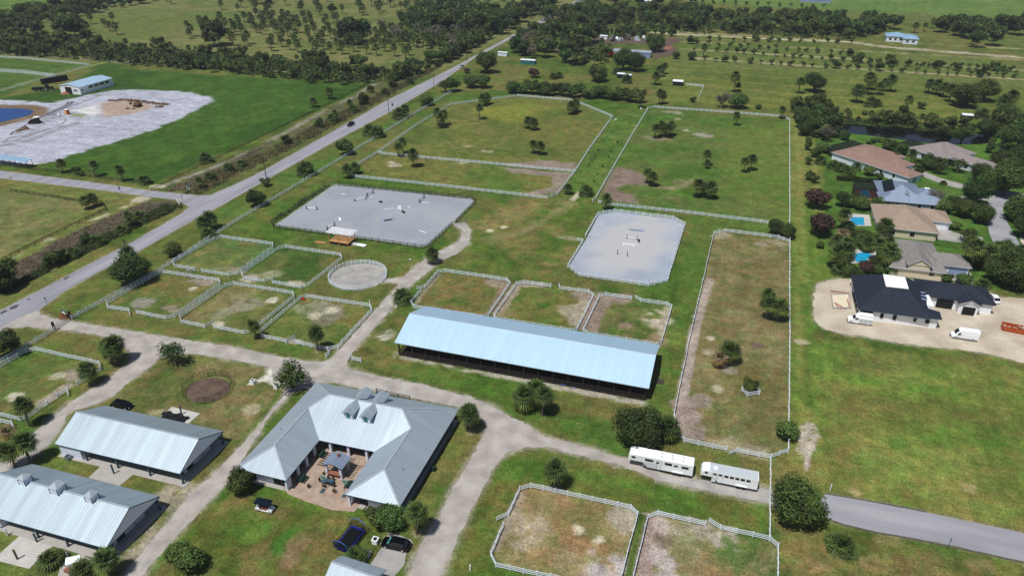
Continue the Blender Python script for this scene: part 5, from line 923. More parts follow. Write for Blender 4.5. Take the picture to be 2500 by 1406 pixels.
for (k,x,y,s) in (('palm',320,556,.9),('lowpalm',240,598,1.1),('foak',215,598,.5),('foak',130,650,.55),('foak',150,640,.5),('lowpalm',345,540,1.1),('lowpalm',180,625,1.),('foak',18,700,.9),('foak',0,715,.9),('lowpalm',300,570,1.),('palm',488,462,.8),('lowpalm',515,440,1.),('lowpalm',560,420,1.),('lowpalm',590,408,.9),('palm',855,268,.9),('lowpalm',862,275,1.1),('lowpalm',810,300,1.1),('palm',820,296,.9),('foak',888,256,.7),('lowpalm',940,232,1),('scrub',780,312,1),('scrub',700,352,1.),('foak',905,226,.5),('scrub',960,215,1.2),('lowpalm',1000,205,1.1)):
    plant(k,x,y,s,{'palm':'palm','lowpalm':'bushy palm','foak':'dark bushy tree','scrub':'scrubby bush'}[k]+' rising from the roadside ditch brush','plants rising from the ditch brush: '+k)
brush('undergrowth','low tangled undergrowth of the far woods beyond the lush field',[(0,92),(150,90),(290,112),(400,118),(640,145),(760,158),(900,168),(1050,182),(900,206),(760,202),(640,185),(290,154),(0,134)],1000,2.6,.8,'leaf',11,.9,26)
brush('undergrowth','low tangled undergrowth of the woods north of the orchard',[(1324,50),(1400,22),(1600,26),(1860,44),(1960,44),(2065,56),(2165,62),(2145,84),(2065,99),(1860,88),(1700,82),(1393,68)],900,3.2,1.,'leaf',12,.9,24)
brush('undergrowth','low tangled undergrowth along the canal',[(1938,275),(2040,290),(2200,306),(2340,320),(2290,322),(2180,312),(2040,303),(2030,320),(1975,330),(1950,305)],260,1.7,.5,'leaf',13,1.,30)
# clipped hedge
mb=MB(); v=[];f=[];t=[];rg=random.Random(4)
a=G(2042,440);b=G(2140,447)
for i in range(2600):
    u=rg.random(); s=rg.choice((0,1,2)); wx=rg.uniform(-.7,.7); z=rg.uniform(.1,1.6)
    if s==0: z=1.6+rg.uniform(-.08,.1)
    else: wx=-.7 if s==1 else .7
    p=Vector((a[0]+(b[0]-a[0])*u,a[1]+(b[1]-a[1])*u+wx,z)); nr=Vector((rg.uniform(-1,1),rg.uniform(-1,1),rg.uniform(0,1))).normalized(); uu=nr.cross(Vector((0.3,.5,.8))).normalized(); ww=nr.cross(uu); q=.18
    b0=len(v); v+=[p-uu*q,p+ww*q,p+uu*q,p-ww*q]; f.append((b0,b0+1,b0+2,b0+3)); t+=[(rg.uniform(.7,1.2),)*3]*4
h=mkcrown('hedge',v,f,t,M['leaf']); tag(h,'long clipped hedge between the pink tiled house and the screened pool','hedge')
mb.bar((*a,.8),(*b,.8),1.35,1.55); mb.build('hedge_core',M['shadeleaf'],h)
# low hedge beside the courtyard lawn
def surplus(names,label,cat,name,keep=292):
    L_=[o for o in COL.objects if o.parent is None and o.name.split('.')[0] in names and o.location.z>-100]
    L_.sort(key=lambda o:(o.location.x**2+o.location.y**2)/(o.scale[0]**2))
    far=[o for o in L_[keep:] if o.type=='MESH']
    V=[];Fc=[];T=[];MI=[];base=0; mats=[]
    for o in far:
        me=o.data; n=len(me.vertices); co=np.empty(n*3,np.float32); me.vertices.foreach_get('co',co); mt=np.array(Matrix.LocRotScale(o.location,o.rotation_euler,o.scale)); co=co.reshape(-1,3)@mt[:3,:3].T+mt[:3,3]; V.append(co)
        tn=np.empty(n*4,np.float32); me.attributes['tint'].data.foreach_get('color',tn); T.append(tn.reshape(-1,4))
        ix=[]
        for m in me.materials:
            if m not in mats: mats.append(m)
            ix.append(mats.index(m))
        for p in me.polygons: Fc.append(tuple(base+v for v in p.vertices)); MI.append(ix[p.material_index])
        base+=n
    if not far: return
    mb=MB(); mb.v=[tuple(x) for x in np.concatenate(V).tolist()]; mb.f=Fc; mb.m=MI; mb.uv=[None]
    o=mb.build(name,mats,tint=np.concatenate(T)); tag(o,label,cat,kind='stuff')
    for q in far: bpy.data.objects.remove(q)
surplus(('palm_tree',),'the smallest, farthest palms of the pastures and woods','palms','far_palms')
surplus(('broadleaf_tree','grey_tree'),'the smallest, farthest trees of the dark woods','woods','far_woods')
surplus(('bush','orchard_tree'),'the smallest, farthest bushes','bushes','far_bushes')
for k in PROTO:
    for o in PROTO[k]:
        def rm(o):
            for c in list(o.children): rm(c)
            bpy.data.objects.remove(o)
        rm(o)
# ---------------- buildings ----------------
M['roofwhite']=roofmat('metal_roof_pale','#a8b5bf',.45,.045,.42,.55,var=.05,seam=.2)
M['roofbarn']=roofmat('metal_roof_barn','#b6c5ce',.6,.07,.7,.55,var=.06,seam=.28)
M['roofarena']=roofmat('metal_roof_arena','#bfdff7',.5,.02,.5,.5,var=.035,seam=.12)
M['roofblue']=roofmat('metal_roof_blue','#8fb0cc',.5,.06,.1,.45,var=.05,seam=.12)
M['roofhouse']=roofmat('metal_roof_house','#a6b6cb',.5,.05,.75,.55,var=.05,seam=.15)
M['tilepink']=roofmat('tile_pink','#8d7469',.35,.12,0,.85,rows=.4,spec=.2,var=.1,seam=.18)
M['tiletan']=roofmat('tile_tan','#9d8a7b',.35,.12,0,.85,rows=.4,spec=.2,var=.05,seam=.2)
M['tilegrey']=roofmat('tile_grey','#8b8280',.35,.12,0,.85,rows=.4,spec=.2,var=.1,seam=.18)
M['tilemauve']=roofmat('shingle_mauve','#86827f',.35,.14,0,.9,rows=.3,spec=.15,var=.1,seam=.15)
M['tileblack']=roofmat('shingle_black','#222937',.35,.25,0,.8,rows=.32,spec=.3,var=.12,seam=.2)
M['shedroof']=roofmat('shed_roof','#e6edf3',.5,.03,.05,.5,var=.05,seam=.1)
M['paver']=surf('paver','#978273','#a48f7e','#ae9a89',.6,5.)
def roof(name,faces,mat,parent,th=.16,trim='trim',smooth=False):
    "roof planes (lists of 3d points) given a thickness and a fascia"
    mb=MB(); key={}; 
    edges={}
    for fc in faces:
        n=Vector((0,0,0)); pts=[Vector(p) for p in fc]
        for i in range(len(pts)): n+=pts[i].cross(pts[(i+1)%len(pts)])
        if n.z<0: pts=pts[::-1]; n=-n
        n.normalize(); u=Vector((0,0,1)).cross(n)
        u=u.normalized() if u.length>1e-3 else Vector((1,0,0)); v=n.cross(u)
        uv=[(p.dot(u)+200,p.dot(v)+200) for p in pts]
        mb.add(pts,[tuple(range(len(pts)))],0,[uv])
        mb.add([p-Vector((0,0,th)) for p in pts],[tuple(range(len(pts)-1,-1,-1))],1)
        for i in range(len(pts)):
            a,b=pts[i],pts[(i+1)%len(pts)]; k=(tuple(round(c,1) for c in a),tuple(round(c,1) for c in b))
            edges[k]=(a,b)
    for k,(a,b) in edges.items():
        if (k[1],k[0]) in edges: continue
        d=Vector((0,0,th)); mb.add([a-d,b-d,b,a],[(0,1,2,3)],1)
    return mb.build(name,[M[mat],M[trim]],parent,world=True)
def P3(x,y,z): g=G(x,y,z); return (g[0],g[1],z)
def ridgecap(t,segs,mat='roofwhite',w_=.3):
    mb=MB()
    for a,b in segs: mb.bar((a[0],a[1],a[2]+.03),(b[0],b[1],b[2]+.03),w_,.05)
    mb.build('ridge_cap',M['silver'],t,world=True)
def rect(x0,y0,x1,y1): return [(x0,y0),(x1,y0),(x1,y1),(x0,y1)]
# --- covered arena ---
def covered_arena():
    SW,SE=P3(963,836,3.9),P3(1583,948,3.9); NW,NE=P3(1038.6,746.8,3.9),P3(1613.8,842,3.9)
    x0,x1=-70.3,-10.3; y0a,y0b=SW[1],SE[1]; y1a,y1b=NW[1],NE[1]; ze,zr=3.9,6.9
    t=thing('covered_arena','huge open sided riding arena under a pale blue metal roof','building',(x0,y0a,0))
    ma,mb_=(y0a+y1a)/2,(y0b+y1b)/2
    roof('roof',[[(x0,y0a,ze),(x1,y0b,ze),(x1,mb_,zr),(x0,ma,zr)],[(x0,ma,zr),(x1,mb_,zr),(x1,y1b,ze),(x0,y1a,ze)]],'roofarena',t,trim='silver')
    ridgecap(t,[((x0,ma,zr),(x1,mb_,zr))])
    n=18
    for side in (0,1):
        rl=MB()
        for i in range(n):
            f=i/(n-1); x=x0+.7+(x1-x0-1.4)*f; y=(y0a+(y0b-y0a)*f+.75) if side==0 else (y1a+(y1b-y1a)*f-.75)
            mb=MB(); mb.box((x,y,ze/2+.1),(.3,.3,ze+.25)); mb.build('post',M['darkwood'],t,world=True)
            if i: 
                for h in (.5,.95,1.35): rl.bar((px,py,h),(x,y,h),.06,.18)
            px,py=x,y
        rl.build('kick_rail',M['darkwood'],t,world=True)
    for x,ya,yb in ((x0+.7,y0a,y1a),(x1-.7,y0b,y1b)):
        mb=MB(); mb.bar((x,ya+.7,3.8),(x,yb-.7,3.8),.15,.3); ym=(ya+yb)/2
        for k in (-.5,0,.5): mb.bar((x,ym+k*8,3.8),(x,ym+k*8,3.8+2.8*(1-abs(k))),.15)
        mb.bar((x,ya+.7,3.8),(x,ym,6.6),.12,.25); mb.bar((x,yb-.7,3.8),(x,ym,6.6),.12,.25)
        for q in (ya+5,yb-5): mb.box((x,q,1.9),(.25,.25,3.8))
        for h in (.5,.95,1.35): mb.bar((x,ya+.8,h),(x,ya+5,h),.06,.18); mb.bar((x,yb-.8,h),(x,yb-5,h),.06,.18)
        mb.build('end_truss',M['darkwood'],t,world=True)
    tr=MB()
    for i in range(1,17):
        x=x0+.7+(x1-x0-1.4)*i/17; ya=y0a+(y0b-y0a)*i/17; tr.bar((x,ya+.8,3.7),(x,ya+17.2,3.7),.1,.2); tr.bar((x,ya+.8,3.7),(x,ya+9,6.5),.1,.2); tr.bar((x,ya+17.2,3.7),(x,ya+9,6.5),.1,.2)
    tr.build('trusses',M['darkwood'],t,world=True)
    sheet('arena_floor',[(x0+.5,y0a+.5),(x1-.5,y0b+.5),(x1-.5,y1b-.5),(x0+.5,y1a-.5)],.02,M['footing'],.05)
    pl=MB()
    for a,b in (((1368,937),(1380,940)),((1395,943),(1406,947))):
        pl.tube([P3(*a,.1),P3(*b,.1)],.07,6)
    o=pl.build('jump_poles',M['skyblue']); tag(o,'sky blue jump poles lying along the open side of the big arena','poles')
    return t
covered_arena()
# --- two long stables ---
def stable(label,x0,x1,ya,yb,slope,ze,zr,wallx,posts,cup=None,name='stable'):
    # slope: how much y grows from x0 to x1
    Y=lambda x,y: y+slope*(x-x0)/(x1-x0); ym=(ya+yb)/2
    t=thing(name,label,'building',(x0,ya,0))
    roof('roof',[[(x0,Y(x0,ya),ze),(x1,Y(x1,ya),ze),(x1,Y(x1,ym),zr),(x0,Y(x0,ym),zr)],[(x0,Y(x0,ym),zr),(x1,Y(x1,ym),zr),(x1,Y(x1,yb),ze),(x0,Y(x0,yb),ze)]],'roofbarn',t,.22)
    ridgecap(t,[((x0,Y(x0,ym),zr),(x1,Y(x1,ym),zr))])
    iy0,iy1=ya+2.6,yb-2.4; ix1=x1-1.8
    wl=MB(); wl.prism([(x0+.5,Y(x0,iy0)),(ix1,Y(ix1,iy0)),(ix1,Y(ix1,iy1)),(x0+.5,Y(x0,iy1))],.1,ze+.2)
    wl.prism([(x0+.45,Y(x0,ya+.3)),(wallx,Y(wallx,ya+.3)),(wallx,Y(wallx,iy0+.1)),(x0+.45,Y(x0,iy0+.1))],.1,ze-.25)
    wl.build('wall',M['wall'],t,world=True)
    for x in (x0+.3,x1-.12):
        g=MB(); th=.12; pts=[(Y(x,ya)+.15,ze-.22),(Y(x,yb)-.15,ze-.22),(Y(x,ym),zr-.22)]
        g.add([(x-th/2,p[0],p[1]) for p in pts]+[(x+th/2,p[0],p[1]) for p in pts],[(0,2,1),(3,4,5),(0,1,4,3),(1,2,5,4),(2,0,3,5)]); g.build('gable',M['wall'],t,world=True)
        s=MB(); s.bar((x,Y(x,ya)+.1,ze-.3),(x,Y(x,yb)-.1,ze-.3),.2,.2); s.build('gable_beam',M['trim'],t,world=True)
    for x in posts+[x1-.3]:
        for yy in (ya+.45,yb-.45):
            mb=MB(); mb.box((x,Y(x,yy),ze/2),(.28,.28,ze)); mb.box((x,Y(x,yy),.25),(.4,.4,.4)); mb.build('post',M['trim'],t,world=True)
    fr=MB(); fr.bar((wallx,Y(wallx,iy0)-.02,1.55),(ix1-.05,Y(ix1,iy0)-.02,1.55),.05,2.9); fr.build('stall_front',M['darkgrey'],t,world=True)  # stall fronts in one even dark grey
    for yy in (iy0-.05,iy1+.03):
        k=0; x=wallx+1.6
        while x<ix1-1.5:
            d=MB(); d.box((x,Y(x,yy),1.25),(1.5,.08,2.3)); d.build('stall_door',M['dark'],t,world=True); x+=3.4
    d=MB(); d.box((ix1+.04,Y(ix1,ya+4.2),1.3),(.08,1.6,2.3)); d.build('door',M['dark'],t,world=True)
    d=MB()
    for q in (.42,.62,.82): d.box((ix1+.03,Y(ix1,ya+(yb-ya)*q),1.5),(.06,.09,2.8))
    d.build('wall_trim',M['trim'],t,world=True)
    s=MB(); s.prism([(x0-.1,Y(x0,ya-.3)),(x1+.5,Y(x1,ya-.3)),(x1+.5,Y(x1,yb+.4)),(x0-.1,Y(x0,yb+.4))],-.1,.09); s.build('slab',M['concrete'],t,world=True)
    for (cx_,s_) in (cup or []):
        c=thing('cupola',None,None,(0,0,0)); c.parent=t; l=t.location; c.location=(cx_-l.x,Y(cx_,ym)-l.y,zr-.9)
        for nm,fn,mt in (('cupola_wall',lambda b:b.box((0,0,.95),(s_,s_,1.9)),'wall'),('cupola_trim',lambda b:[b.box((sx*s_/2,sy*s_/2,.95),(.1,.1,1.95)) for sx in(-1,1) for sy in(-1,1)],'trim')):
            b=MB(); fn(b); b.build(nm,M[mt],c)
        h=s_/2+.15; b=[(-h,-h,1.9),(h,-h,1.9),(h,h,1.9),(-h,h,1.9)]; ap=(0,0,2.65)
        tmp=MB(); tmp.add(b+[ap],[(0,1,4),(1,2,4),(2,3,4),(3,0,4),(3,2,1,0)]); tmp.build('cupola_roof',M['silver'],c)
    return t
PX=lambda lst,y: [G(q,y2)[0] for q,y2 in lst]
stable('long white stable with a ribbed pale metal roof behind the courtyard path, without roof turrets',-118.0,-89.1,73.4,85.9,.9,3.0,6.15,-112.5,[G(217,1122)[0],G(292,1140)[0],G(368,1161)[0]])
stable('long white stable at the lower left edge with three little roof turrets',-117.3,-88.6,55.6,67.8,.8,3.0,6.15,-112.,[G(19,1288)[0]-1,G(104,1305)[0],G(150,1322)[0]+2],[(P3(58,1172,6.5)[0],1.5),(P3(142,1189,6.5)[0],1.8),(P3(225,1211,6.5)[0],1.5)])
# --- courtyard stable ---
def courtyard():
    tl=lambda x,y:(560+x/3.906,900+y/3.906)
    z=3.0; q=lambda a,b,h: P3(*tl(a,b),h)
    A,B_,Cc,D=q(830,125,z),q(2192,382,z),q(1625,1315,z),q(1098,1195,z)
    E_,Ff,I1,I2=q(540,1065,z),q(60,950,z),q(858,680,z),q(1380,790,z)
    hw,he=q(430,728,5.7),q(1475,955,5.7); mw,me_=q(752,370,5.7),q(1733,565,5.7); rw,re=q(950,240,7.45),q(1645,378,7.45)
    t=thing('courtyard_stable','large U shaped stable with grey metal hip roofs and four dormers round a paved courtyard','building',(A[0],Ff[1],0))
    roof('roof',[[Ff,hw,mw,rw,A],[A,rw,re,B_],[rw,mw,I1,I2,me_,re],[hw,E_,I1,mw],[Ff,E_,hw],[B_,re,me_,he,Cc],[I2,D,he,me_],[D,Cc,he]],'roofwhite',t,.2)
    ridgecap(t,[(Ff,hw),(hw,E_),(hw,mw),(mw,rw),(A,rw),(rw,re),(re,B_),(re,me_),(me_,he),(he,Cc),(he,D)])
    ix=lambda p,dx,dy:(p[0]+dx,p[1]+dy)
    wl=MB()
    wl.prism([ix(Ff,1.2,1.2),ix(E_,-2.2,1.2),ix(I1,-2.2,2.5),ix(I2,2.2,2.5),ix(D,2.2,1.2),ix(Cc,-1.2,1.2),ix(B_,-1.2,-1.2),ix(A,1.2,-1.2)],.05,3.05)
    wl.build('wall',M['wall'],t,world=True)
    dk=MB()
    for a,b_,dx,dy,e in ((I1,I2,0,2.42,0),(E_,I1,-2.16,0,1),(D,I2,2.16,0,1),(B_,Cc,-1.16,0,1)):
        pa=(a[0]+dx,a[1]+dy+(.0 if not e else (1.3 if a is not B_ else -1.3)),1.5); pb=(b_[0]+dx,b_[1]+dy-(0 if not e else (0 if b_ is not Cc else -1.3)),1.5); dk.bar(pa,pb,.06,2.9)
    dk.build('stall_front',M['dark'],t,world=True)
    # posts round the court and along the gables
    def posts(a,b,n,dx,dy):
        for i in range(n):
            f=(i+.5)/n; x=a[0]+(b[0]-a[0])*f+dx;y=a[1]+(b[1]-a[1])*f+dy; mb=MB(); mb.box((x,y,1.45),(.45,.45,2.9)); mb.build('column',M['wall'],t,world=True)
    posts(I1,I2,3,0,.5); posts(E_,I1,4,-.5,0); posts(D,I2,4,.5,0)
    for p,dx in ((Ff,.5),(E_,-.5),(D,.5),(Cc,-.5)): mb=MB(); mb.box((p[0]+dx,p[1]+.5,1.45),(.4,.4,2.9)); mb.build('column',M['wall'],t,world=True)
    # dark doors and windows
    def doors(a,b,n,dx,dy,ax,w_=1.4,h=2.3,zc=1.25,mt='dark',nm='stall_door'):
        for i in range(n):
            f=(i+.5)/n; x=a[0]+(b[0]-a[0])*f+dx;y=a[1]+(b[1]-a[1])*f+dy; mb=MB(); mb.box((x,y,zc),(w_,.1,h) if ax else (.1,w_,h)); mb.build(nm,M[mt],t,world=True)
    doors(A,Ff,7,1.15,0,0,1.,1.1,1.7,'glass','window')
    doors(Ff,E_,2,-.3,1.15,1,1.6,2.2); doors(D,Cc,2,.3,1.15,1,1.6,2.2)
    # dormers
    l=t.location
    def dormer(x,yr,yf,zt):
        d=thing('dormer',None,None); d.parent=t; d.location=(x-l.x,yf-l.y,0)
        L_=yr-yf; w_=.95; o_=.35; s=1 if L_>0 else -1
        rf=MB(); zb=zt-.75; y0=-o_*s; w2=w_+o_
        top=[(-w2,y0,zb),(0,y0,zt),(w2,y0,zb),(-w2,L_*.62,zb),(0,L_,zt),(w2,L_*.62,zb)]
        dn=[(a,b,c-.12) for a,b,c in top]
        rf.add(top+dn,[(0,1,4,3),(1,2,5,4),(6,9,10,7),(7,10,11,8),(0,6,7,1),(1,7,8,2),(0,3,9,6),(2,8,11,5)],0,[[(0,0),(0,1),(3,1),(3,0)]]*8); rf.build('dormer_roof',M['roofwhite'],d)
        b=MB(); b.prism([(-w_,0),(w_,0),(w_,L_*.7),(-w_,L_*.7)],zb-2.1,zb-.08); b.add([(-w_,0,zb-.1),(w_,0,zb-.1),(0,0,zt-.2),(-w_,.1*s,zb-.1),(w_,.1*s,zb-.1),(0,.1*s,zt-.2)],[(0,1,2),(3,5,4)]); b.build('dormer_wall',M['wall'],d)
        if s>0:
            b=MB(); pts=[(-.45,-.03,zb-1.15),(.45,-.03,zb-1.15),(.45,-.03,zb-.2),(0,-.03,zb+.15),(-.45,-.03,zb-.2)]; b.add(pts+[(p[0],.02,p[2]) for p in pts],[(0,1,2,3,4),(9,8,7,6,5)]+[(i,5+i,5+(i+1)%5,(i+1)%5) for i in range(5)]); b.build('louvre',M['tealsign'],d)
    ym=(rw[1]+re[1])/2
    for xx in (q(1210,300,7.5)[0],q(1380,330,7.5)[0]): dormer(xx,ym,ym-3.9,7.62); dormer(xx,ym,ym+3.9,7.62)
    v=MB()
    for a_,b_ in ((1445,880),(1625,912),(1655,960),(490,575)): p=q(a_,b_,4.4); v.cyl((p[0],p[1],3.9),.12,.75,8)
    v.build('vent_pipe',M['greymetal'],t,world=True)
    pv=sheet('courtyard_paving',[(I1[0]-2,I1[1]+2.4),(E_[0]-2,E_[1]+1),(E_[0]+.2,E_[1]-.4),(E_[0]+4,E_[1]-.9),(D[0]-2,D[1]-1.6),(D[0]+2,D[1]-.7),(D[0]+2.1,D[1]+1.4),(I2[0]+2.1,I2[1]+2.4)],.05,M['paver'],.05,.5)
    sheet('stable_apron',[(A[0]+.2,A[1]-.2),(Ff[0]+.2,Ff[1]+.2),(E_[0]-.2,E_[1]+.2),(E_[0]-.1,E_[1]+1.),(I1[0]-2.,I1[1]+2.5),(I2[0]+2.,I2[1]+2.5),(D[0]+2.0,D[1]+1),(D[0]+.2,D[1]+.2),(Cc[0]-.2,Cc[1]+.2),(B_[0]-.2,B_[1]-.2)],.04,M['concrete'])
    return t
courtyard()
# --- gazebo ---
c=G(560+1000/3.906,900+960/3.906,1.2); GZ=(-63.3,86.4)
t=thing('gazebo','gazebo with a small grey gable roof and slatted pergola wings in the paved courtyard','gazebo',(GZ[0],GZ[1],0))
for sx in (-1.5,1.5):
    for sy in (-1.3,1.3): mb=MB(); mb.box((sx,sy,1.35),(.42,.42,2.7)); mb.build('column',M['wall'],t)
w2,dd=2.15,1.75; z0,z1=2.85,3.75
top=[(-w2,-dd,z0),(-w2,dd,z0),(0,dd,z1),(0,-dd,z1),(w2,dd,z0),(w2,-dd,z0)]
roof('roof',[[(p[0]+GZ[0],p[1]+GZ[1],p[2]) for p in (top[0],top[3],top[2],top[1])],[(p[0]+GZ[0],p[1]+GZ[1],p[2]) for p in (top[3],top[5],top[4],top[2])]],'roofhouse',t,.12)
mb=MB(); 
for k in range(7): yy=-1.7+k*.56; mb.bar((-3.1,yy,2.7),(-1.6,yy,2.7),.1,.16); mb.bar((1.6,yy,2.7),(3.1,yy,2.7),.1,.16)
mb.build('rafters',M['darkwood'],t)
mb=MB(); mb.box((0,-1.0,.5),(2.6,.6,1.)); mb.box((0,-1.35,1.03),(3.,.8,.08)); mb.build('bar_counter',M['brick'],t)
mb=MB(); mb.box((.2,.6,3.6),(.45,.45,1.2)); mb.build('chimney',M['brick'],t)
# --- small metal roofed hut at the bottom edge ---
tl=lambda x,y:(560+x/4.63,1180+y/4.63)
r0,r1=P3(*tl(1155,880),4.6),P3(*tl(1665,1060),4.6); n0,n1=P3(*tl(1265,810),3.3),P3(*tl(1780,970),3.3)
t=thing('hut','small building with a bright white and blue metal gable roof cut by the bottom edge','building',(r0[0],r0[1]-3,0))
sw=(r0[0]-.1,2*r0[1]-n0[1],3.3); se=(r1[0],2*r1[1]-n1[1],3.3)
roof('roof',[[sw,se,r1,r0],[r0,r1,n1,n0]],'roofwhite',t,.15); ridgecap(t,[(r0,r1)])
mb=MB(); mb.prism([(sw[0]+.5,sw[1]+.5),(se[0]-.6,se[1]+.5),(n1[0]-.6,n1[1]-.5),(n0[0]+.5,n0[1]-.5)],0,3.25); mb.build('wall',M['wall'],t,world=True)
mb=MB(); x=n1[0]-.55; mb.box((x,r1[1]+.8,1.9),(.08,1.1,1.1)); mb.build('window',M['glass'],t,world=True)
for s_ in (-1,):
    g=MB(); x=se[0]-.35; g.add([(x,se[1]+.3,3.2),(x,n1[1]-.3,3.2),(x,r1[1],4.5),(x-.12,se[1]+.3,3.2),(x-.12,n1[1]-.3,3.2),(x-.12,r1[1],4.5)],[(0,1,2),(3,5,4),(0,3,4,1),(1,4,5,2),(2,5,3,0)]); g.build('gable',M['wall'],t,world=True)
# --- generic hip / gable houses ---
def block(t,cx_,cy_,wx,dy,rot,ze,pitch,kind,mat,wall='wall',over=.55,trim='wall',zb=0.,walls=True):
    "one roofed block; long side along local x"
    c_,s_=math.cos(R(rot)),math.sin(R(rot)); T=lambda x,y,z:(cx_+x*c_-y*s_,cy_+x*s_+y*c_,z)
    hx,hy=wx/2,dy/2; zr=ze+pitch*min(hx,hy)
    if kind=='hip':
        if hx>=hy: a,b=(-hx+hy,0),(hx-hy,0)
        else: a,b=(0,-hy+hx),(0,hy-hx)
        A=T(-hx,-hy,ze);B=T(hx,-hy,ze);Cc=T(hx,hy,ze);D=T(-hx,hy,ze)
        if abs(hx-hy)<.3: ap=T(0,0,zr); fs=[[A,B,ap],[B,Cc,ap],[Cc,D,ap],[D,A,ap]]
        elif hx>hy: a,b=T(*a,zr),T(*b,zr); fs=[[A,B,b,a],[B,Cc,b],[Cc,D,a,b],[D,A,a]]
        else: a,b=T(*a,zr),T(*b,zr); fs=[[A,B,a],[B,Cc,b,a],[Cc,D,b],[D,A,a,b]]
    else:
        zr=ze+pitch*hy; A=T(-hx,-hy,ze);B=T(hx,-hy,ze);Cc=T(hx,hy,ze);D=T(-hx,hy,ze);a,b=T(-hx,0,zr),T(hx,0,zr); fs=[[A,B,b,a],[Cc,D,a,b]]
        for x in (-hx+over*.8,hx-over*.8):
            g=MB(); o=.06; g.add([T(x-o,-hy+over,ze-.05),T(x-o,hy-over,ze-.05),T(x-o,0,zr-.2),T(x+o,-hy+over,ze-.05),T(x+o,hy-over,ze-.05),T(x+o,0,zr-.2)],[(0,2,1),(3,4,5),(0,1,4,3),(1,2,5,4),(2,0,3,5)]); g.build('gable',M[wall],t,world=True)
    roof('roof',fs,mat,t,.16,trim=trim)
    if walls:
        mb=MB(); mb.prism([T(-hx+over,-hy+over,0)[:2],T(hx-over,-hy+over,0)[:2],T(hx-over,hy-over,0)[:2],T(-hx+over,hy-over,0)[:2]],zb,ze-.02); mb.build('wall',M[wall],t,world=True)
    def opening(side,f,w_,h,zc,mt='glass',nm='window',fr=True):
        x,y,ax={'S':(-hx+over+(wx-2*over)*f,-hy+over-.04,0),'N':(-hx+over+(wx-2*over)*f,hy-over+.04,0),'E':(hx-over+.04,-hy+over+(dy-2*over)*f,1),'W':(-hx+over-.04,-hy+over+(dy-2*over)*f,1)}[side]
        p=T(x,y,zc); mb=MB(); mb.box(p,(w_,.12,h) if not ax else (.12,w_,h),R(rot)); o=mb.build(nm,M[mt],t,world=True)
        if fr:
            f2=MB(); f2.box(p,(w_+.24,.06,h+.24) if not ax else (.06,w_+.24,h+.24),R(rot)); f2.build('window_frame',M['white'],t,world=True)
    return opening
def house(label,loc,name='house'): return thing(name,label,'house',(loc[0],loc[1],0))
t=house('house with a pink brown tiled hip roof and a long white side wall',(45,308))
o=block(t,51.6,313.4,19.5,22,-42,3,.36,'hip','tilepink'); o2=block(t,57.,299.9,25,9,-42,2.92,.4,'hip','tilepink')
for f in (.1,.25,.4,.52,.75): o2('S',f,.9,1.3,1.7)
for f in (.3,.7): o('W',f,1.4,1.4,1.6)
o2('E',.5,2.4,2.2,1.15,'bluegrey','garage_door')
block(t,61.5,306,9,10,-42,2.85,.4,'hip','tilepink')
t=house('house with a weathered grey tiled hip roof and a long lower wing, by the canal',(75,322))
o=block(t,81.2,328.6,17,20,-49,3,.4,'hip','tilegrey'); o2=block(t,89.3,318.,24,8.5,-40,2.9,.45,'hip','tilegrey')
for f in (.2,.45,.7): o('S',f,1.2,1.5,1.6); 
for f in (.55,.75,.9): o2('S',f,1.3,1.4,1.5)
o2('S',.3,3.4,2.3,1.2,'dark','garage_door'); block(t,84,321.5,6,6,-49,3.4,.5,'hip','tilegrey')
t=house('pale blue metal roofed house with a black solar panel on the roof',(50,262))
o=block(t,57.6,272.5,14.5,18,2,3,.42,'hip','roofhouse','bluegrey'); o2=block(t,60.8,265.9,21.5,8.4,4,2.9,.42,'hip','roofhouse','bluegrey'); block(t,66.5,273.5,8.5,9,3,2.85,.36,'hip','roofhouse','bluegrey')
for f in (.1,.25,.4,.6,.8): o2('S',f,1.2,1.5,1.5)
o('W',.3,2.2,2,1.3); o('W',.7,2.2,2,1.3)
A=lambda x,y,z=3:G(1860+x/3.906,300+y/3.906,z)
# solar panel lying on the west slope
def slopequad(t,name,pts,mat,nm=None):
    p=[(*A(x,y,z),z) for x,y,z in pts]; mb=MB(); u=[(a,b,c+.12) for a,b,c in p]; mb.add([tuple(v) for v in p]+u,[(4,5,6,7),(0,3,2,1),(0,1,5,4),(1,2,6,5),(2,3,7,6),(3,0,4,7)]); return mb.build(name,mat,t,world=True)
def wz(x,y,z0=3.,pitch=.42,xe=50.35):   # height of the west slope above a point
    for _ in range(12): z0=3.+pitch*max(0,A(x,y,z0)[0]-xe)
    return z0
q=[(1143,560),(1240,534),(1270,634),(1165,657)]
solar=[]
for r_ in range(5):
    f0,f1=r_/5+.015,(r_+1)/5-.015; lp=lambda a,b,f:(a[0]+(b[0]-a[0])*f,a[1]+(b[1]-a[1])*f)
    pts=[lp(q[0],q[3],f0),lp(q[1],q[2],f0),lp(q[1],q[2],f1),lp(q[0],q[3],f1)]
    slopequad(t,'solar_panel',[(x,y,wz(x,y)+.15) for x,y in pts],M['blackmetal'])
t=house('house with a tan shingled hip roof, white garage and curving pale drive',(47,236))
o=block(t,55.4,246,17.5,20.5,1,3,.47,'hip','tiletan','cream'); o2=block(t,63.6,251.6,13.,10.5,1,2.9,.42,'hip','tiletan','wall'); block(t,60.2,240.0,9,8,1,2.86,.42,'hip','tiletan','cream')
for f in (.25,.6): o('S',f,1.5,1.4,1.6)
o('W',.2,2.6,2.1,1.2); o('W',.6,2.6,2.1,1.2); o2('S',.72,4.6,2.2,1.15,'white','garage_door')
t=house('grey shingled house with a cream gable, between the round pool and the lane',(46,208))
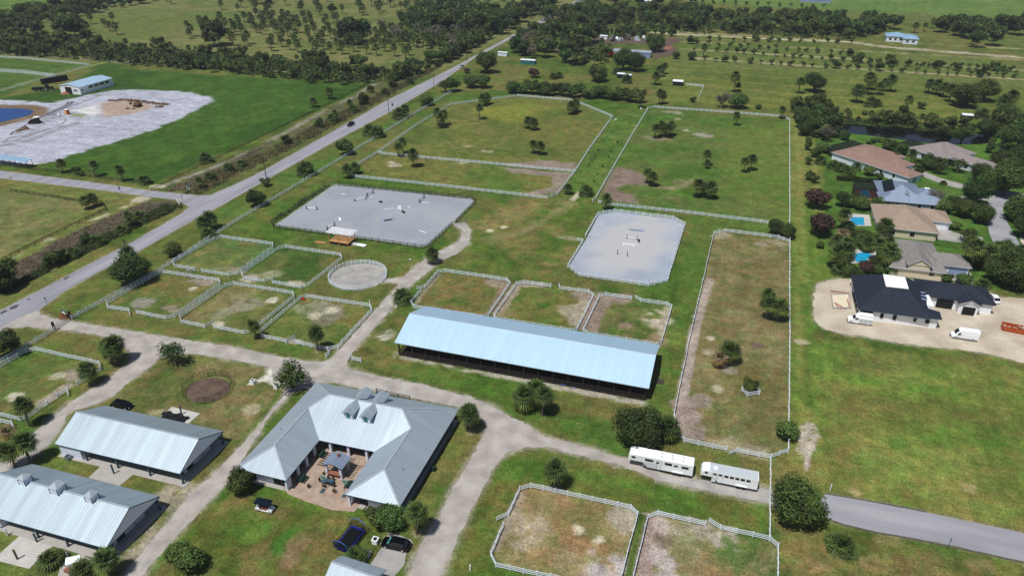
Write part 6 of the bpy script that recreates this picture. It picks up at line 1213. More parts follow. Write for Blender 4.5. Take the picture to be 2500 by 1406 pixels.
o=block(t,54.0,218.5,15.,18,90-90+1,3,.44,'hip','tilemauve','cream'); o2=block(t,54.4,213.5,13.8,13.5,1,2.95,.0001,'hip','tilemauve','cream',walls=True)
o3=block(t,54.3,211.2,9.5,6.8,91,4.4,.62,'gable','tilemauve','cream',zb=2.9); o4=block(t,62.3,217.,13.5,9,2,2.9,.42,'hip','tilemauve','wall')
sk=[(46.6,206.6),(61.9,207.2)]; roof('skirt_roof',[[(46.6,206.5,2.9),(61.9,207.1,2.9),(60.0,211.2,4.45),(48.6,210.8,4.45)]],'tilemauve',t,.15,trim='wall')
mb=MB(); mb.prism([(47.3,207.2),(61.3,207.8),(61.3,211),(47.3,210.6)],0,2.9); mb.build('wall',M['cream'],t,world=True); mb=MB(); mb.box((58,207.35,1.9),(1.2,.1,1)); mb.build('window',M['glass'],t,world=True)
o4('S',.78,4.6,2.2,1.15,'bluegrey','garage_door'); o('W',.3,2.4,2,1.2)
# new house under construction
t=house('big new white house with a black shingle roof and no window glass yet',(36,178))
B=lambda x,y,z=3.2:(*G(1860+x/3.906,600+y/3.906,z),z)
W0,W1,W2,Wc=B(830,275),B(885,350),B(920,602),B(1720,702); T0,T1,T2,T3=B(1150,270,7.2),B(1370,300,7.2),B(1405,415,7.2),B(1180,390,7.2)
NEc=(T1[0]+6.5,W0[1]+.2,3.2); Em=(Wc[0]-2.5,Wc[1]+4.4,3.2)
W0=(W2[0]-.3,W0[1],3.2)
roof('roof',[[W0,W2,T3,T0],[W2,(52.6,W2[1]+.3,3.2),(52.6,W2[1]+.35,3.2),T2,T3],[(52.6,W2[1]+.3,3.2),Em,NEc,T1,T2],[NEc,W0,T0,T1]],'tileblack',t,.2)
roof('roof',[[(45.5,W2[1]+.1,3.26),Wc,(Wc[0]+.1,Wc[1]+3.9,3.26),(50.8,W2[1]+3.7,4.6),(47.,W2[1]+3.2,4.6)]],'tileblack',t,.2)
sheet_pts=[(p[0]*.98+q_[0]*.02,p[1]*.98+q_[1]*.02) for p,q_ in zip((T0,T1,T2,T3),(T2,T3,T0,T1))]
mb=MB(); mb.prism(sheet_pts,7.1,7.26); mb.build('roof_deck',pmat('membrane','#f6f6f4',.6,.02),t,world=True)
mb=MB(); mb.prism([(W2[0]+.6,W2[1]+.5),(Wc[0]-.6,Wc[1]+.6),(Wc[0]-.6,Wc[1]+4),(52.4,W2[1]+4.4),(51.5,W0[1]-.5),(W0[0]+3.,W0[1]-.6),(W2[0]+.9,W1[1]-.5)],0,3.15); mb.build('wall',M['white'],t,world=True)
mb=MB(); mb.box((W0[0]+1.3,W1[1]+1.6,1.5),(1.8,2.6,3.)); mb.build('porch_wall',M['white'],t,world=True)
for a,b_,w_,h in ((1145,665,.75,1.35),(1268,683,.8,1.35),(1460,703,.6,1.),(1578,718,.9,1.)):
    p=G(1860+a/3.906,600+b_/3.906,1.9); mb=MB(); mb.box((p[0],W2[1]+.45+(p[0]-W2[0])*.045,1.85),(w_,.14,h)); mb.build('window_opening',M['dark'],t,world=True)
mb=MB(); mb.box((W2[0]+2.2,W2[1]+.5,1.55),(2.9,.2,2.6)); mb.build('doorway',M['dark'],t,world=True)
for k in range(4):
    mb=MB(); mb.box((W2[0]+.75,W2[1]+3.2+k*3.4,1.45),(.2,2.2,2.4)); mb.build('doorway',M['dark'],t,world=True)
# garage wing
t2=t; o=block(t2,61.2,195.7,18.,10.2,1,3.1,.42,'hip','tileblack','white',trim='dark'); block(t2,63.8,191.2,4.9,5.6,91,3.25,.5,'gable','tileblack','white',trim='dark')
mb=MB()
for x,w_ in ((58.6,3.9),): mb.box((x,191.0,1.35),(w_,.3,2.5))
mb.build('garage_opening',M['dark'],t2,world=True); mb=MB(); mb.box((63.9,188.9,1.3),(2.9,.2,2.2)); mb.build('garage_opening',M['dark'],t2,world=True)
mb=MB(); mb.prism([(51.6,184.4),(54.6,184.9),(54.4,191.4),(52,191.2)],0,3.3); mb.build('link_wall',M['white'],t2,world=True)
for k in range(3): mb=MB(); mb.bar((49.9,187.+k*1.9,4.3),(53.0,187.+k*1.9,4.3),1.0,.12); mb.build('roof_slab',M['tileblack'] if 0 else M['navypaint'],t2,world=True)
for k in range(3): mb=MB(); mb.bar((50.0,187.+k*1.9-.7,4.2),(53.0,187.+k*1.9-.7,4.2),.35,.3); mb.build('skylight_wall',M['bluegrey'],t2,world=True)
# --- screened cages and pools ---
def cage(label,pts,h,parentcat='screen enclosure',slope=0):
    P=[A(x,y,h) for x,y in pts]; t=thing('pool_cage',label,parentcat,(P[0][0],P[0][1],0))
    sm=bpy.data.materials.get('screen') or pmat('screen','#0d1013',.9,.05,alpha=.62)
    mb=MB(); n=len(P); vs=[(*p,h) for p in P]; mb.add(vs,[tuple(range(n))]); 
    for i in range(n): a,b=P[i],P[(i+1)%n]; mb.add([(*a,0),(*b,0),(*b,h),(*a,h)],[(0,1,2,3)])
    mb.build('screen',sm,t,world=True)
    fr=MB()
    for i in range(n):
        a,b=P[i],P[(i+1)%n]; fr.bar((*a,h),(*b,h),.12); k=max(1,int(math.hypot(b[0]-a[0],b[1]-a[1])/2.4))
        for j in range(k): x=a[0]+(b[0]-a[0])*j/k;y=a[1]+(b[1]-a[1])*j/k; fr.bar((x,y,0),(x,y,h),.08)
    a,b,c_,d=P[:4]
    for j in range(1,5):
        f=j/5; fr.bar((a[0]+(b[0]-a[0])*f,a[1]+(b[1]-a[1])*f,h+.02),(d[0]+(c_[0]-d[0])*f,d[1]+(c_[1]-d[1])*f,h+.02),.09)
    fr.build('cage_frame',M['blackmetal'],t,world=True); return t
cage('black screened pool cage behind the pink tiled house',[(608,225),(865,166),(1000,212),(700,272)],3.)
cage('black screened pool cage beside the weathered grey roof',[(1290,190),(1440,165),(1555,205),(1385,240)],2.8)
cage('screened pool cage beside the solar panel house',[(880,558),(1100,570),(1118,655),(885,635)],3.)
t=thing('pool_terrace','brown paved terrace with a small pool beside the screened cage','terrace',(*A(950,650,0),0)); 
def flat(nm,pts,z,mat,par=None,sm=0,wz_=None):
    return sheet(nm,[A(x,y,0) for x,y in pts] if wz_ is None else pts,z,mat,0,kind=None if par is not None else 'structure',parent=None,smooth=sm)
def deck(label,pts,mat,pool,name='pool_deck'):
    p=[A(x,y,0) for x,y in pts]; t=thing(name,label,'pool',(p[0][0],p[0][1],0)); mb=MB(); mb.prism(p,-.1,.1); mb.build('deck',M[mat],t,world=True)
    q=[A(x,y,0) for x,y in pool]; 
    if len(q)>5: q=smoothpoly(q,2)
    c0=(sum(a for a,_ in q)/len(q),sum(b for _,b in q)/len(q)); mb=MB(); mb.prism([(c0[0]+(a-c0[0])*1.08,c0[1]+(b-c0[1])*1.08) for a,b in q],-.1,.13); mb.build('coping',M['lightconc'],t,world=True)
    mb=MB(); mb.prism(q,-.1,.15); mb.build('pool_water',M['pool'],t,world=True); return t
bpy.data.objects.remove(t)
M['pool']=pmat('pool_water','#1d9cc6',.08,.12,.6,spec=.6)
deck('terrace with a small blue pool beside the solar panel house',[(885,640),(1112,655),(1112,745),(900,720)],'brick',[(945,650),(1015,645),(1035,715),(930,705)])
deck('pale square terrace with a rectangular bright blue pool',[(780,862),(1025,880),(1045,985),(830,985)],'lightconc',[(845,903),(970,905),(980,980),(855,975)])
deck('pale terrace with a rounded bright blue pool',[(860,1205),(1085,1215),(1090,1320),(850,1345)],'lightconc',[(880,1265),(930,1240),(1000,1240),(1045,1255),(1030,1285),(1000,1295),(1010,1320),(940,1335),(885,1325),(895,1300),(875,1285)])
# construction pit
p=B(745,540,0); t=thing('pool_pit','concrete pool pit under construction on the sand lot','pit',(p[0],p[1],0))
q=[B(*a,0) for a in ((660,470),(825,465),(845,600),(680,600))]; mb=MB(); mb.prism([a[:2] for a in q],-.05,.12); mb.build('pit_floor',M['cream'],t,world=True)
mb=MB()
for a,b_ in zip(q,q[1:]+q[:1]): mb.bar((a[0],a[1],.25),(b_[0],b_[1],.25),.25,.4)
mb.build('pit_wall',M['concrete'],t,world=True); mb=MB()
for a,b_ in (((690,540),(800,600)),((700,560),(760,600)),((815,510),(835,590)),((650,430),(830,450))): mb.tube([(*B(*a,.25)[:2],.3),(*B(*b_,.25)[:2],.3)],.1,5)
mb.build('red_hose',M['red'],t,world=True)
# --- barn beyond the road ---
t=thing('steel_barn','white steel barn with a pale blue roof standing alone beyond the sandy site','building',(-360.3,298.8,0))
x0,x1,y0,y1=-360.3,-346.2,298.8,322; xm=(x0+x1)/2
roof('roof',[[(x0-.3,y0-.3,4.2),(xm,y0-.3,5.4),(xm,y1,5.4),(x0-.3,y1,4.2)],[(xm,y0-.3,5.4),(x1+.3,y0-.3,4.2),(x1+.3,y1,4.2),(xm,y1,5.4)]],'roofarena',t,.15,trim='white')
mb=MB(); mb.prism(rect(x0,y0,x1,y1),0,4.1); mb.add([(x0,y0,4.1),(x1,y0,4.1),(xm,y0,5.25),(x0,y0+.1,4.1),(x1,y0+.1,4.1),(xm,y0+.1,5.25)],[(0,1,2),(3,5,4)]); mb.build('wall',M['white'],t,world=True)
mb=MB(); mb.box((xm-1,y0-.05,1.9),(4.4,.2,3.6)); mb.build('barn_door',M['dark'],t,world=True)
for x in (x1-4,x1-2.6): mb=MB(); mb.box((x,y0-.05,2.2),(.9,.15,.9)); mb.build('window',M['glass'],t,world=True)
for k in range(4): mb=MB(); mb.box((x1+.05,y0+7.5+k*3.8,2.9),(.15,2.8,1.1)); mb.build('window',M['glass'],t,world=True)
mb=MB(); mb.box((x1+.05,y0+1.5,2.3),(.15,.9,.9)); mb.build('window',M['glass'],t,world=True)
# open pavilion at the left edge
t=thing('pavilion','low open shed with a bright blue roof at the left edge beside the side road','shed',(-290,198,0))
roof('roof',[[(-292,198.2,3.),(-269.3,198.2,3.),(-269.3,201.6,3.35),(-292,201.6,3.35)]],'roofblue',t,.12,trim='white')
for k in range(8): 
    for yy in (198.5,201.3): mb=MB(); mb.box((-291+k*3.05,yy,1.5),(.14,.14,3.)); mb.build('post',M['darkwood'],t,world=True)
# far houses and sheds
t=house('far away white house with a bright sky blue metal roof',(93,612))
o=block(t,100,617,15,14,-3,4,.3,'hip','roofblue'); o2=block(t,108.5,612,11,17,-3,3.9,.3,'hip','roofblue')
for f in (.2,.45,.7): o('S',f,1.6,1.5,2); 
for f in (.3,.7): o2('S',f,1.6,1.4,2)
t=thing('long_shed','long shed with a patched pale roof and a red end wall beyond the canal pond','shed',(-96,495,0))
block(t,-80,498.5,31,6.5,0,3.4,.25,'gable','roofwhite','bluegrey',over=.3)
mb=MB(); mb.box((-92,495.3,1.6),(5.5,.3,3.)); mb.build('red_door',M['red'],t,world=True); mb=MB(); mb.box((-87,495.3,1.6),(4,.3,3.)); mb.build('white_door',M['white'],t,world=True)
for (lb,px,py,w_,d_,mt,wl) in (('little white roofed shed in the field behind the fence lane',1655,208,6,5,'shedroof','dark'),('white shed with a green side beside the small far lawn',1290,156,10,4,'shedroof','tealsign'),('left one of the little twin sheds behind the hedge',1516,190,4.5,4,'shedroof','dark'),('right one of the little twin sheds behind the hedge',1534,193,4,3.5,'shedroof','darkgreen'),('low white shed by the road beyond the round oak',1228,137,7,3,'shedroof','wall'),('small white shed among the canal trees',2358,292,5,4,'shedroof','darkgreen'),('white roofed shed half hidden at the top edge',1580,9,14,6,'shedroof','bluegrey'),('white caravan shed by the scrap yard',1474,96,6,4,'shedroof','white'),('white roofed house at the very top right of the trees',1485,33,8,6,'shedroof','wall')):
    p=G(px,py); t=thing('shed',lb,'shed',(p[0],p[1],0)); block(t,p[0],p[1],w_,d_,0,2.5,.2,'gable',mt,wl,over=.25)
t=house('corner of a pale roofed house cut by the right edge',(104,309)); block(t,108,308.5,12,12,-20,3,.4,'hip','tiletan')
for (lb,px,py,ang_) in (('silvery roof far away at the top left',232,5,0),('pale greenhouse roof at the top edge right',1990,6,0)):
    p=G(px,py); t=thing('far_shed',lb,'shed',(p[0],p[1],0)); block(t,p[0],p[1],30,8,ang_,3,.15,'gable','shedroof','bluegrey',over=.3)
# --- viewing deck of the arena ---
tl=lambda x,y:(620+x/3.906,350+y/3.906)
c0=G(*tl(720,960)); c1=G(*tl(885,982)); 
t=thing('viewing_deck','raised wooden viewing deck under a slatted white pergola beside the black arena','deck',(c0[0],c0[1],0))
dx0,dy0=c0[0],c0[1]; wd,dp=c1[0]-c0[0]+.6,4.6
mb=MB(); mb.box((dx0+wd/2,dy0+dp/2,1.05),(wd+.3,dp,.12)); mb.build('deck_boards',M['newwood'],t,world=True)
mb=MB(); mb.box((dx0+wd/2,dy0+dp/2,.5),(wd-.3,dp-.3,.95)); mb.build('deck_skirt',M['darkwood'],t,world=True)
for i in range(3):
    for j in range(2): mb=MB(); mb.box((dx0+wd*i/2,dy0+.1+j*(dp-.2),1.9),(.16,.16,3.8)); mb.build('post',M['newwood'],t,world=True)
mb=MB()
for j in range(9): mb.bar((dx0-1.1,dy0+.4+j*.52,3.8),(dx0+wd+1.2,dy0+.4+j*.52,3.8),.2,.08)
mb.build('pergola_slats',M['white'],t,world=True); mb=MB()
for i in range(7): x=dx0-.9+(wd+1.8)*i/6; mb.bar((x,dy0,3.68),(x,dy0+5.,3.68),.1,.16)
for h in (1.6,2.05): mb.bar((dx0,dy0+dp,h),(dx0+wd,dy0+dp,h),.08)
mb.build('pergola_beams',M['white'],t,world=True)
mb=MB(); a,b=G(*tl(925,955)),G(*tl(1065,980)); mb.bar((*a,.12),(*b,.12),1.6,.12); tag(mb.build('ramp',M['white']),'flat white ramp board on the grass beside the viewing deck','ramp')
mb=MB(); a,b=G(*tl(595,935)),G(*tl(690,945)); 
for k in range(5): mb.bar((a[0],a[1]-k*.25,.1+.05*(k%2)),(b[0],b[1]-k*.25,.1),.18,.12)
tag(mb.build('lumber',M['newwood']),'stack of new planks on the grass beside the viewing deck','planks')
# ---------------- vehicles ----------------
def loft(mb,st,m=0):
    n=len(st[0][1]); vs=[];fs=[]
    for x,ring in st: vs+=[(x,y,z) for y,z in ring]
    for i in range(len(st)-1):
        for k in range(n): fs.append((i*n+k,(i+1)*n+k,(i+1)*n+(k+1)%n,i*n+(k+1)%n))
    fs.append(tuple(range(n))); fs.append(tuple((len(st)-1)*n+k for k in range(n-1,-1,-1)))
    return mb.add(vs,fs,m)
def wheel(t,x,y,r,w_=.24):
    wl=thing('wheel',None,None,(x,y,r)); wl.parent=t
    mb=MB(); mb.tube([(0,-w_/2,0),(0,-w_/2+.03,0),(0,w_/2-.03,0),(0,w_/2,0)],[r*.9,r,r,r*.9],14); mb.build('tyre',M['rubber'],wl)
    s=1 if y>0 else -1; mb=MB(); mb.tube([(0,s*(w_/2-.02),0),(0,s*(w_/2+.015),0)],r*.58,10); mb.build('rim',M['silver'],wl)
def car(label,loc,rz,paint='blackpaint',L=4.8,W_=1.9,Hh=1.65,hood=.26,rear=.06,cat='car',name='parked_car',group=None,shade=False,blue=False):
    t=thing(name,label,cat,(loc[0],loc[1],0),rz,group); w_=W_/2; bz=Hh*.58
    def ring(w1,zb,zt,top): return [(-w1,zb),(-w1,zt-.12),(-w1*.96,zt),(w1*.96,zt),(w1,zt-.12),(w1,zb)]
    a=L/2
    mb=MB(); loft(mb,[(-a,ring(w_*.82,.45,bz*.86,1)),(-a+.12,ring(w_*.94,.3,bz*.97,1)),(-a+.7,ring(w_,.24,bz*1.02,1)),(0,ring(w_,.22,bz,1)),(a-L*hood,ring(w_,.22,bz*.99,1)),(a-.55,ring(w_*.97,.24,bz*.88,1)),(a-.12,ring(w_*.88,.3,bz*.76,1)),(a,ring(w_*.74,.42,bz*.62,1))]); mb.build('body',M[paint],t,smooth=False)
    def cr(w1,w2,zt): return [(-w1,bz-.05),(-w2,zt),(w2,zt),(w1,bz-.05)]
    xr,xf=-a+L*rear,a-L*hood+.15
    mb=MB(); loft(mb,[(xr,cr(w_*.9,w_*.7,bz+.02)),(xr+.55,cr(w_*.95,w_*.76,Hh-.09)),(xf-1.05,cr(w_*.95,w_*.76,Hh-.07)),(xf,cr(w_*.93,w_*.75,bz+.02))]); mb.build('windows',M['glass'],t)
    mb=MB(); loft(mb,[(xr+.5,[(-w_*.74,Hh-.1),(-w_*.7,Hh-.03),(w_*.7,Hh-.03),(w_*.74,Hh-.1)]),(xf-1.5,[(-w_*.76,Hh-.08),(-w_*.7,Hh),(w_*.7,Hh),(w_*.76,Hh-.08)]),(xf-1.,[(-w_*.74,Hh-.1),(-w_*.7,Hh-.05),(w_*.7,Hh-.05),(w_*.74,Hh-.1)])])
    for s in (-1,1):
        for xx in (xr+1.2,(xr+xf)/2): mb.bar((xx,s*w_*.93,bz),(xx,s*w_*.75,Hh-.1),.07)
        mb.bar((xf,s*w_*.9,bz+.02),(xf-1.05,s*w_*.74,Hh-.07),.07); mb.bar((xr+.05,s*w_*.9,bz+.02),(xr+.55,s*w_*.75,Hh-.09),.09)
    mb.build('roof',M[paint],t)
    for s in (-1,1):
        mb=MB(); mb.box((a-.13,s*w_*.66,bz*.68),(.16,.34,.15)); mb.build('headlight',M['silver'],t)
        mb=MB(); mb.box((-a+.06,s*w_*.72,bz*.78),(.12,.26,.18)); mb.build('tail_light',M['red'],t)
        mb=MB(); mb.box((xf-.25,s*(w_+.1),bz+.1),(.14,.2,.13)); mb.build('mirror',M[paint],t)
        for x in (-a+L*.2,a-L*.19): wheel(t,x,s*(w_-.11),.36)
    return t,xf,bz,w_
p,q=G(274,990),G(320,999)
car('black car parked behind the upper long stable',((p[0]+q[0])/2,(p[1]+q[1])/2+.3),math.atan2(q[1]-p[1],q[0]-p[0]),Hh=1.45,L=4.9)
p,q=G(930,1335),G(994,1349)
t,xf,bz,w_=car('big black car with a teal sun shade on the gravel pad beside the drive',((p[0]+q[0])/2,(p[1]+q[1])/2+.8),math.atan2(q[1]-p[1],q[0]-p[0])+math.pi,Hh=1.75,L=5.)
for s in (-1,1):
    mb=MB(); mb.add([(xf+.0,s*.06,bz+.09),(xf+.0,s*w_*.82,bz+.09),(xf-.72,s*w_*.7,1.42),(xf-.72,s*.06,1.42),(xf-.04,s*.06,bz+.08),(xf-.04,s*w_*.82,bz+.08),(xf-.76,s*w_*.7,1.40),(xf-.76,s*.06,1.40)],[(0,1,2,3),(7,6,5,4),(0,4,5,1),(1,5,6,2),(2,6,7,3),(3,7,4,0)]); mb.build('sun_shade',M['tealglass'],t)
rd=math.atan2(G(640,432)[1]-G(960,258)[1],G(640,432)[0]-G(960,258)[0])
p=G(857,307); car('dark navy car driving on the main road',p,rd,'navypaint',Hh=1.7,L=4.9)
p=G(1126,165); car('small pale car far up the main road',p,rd,'silver',Hh=1.5,L=4.6)
p=G(2256,470); car('white car in the drive of the pale blue roofed house',p,math.atan2(.4,4)+math.pi,'whitepaint',Hh=1.75,L=4.9)
p=G(2422,735); car('white car half hidden behind the new house',(p[0]+.3,p[1]+.6),math.pi*.55,'whitepaint',Hh=1.7,L=5)
# people: the rider on the motorcycle
def skin_body(name,edges,pts,rad,mat,parent):
    me=bpy.data.meshes.new(name); me.from_pydata(pts,edges,[]); o=bpy.data.objects.new(name,me); COL.objects.link(o); o.parent=parent
    o.modifiers.new('skin','SKIN'); sv=me.skin_vertices[0].data
    for v,r in zip(sv,rad): v.radius=(r,r*.85)
    sv[0].use_root=True; o.modifiers.new('sub','SUBSURF').levels=1; o.modifiers['sub'].render_levels=1; me.materials.append(mat); return o
p=G(958,259); t=thing('motorcycle','motorcycle being ridden along the main road','motorcycle',(p[0],p[1],0),rd)
for x in (-.68,.72): mb=MB(); mb.tube([(x,-.07,.32),(x,.07,.32)],.32,16); mb.build('wheel',M['rubber'],t)
mb=MB(); loft(mb,[(-.7,[(-.12,.6),(-.1,.78),(.1,.78),(.12,.6)]),(0,[(-.17,.35),(-.17,.78),(.17,.78),(.17,.35)]),(.35,[(-.18,.4),(-.15,.98),(.15,.98),(.18,.4)]),(.6,[(-.08,.6),(-.06,.95),(.06,.95),(.08,.6)])]); mb.tube([(.72,0,.32),(.5,0,1.)],.05,6); mb.tube([(.45,-.36,1.08),(.5,0,1.05),(.45,.36,1.08)],.025,6); mb.build('body',M['blackpaint'],t)
rider=thing('person','person in dark clothes and helmet riding the motorcycle','person',(p[0],p[1],0),rd)
pts=[(-.2,0,.88),(-.16,0,1.12),(-.08,0,1.36),(-.03,0,1.47),(.0,0,1.6),(-.06,-.2,1.4),(.14,-.32,1.2),(.38,-.34,1.1),(-.06,.2,1.4),(.14,.32,1.2),(.38,.34,1.1),(-.16,-.12,.86),(.22,-.22,.8),(.12,-.22,.42),(.28,-.22,.36),(-.16,.12,.86),(.22,.22,.8),(.12,.22,.42),(.28,.22,.36)]
ed=[(0,1),(1,2),(2,3),(3,4),(2,5),(5,6),(6,7),(2,8),(8,9),(9,10),(0,11),(11,12),(12,13),(13,14),(0,15),(15,16),(16,17),(17,18)]
skin_body('body',ed,pts,[.15,.14,.16,.07,.1,.08,.055,.045,.08,.055,.045,.1,.08,.055,.05,.1,.08,.055,.05],M['blackmetal'],rider)
mb=MB(); mb.tube([(.0,0,1.5),(.01,0,1.55),(.02,0,1.65),(.01,0,1.74),(.0,0,1.78)],[.08,.13,.15,.1,.03],10); mb.build('helmet',M['blackpaint'],rider,smooth=True)
# vans
def van(label,loc,rz,L=6.,name='van',doors=True):
    t=thing(name,label,'van',(loc[0],loc[1],0),rz); a=L/2; w_=1.02
    def rg(w1,zb,zt): return [(-w1,zb),(-w1,zt*.55),(-w1*.86,zt-.12),(-w1*.74,zt),(w1*.74,zt),(w1*.86,zt-.12),(w1,zt*.55),(w1,zb)]
    mb=MB(); loft(mb,[(-a,rg(w_*.96,.4,2.62)),(-a+.1,rg(w_,.34,2.68)),(a-2.,rg(w_,.34,2.68)),(a-1.5,rg(w_,.34,2.4)),(a-.75,rg(w_*.97,.34,1.36)),(a-.12,rg(w_*.9,.36,1.02)),(a,rg(w_*.82,.42,.8))]); mb.build('body',M['whitepaint'],t)
    mb=MB(); mb.add([(a-.72,-w_*.78,1.4),(a-.72,w_*.78,1.4),(a-1.42,w_*.68,2.34),(a-1.42,-w_*.68,2.34),(a-.8,-w_*.78,1.38),(a-.8,w_*.78,1.38),(a-1.5,w_*.68,2.3),(a-1.5,-w_*.68,2.3)],[(0,1,2,3),(7,6,5,4),(0,4,5,1),(1,5,6,2),(2,6,7,3),(3,7,4,0)]); mb.build('windscreen',M['glass'],t)
    for s in (-1,1):
        mb=MB(); x0,x1=a-2.2,a-1.2; mb.add([(x0,s*w_*.995,1.32),(x1,s*w_*.995,1.32),(x1-.35,s*w_*.9,1.95),(x0,s*w_*.9,1.98),(x0,s*w_*1.012,1.32),(x1,s*w_*1.012,1.32),(x1-.35,s*w_*.93,1.95),(x0,s*w_*.93,1.98)],[(0,1,2,3),(7,6,5,4),(0,4,5,1),(1,5,6,2),(2,6,7,3),(3,7,4,0)]); mb.build('side_window',M['glass'],t)
        mb=MB(); mb.box((0,s*(w_+.01),.45),(L*.9,.06,.22)); mb.build('sill',M['greymetal'],t)
        mb=MB(); mb.box((a-.1,s*.68,.95),(.12,.3,.24)); mb.build('headlight',M['silver'],t)
        mb=MB(); mb.box((-a,s*.9,1.1),(.06,.12,.5)); mb.build('tail_light',M['red'],t); mb=MB(); mb.box((a-1.35,s*(w_+.16),1.4),(.12,.22,.34)); mb.build('mirror',M['dark'],t)
        for x in (-a+1.1,a-.95): wheel(t,x,s*(w_-.1),.36)
    if doors:
        mb=MB(); mb.bar((-a-.02,-.98,1.4),(-a-.85,-1.35,1.4),.05,1.9); mb.build('rear_door',M['whitepaint'],t)
    mb=MB(); mb.box((a-.02,0,.5),(.1,1.5,.22)); mb.build('bumper',M['dark'],t)
    return t
def xy(a,b,off=.9): p,q=G(*a),G(*b); return ((p[0]+q[0])/2,(p[1]+q[1])/2+off),math.atan2(q[1]-p[1],q[0]-p[0])
l,r_=xy((2320,826),(2388,836),1.05); van('white high roofed van with an open rear door on the sand lot',l,r_+math.pi)
l,r_=xy((2070,789),(2126,797),1.05); t=thing('utility_truck','white service truck with a raised roof and side lockers beside the new house','truck',(l[0],l[1],0),r_+math.pi); w_=1.0
mb=MB(); loft(mb,[(.4,[(-w_,.4),(-w_,2.2),(w_,2.2),(w_,.4)]),(1.0,[(-w_,.4),(-w_,2.15),(w_,2.15),(w_,.4)]),(1.75,[(-w_,.4),(-w_*.98,1.3),(w_*.98,1.3),(w_,.4)]),(2.75,[(-w_*.93,.4),(-w_*.9,1.1),(w_*.9,1.1),(w_*.93,.4)]),(2.9,[(-w_*.85,.45),(-w_*.8,.9),(w_*.8,.9),(w_*.85,.45)])]); mb.build('cab',M['whitepaint'],t)
mb=MB(); mb.box((-1.2,0,1.25),(3.3,2.1,1.5)); mb.build('locker_body',M['whitepaint'],t); mb=MB(); mb.profile([(-2.8,1.95),(.9,1.95),(.9,2.2),(.3,2.75),(-2.8,2.75)],-.8,.8); mb.build('raised_roof',M['white'],t)
mb=MB(); mb.add([(1.08,-.82,2.05),(1.08,.82,2.05),(1.74,.85,1.36),(1.74,-.85,1.36),(1.02,-.82,2.0),(1.02,.82,2.0),(1.68,.85,1.3),(1.68,-.85,1.3)],[(3,2,1,0),(4,5,6,7),(0,1,5,4),(1,2,6,5),(2,3,7,6),(3,0,4,7)]); mb.build('windscreen',M['glass'],t)
for s in (-1,1):
    mb=MB(); mb.box((.95,s*1.01,1.6),(.8,.04,.5)); mb.build('side_window',M['glass'],t)
    for k in range(3): mb=MB(); mb.box((-2.3+k*1.05,s*1.06,1.25),(.95,.04,1.1)); mb.build('locker_door',M['silver'],t)
    for x in (-1.9,2.05): wheel(t,x,s*.9,.38)
mb=MB(); mb.box((2.88,0,.5),(.12,1.7,.3)); mb.build('bumper',M['dark'],t)
# horse trailers
dm('greyroof','#b9c1c6',.5,.05,.8)
def trailer(label,pa,pb,Lc,roofm,wins,doors,nose=2.6,h=3.15,group=None):
    p,q=pa,pb; rz=math.atan2(q[1]-p[1],q[0]-p[0]); t=thing('horse_trailer',label,'trailer',(p[0],p[1],0),rz); w_=2.45; L=Lc
    # local: x from the rear forward, y from the near (right hand) side inwards = negative
    y0,y1=-w_,0.
    prof=[(0,.62),(L-nose-1.1,.62),(L-nose,1.7),(L,1.75),(L,h-.75),(L-.25,h-.3),(L-.9,h-.06),(L-1.3,h),(0,h)]
    mb=MB(); mb.profile(prof,y0,y1); mb.build('body',M['whitepaint'],t)
    mb=MB(); mb.box(((L-1.5)/2,(y0+y1)/2,h+.03),(L-1.7,w_*.96,.06)); mb.build('roof_panel',M[roofm],t)
    ny=y1+.02
    for (x,z,ww,hh) in wins:
        for yy in (ny,y0-.02): mb=MB(); mb.box((x,yy,z),(ww,.05,hh)); mb.build('window',M['glass'],t)
    for (x,ww) in doors:
        dr=MB(); dr.box((x,ny-.005,1.7),(ww,.04,2.0)); o=dr.build('door',M['white'],t); b=MB(); b.bar((x-ww/2,ny,2.72),(x+ww/2,ny,2.72),.05); b.bar((x-ww/2,ny,.72),(x-ww/2,ny,2.72),.05); b.bar((x+ww/2,ny,.72),(x+ww/2,ny,2.72),.05); b.build('door_frame',M['greymetal'],o)
    mb=MB(); 
    for yy in (ny,y0-.02): mb.bar((0,yy,.64),(L-nose-1.1,yy,.64),.06,.12); mb.bar((L-nose-1.1,yy,.64),(L-nose,yy,1.7),.06,.1)
    mb.build('trim_strip',M['dark'],t)
    for x in (2.3,3.25):
        for yy in (-.12,-w_+.12): wheel(t,x,yy,.38)
    for yy in (ny+.06,y0-.08): mb=MB(); mb.profile([(1.75,.82),(1.85,.96),(2.3,1.04),(3.25,1.04),(3.7,.96),(3.8,.82),(3.6,.82),(1.95,.82)],yy-.06,yy+.1); mb.build('fender',M['white'],t)
    mb=MB(); mb.tube([(L-.6,-w_/2,1.75),(L-.6,-w_/2,.75)],.09,8); mb.build('hitch',M['dark'],t)
    for yy in (-.3,-w_+.3): mb=MB(); mb.tube([(L-nose-.4,yy,1.5),(L-nose-.4,yy,0)],.05,6); mb.build('jack_leg',M['greymetal'],t)
    mb=MB(); mb.box((-.02,-w_/2,1.8),(.05,w_*.9,2.2)); mb.build('rear_door',M['white'],t)
    return t
pa=G(1689,1171); pb=G(1537,1133,1.2)
t=trailer('longer horse trailer with a bright white roof and wide side windows',(1.2,105.7),(-10.8,105.4),12.2,'white',[(1.5,2.35,1.3,.5),(3.2,2.35,.7,.4),(4.6,2.45,1.35,.55),(6.6,2.3,.6,.4),(7.7,2.45,.6,.4),(8.4,2.5,1.25,.5),(11.2,2.55,.75,.4)],[(6.3,.8)])
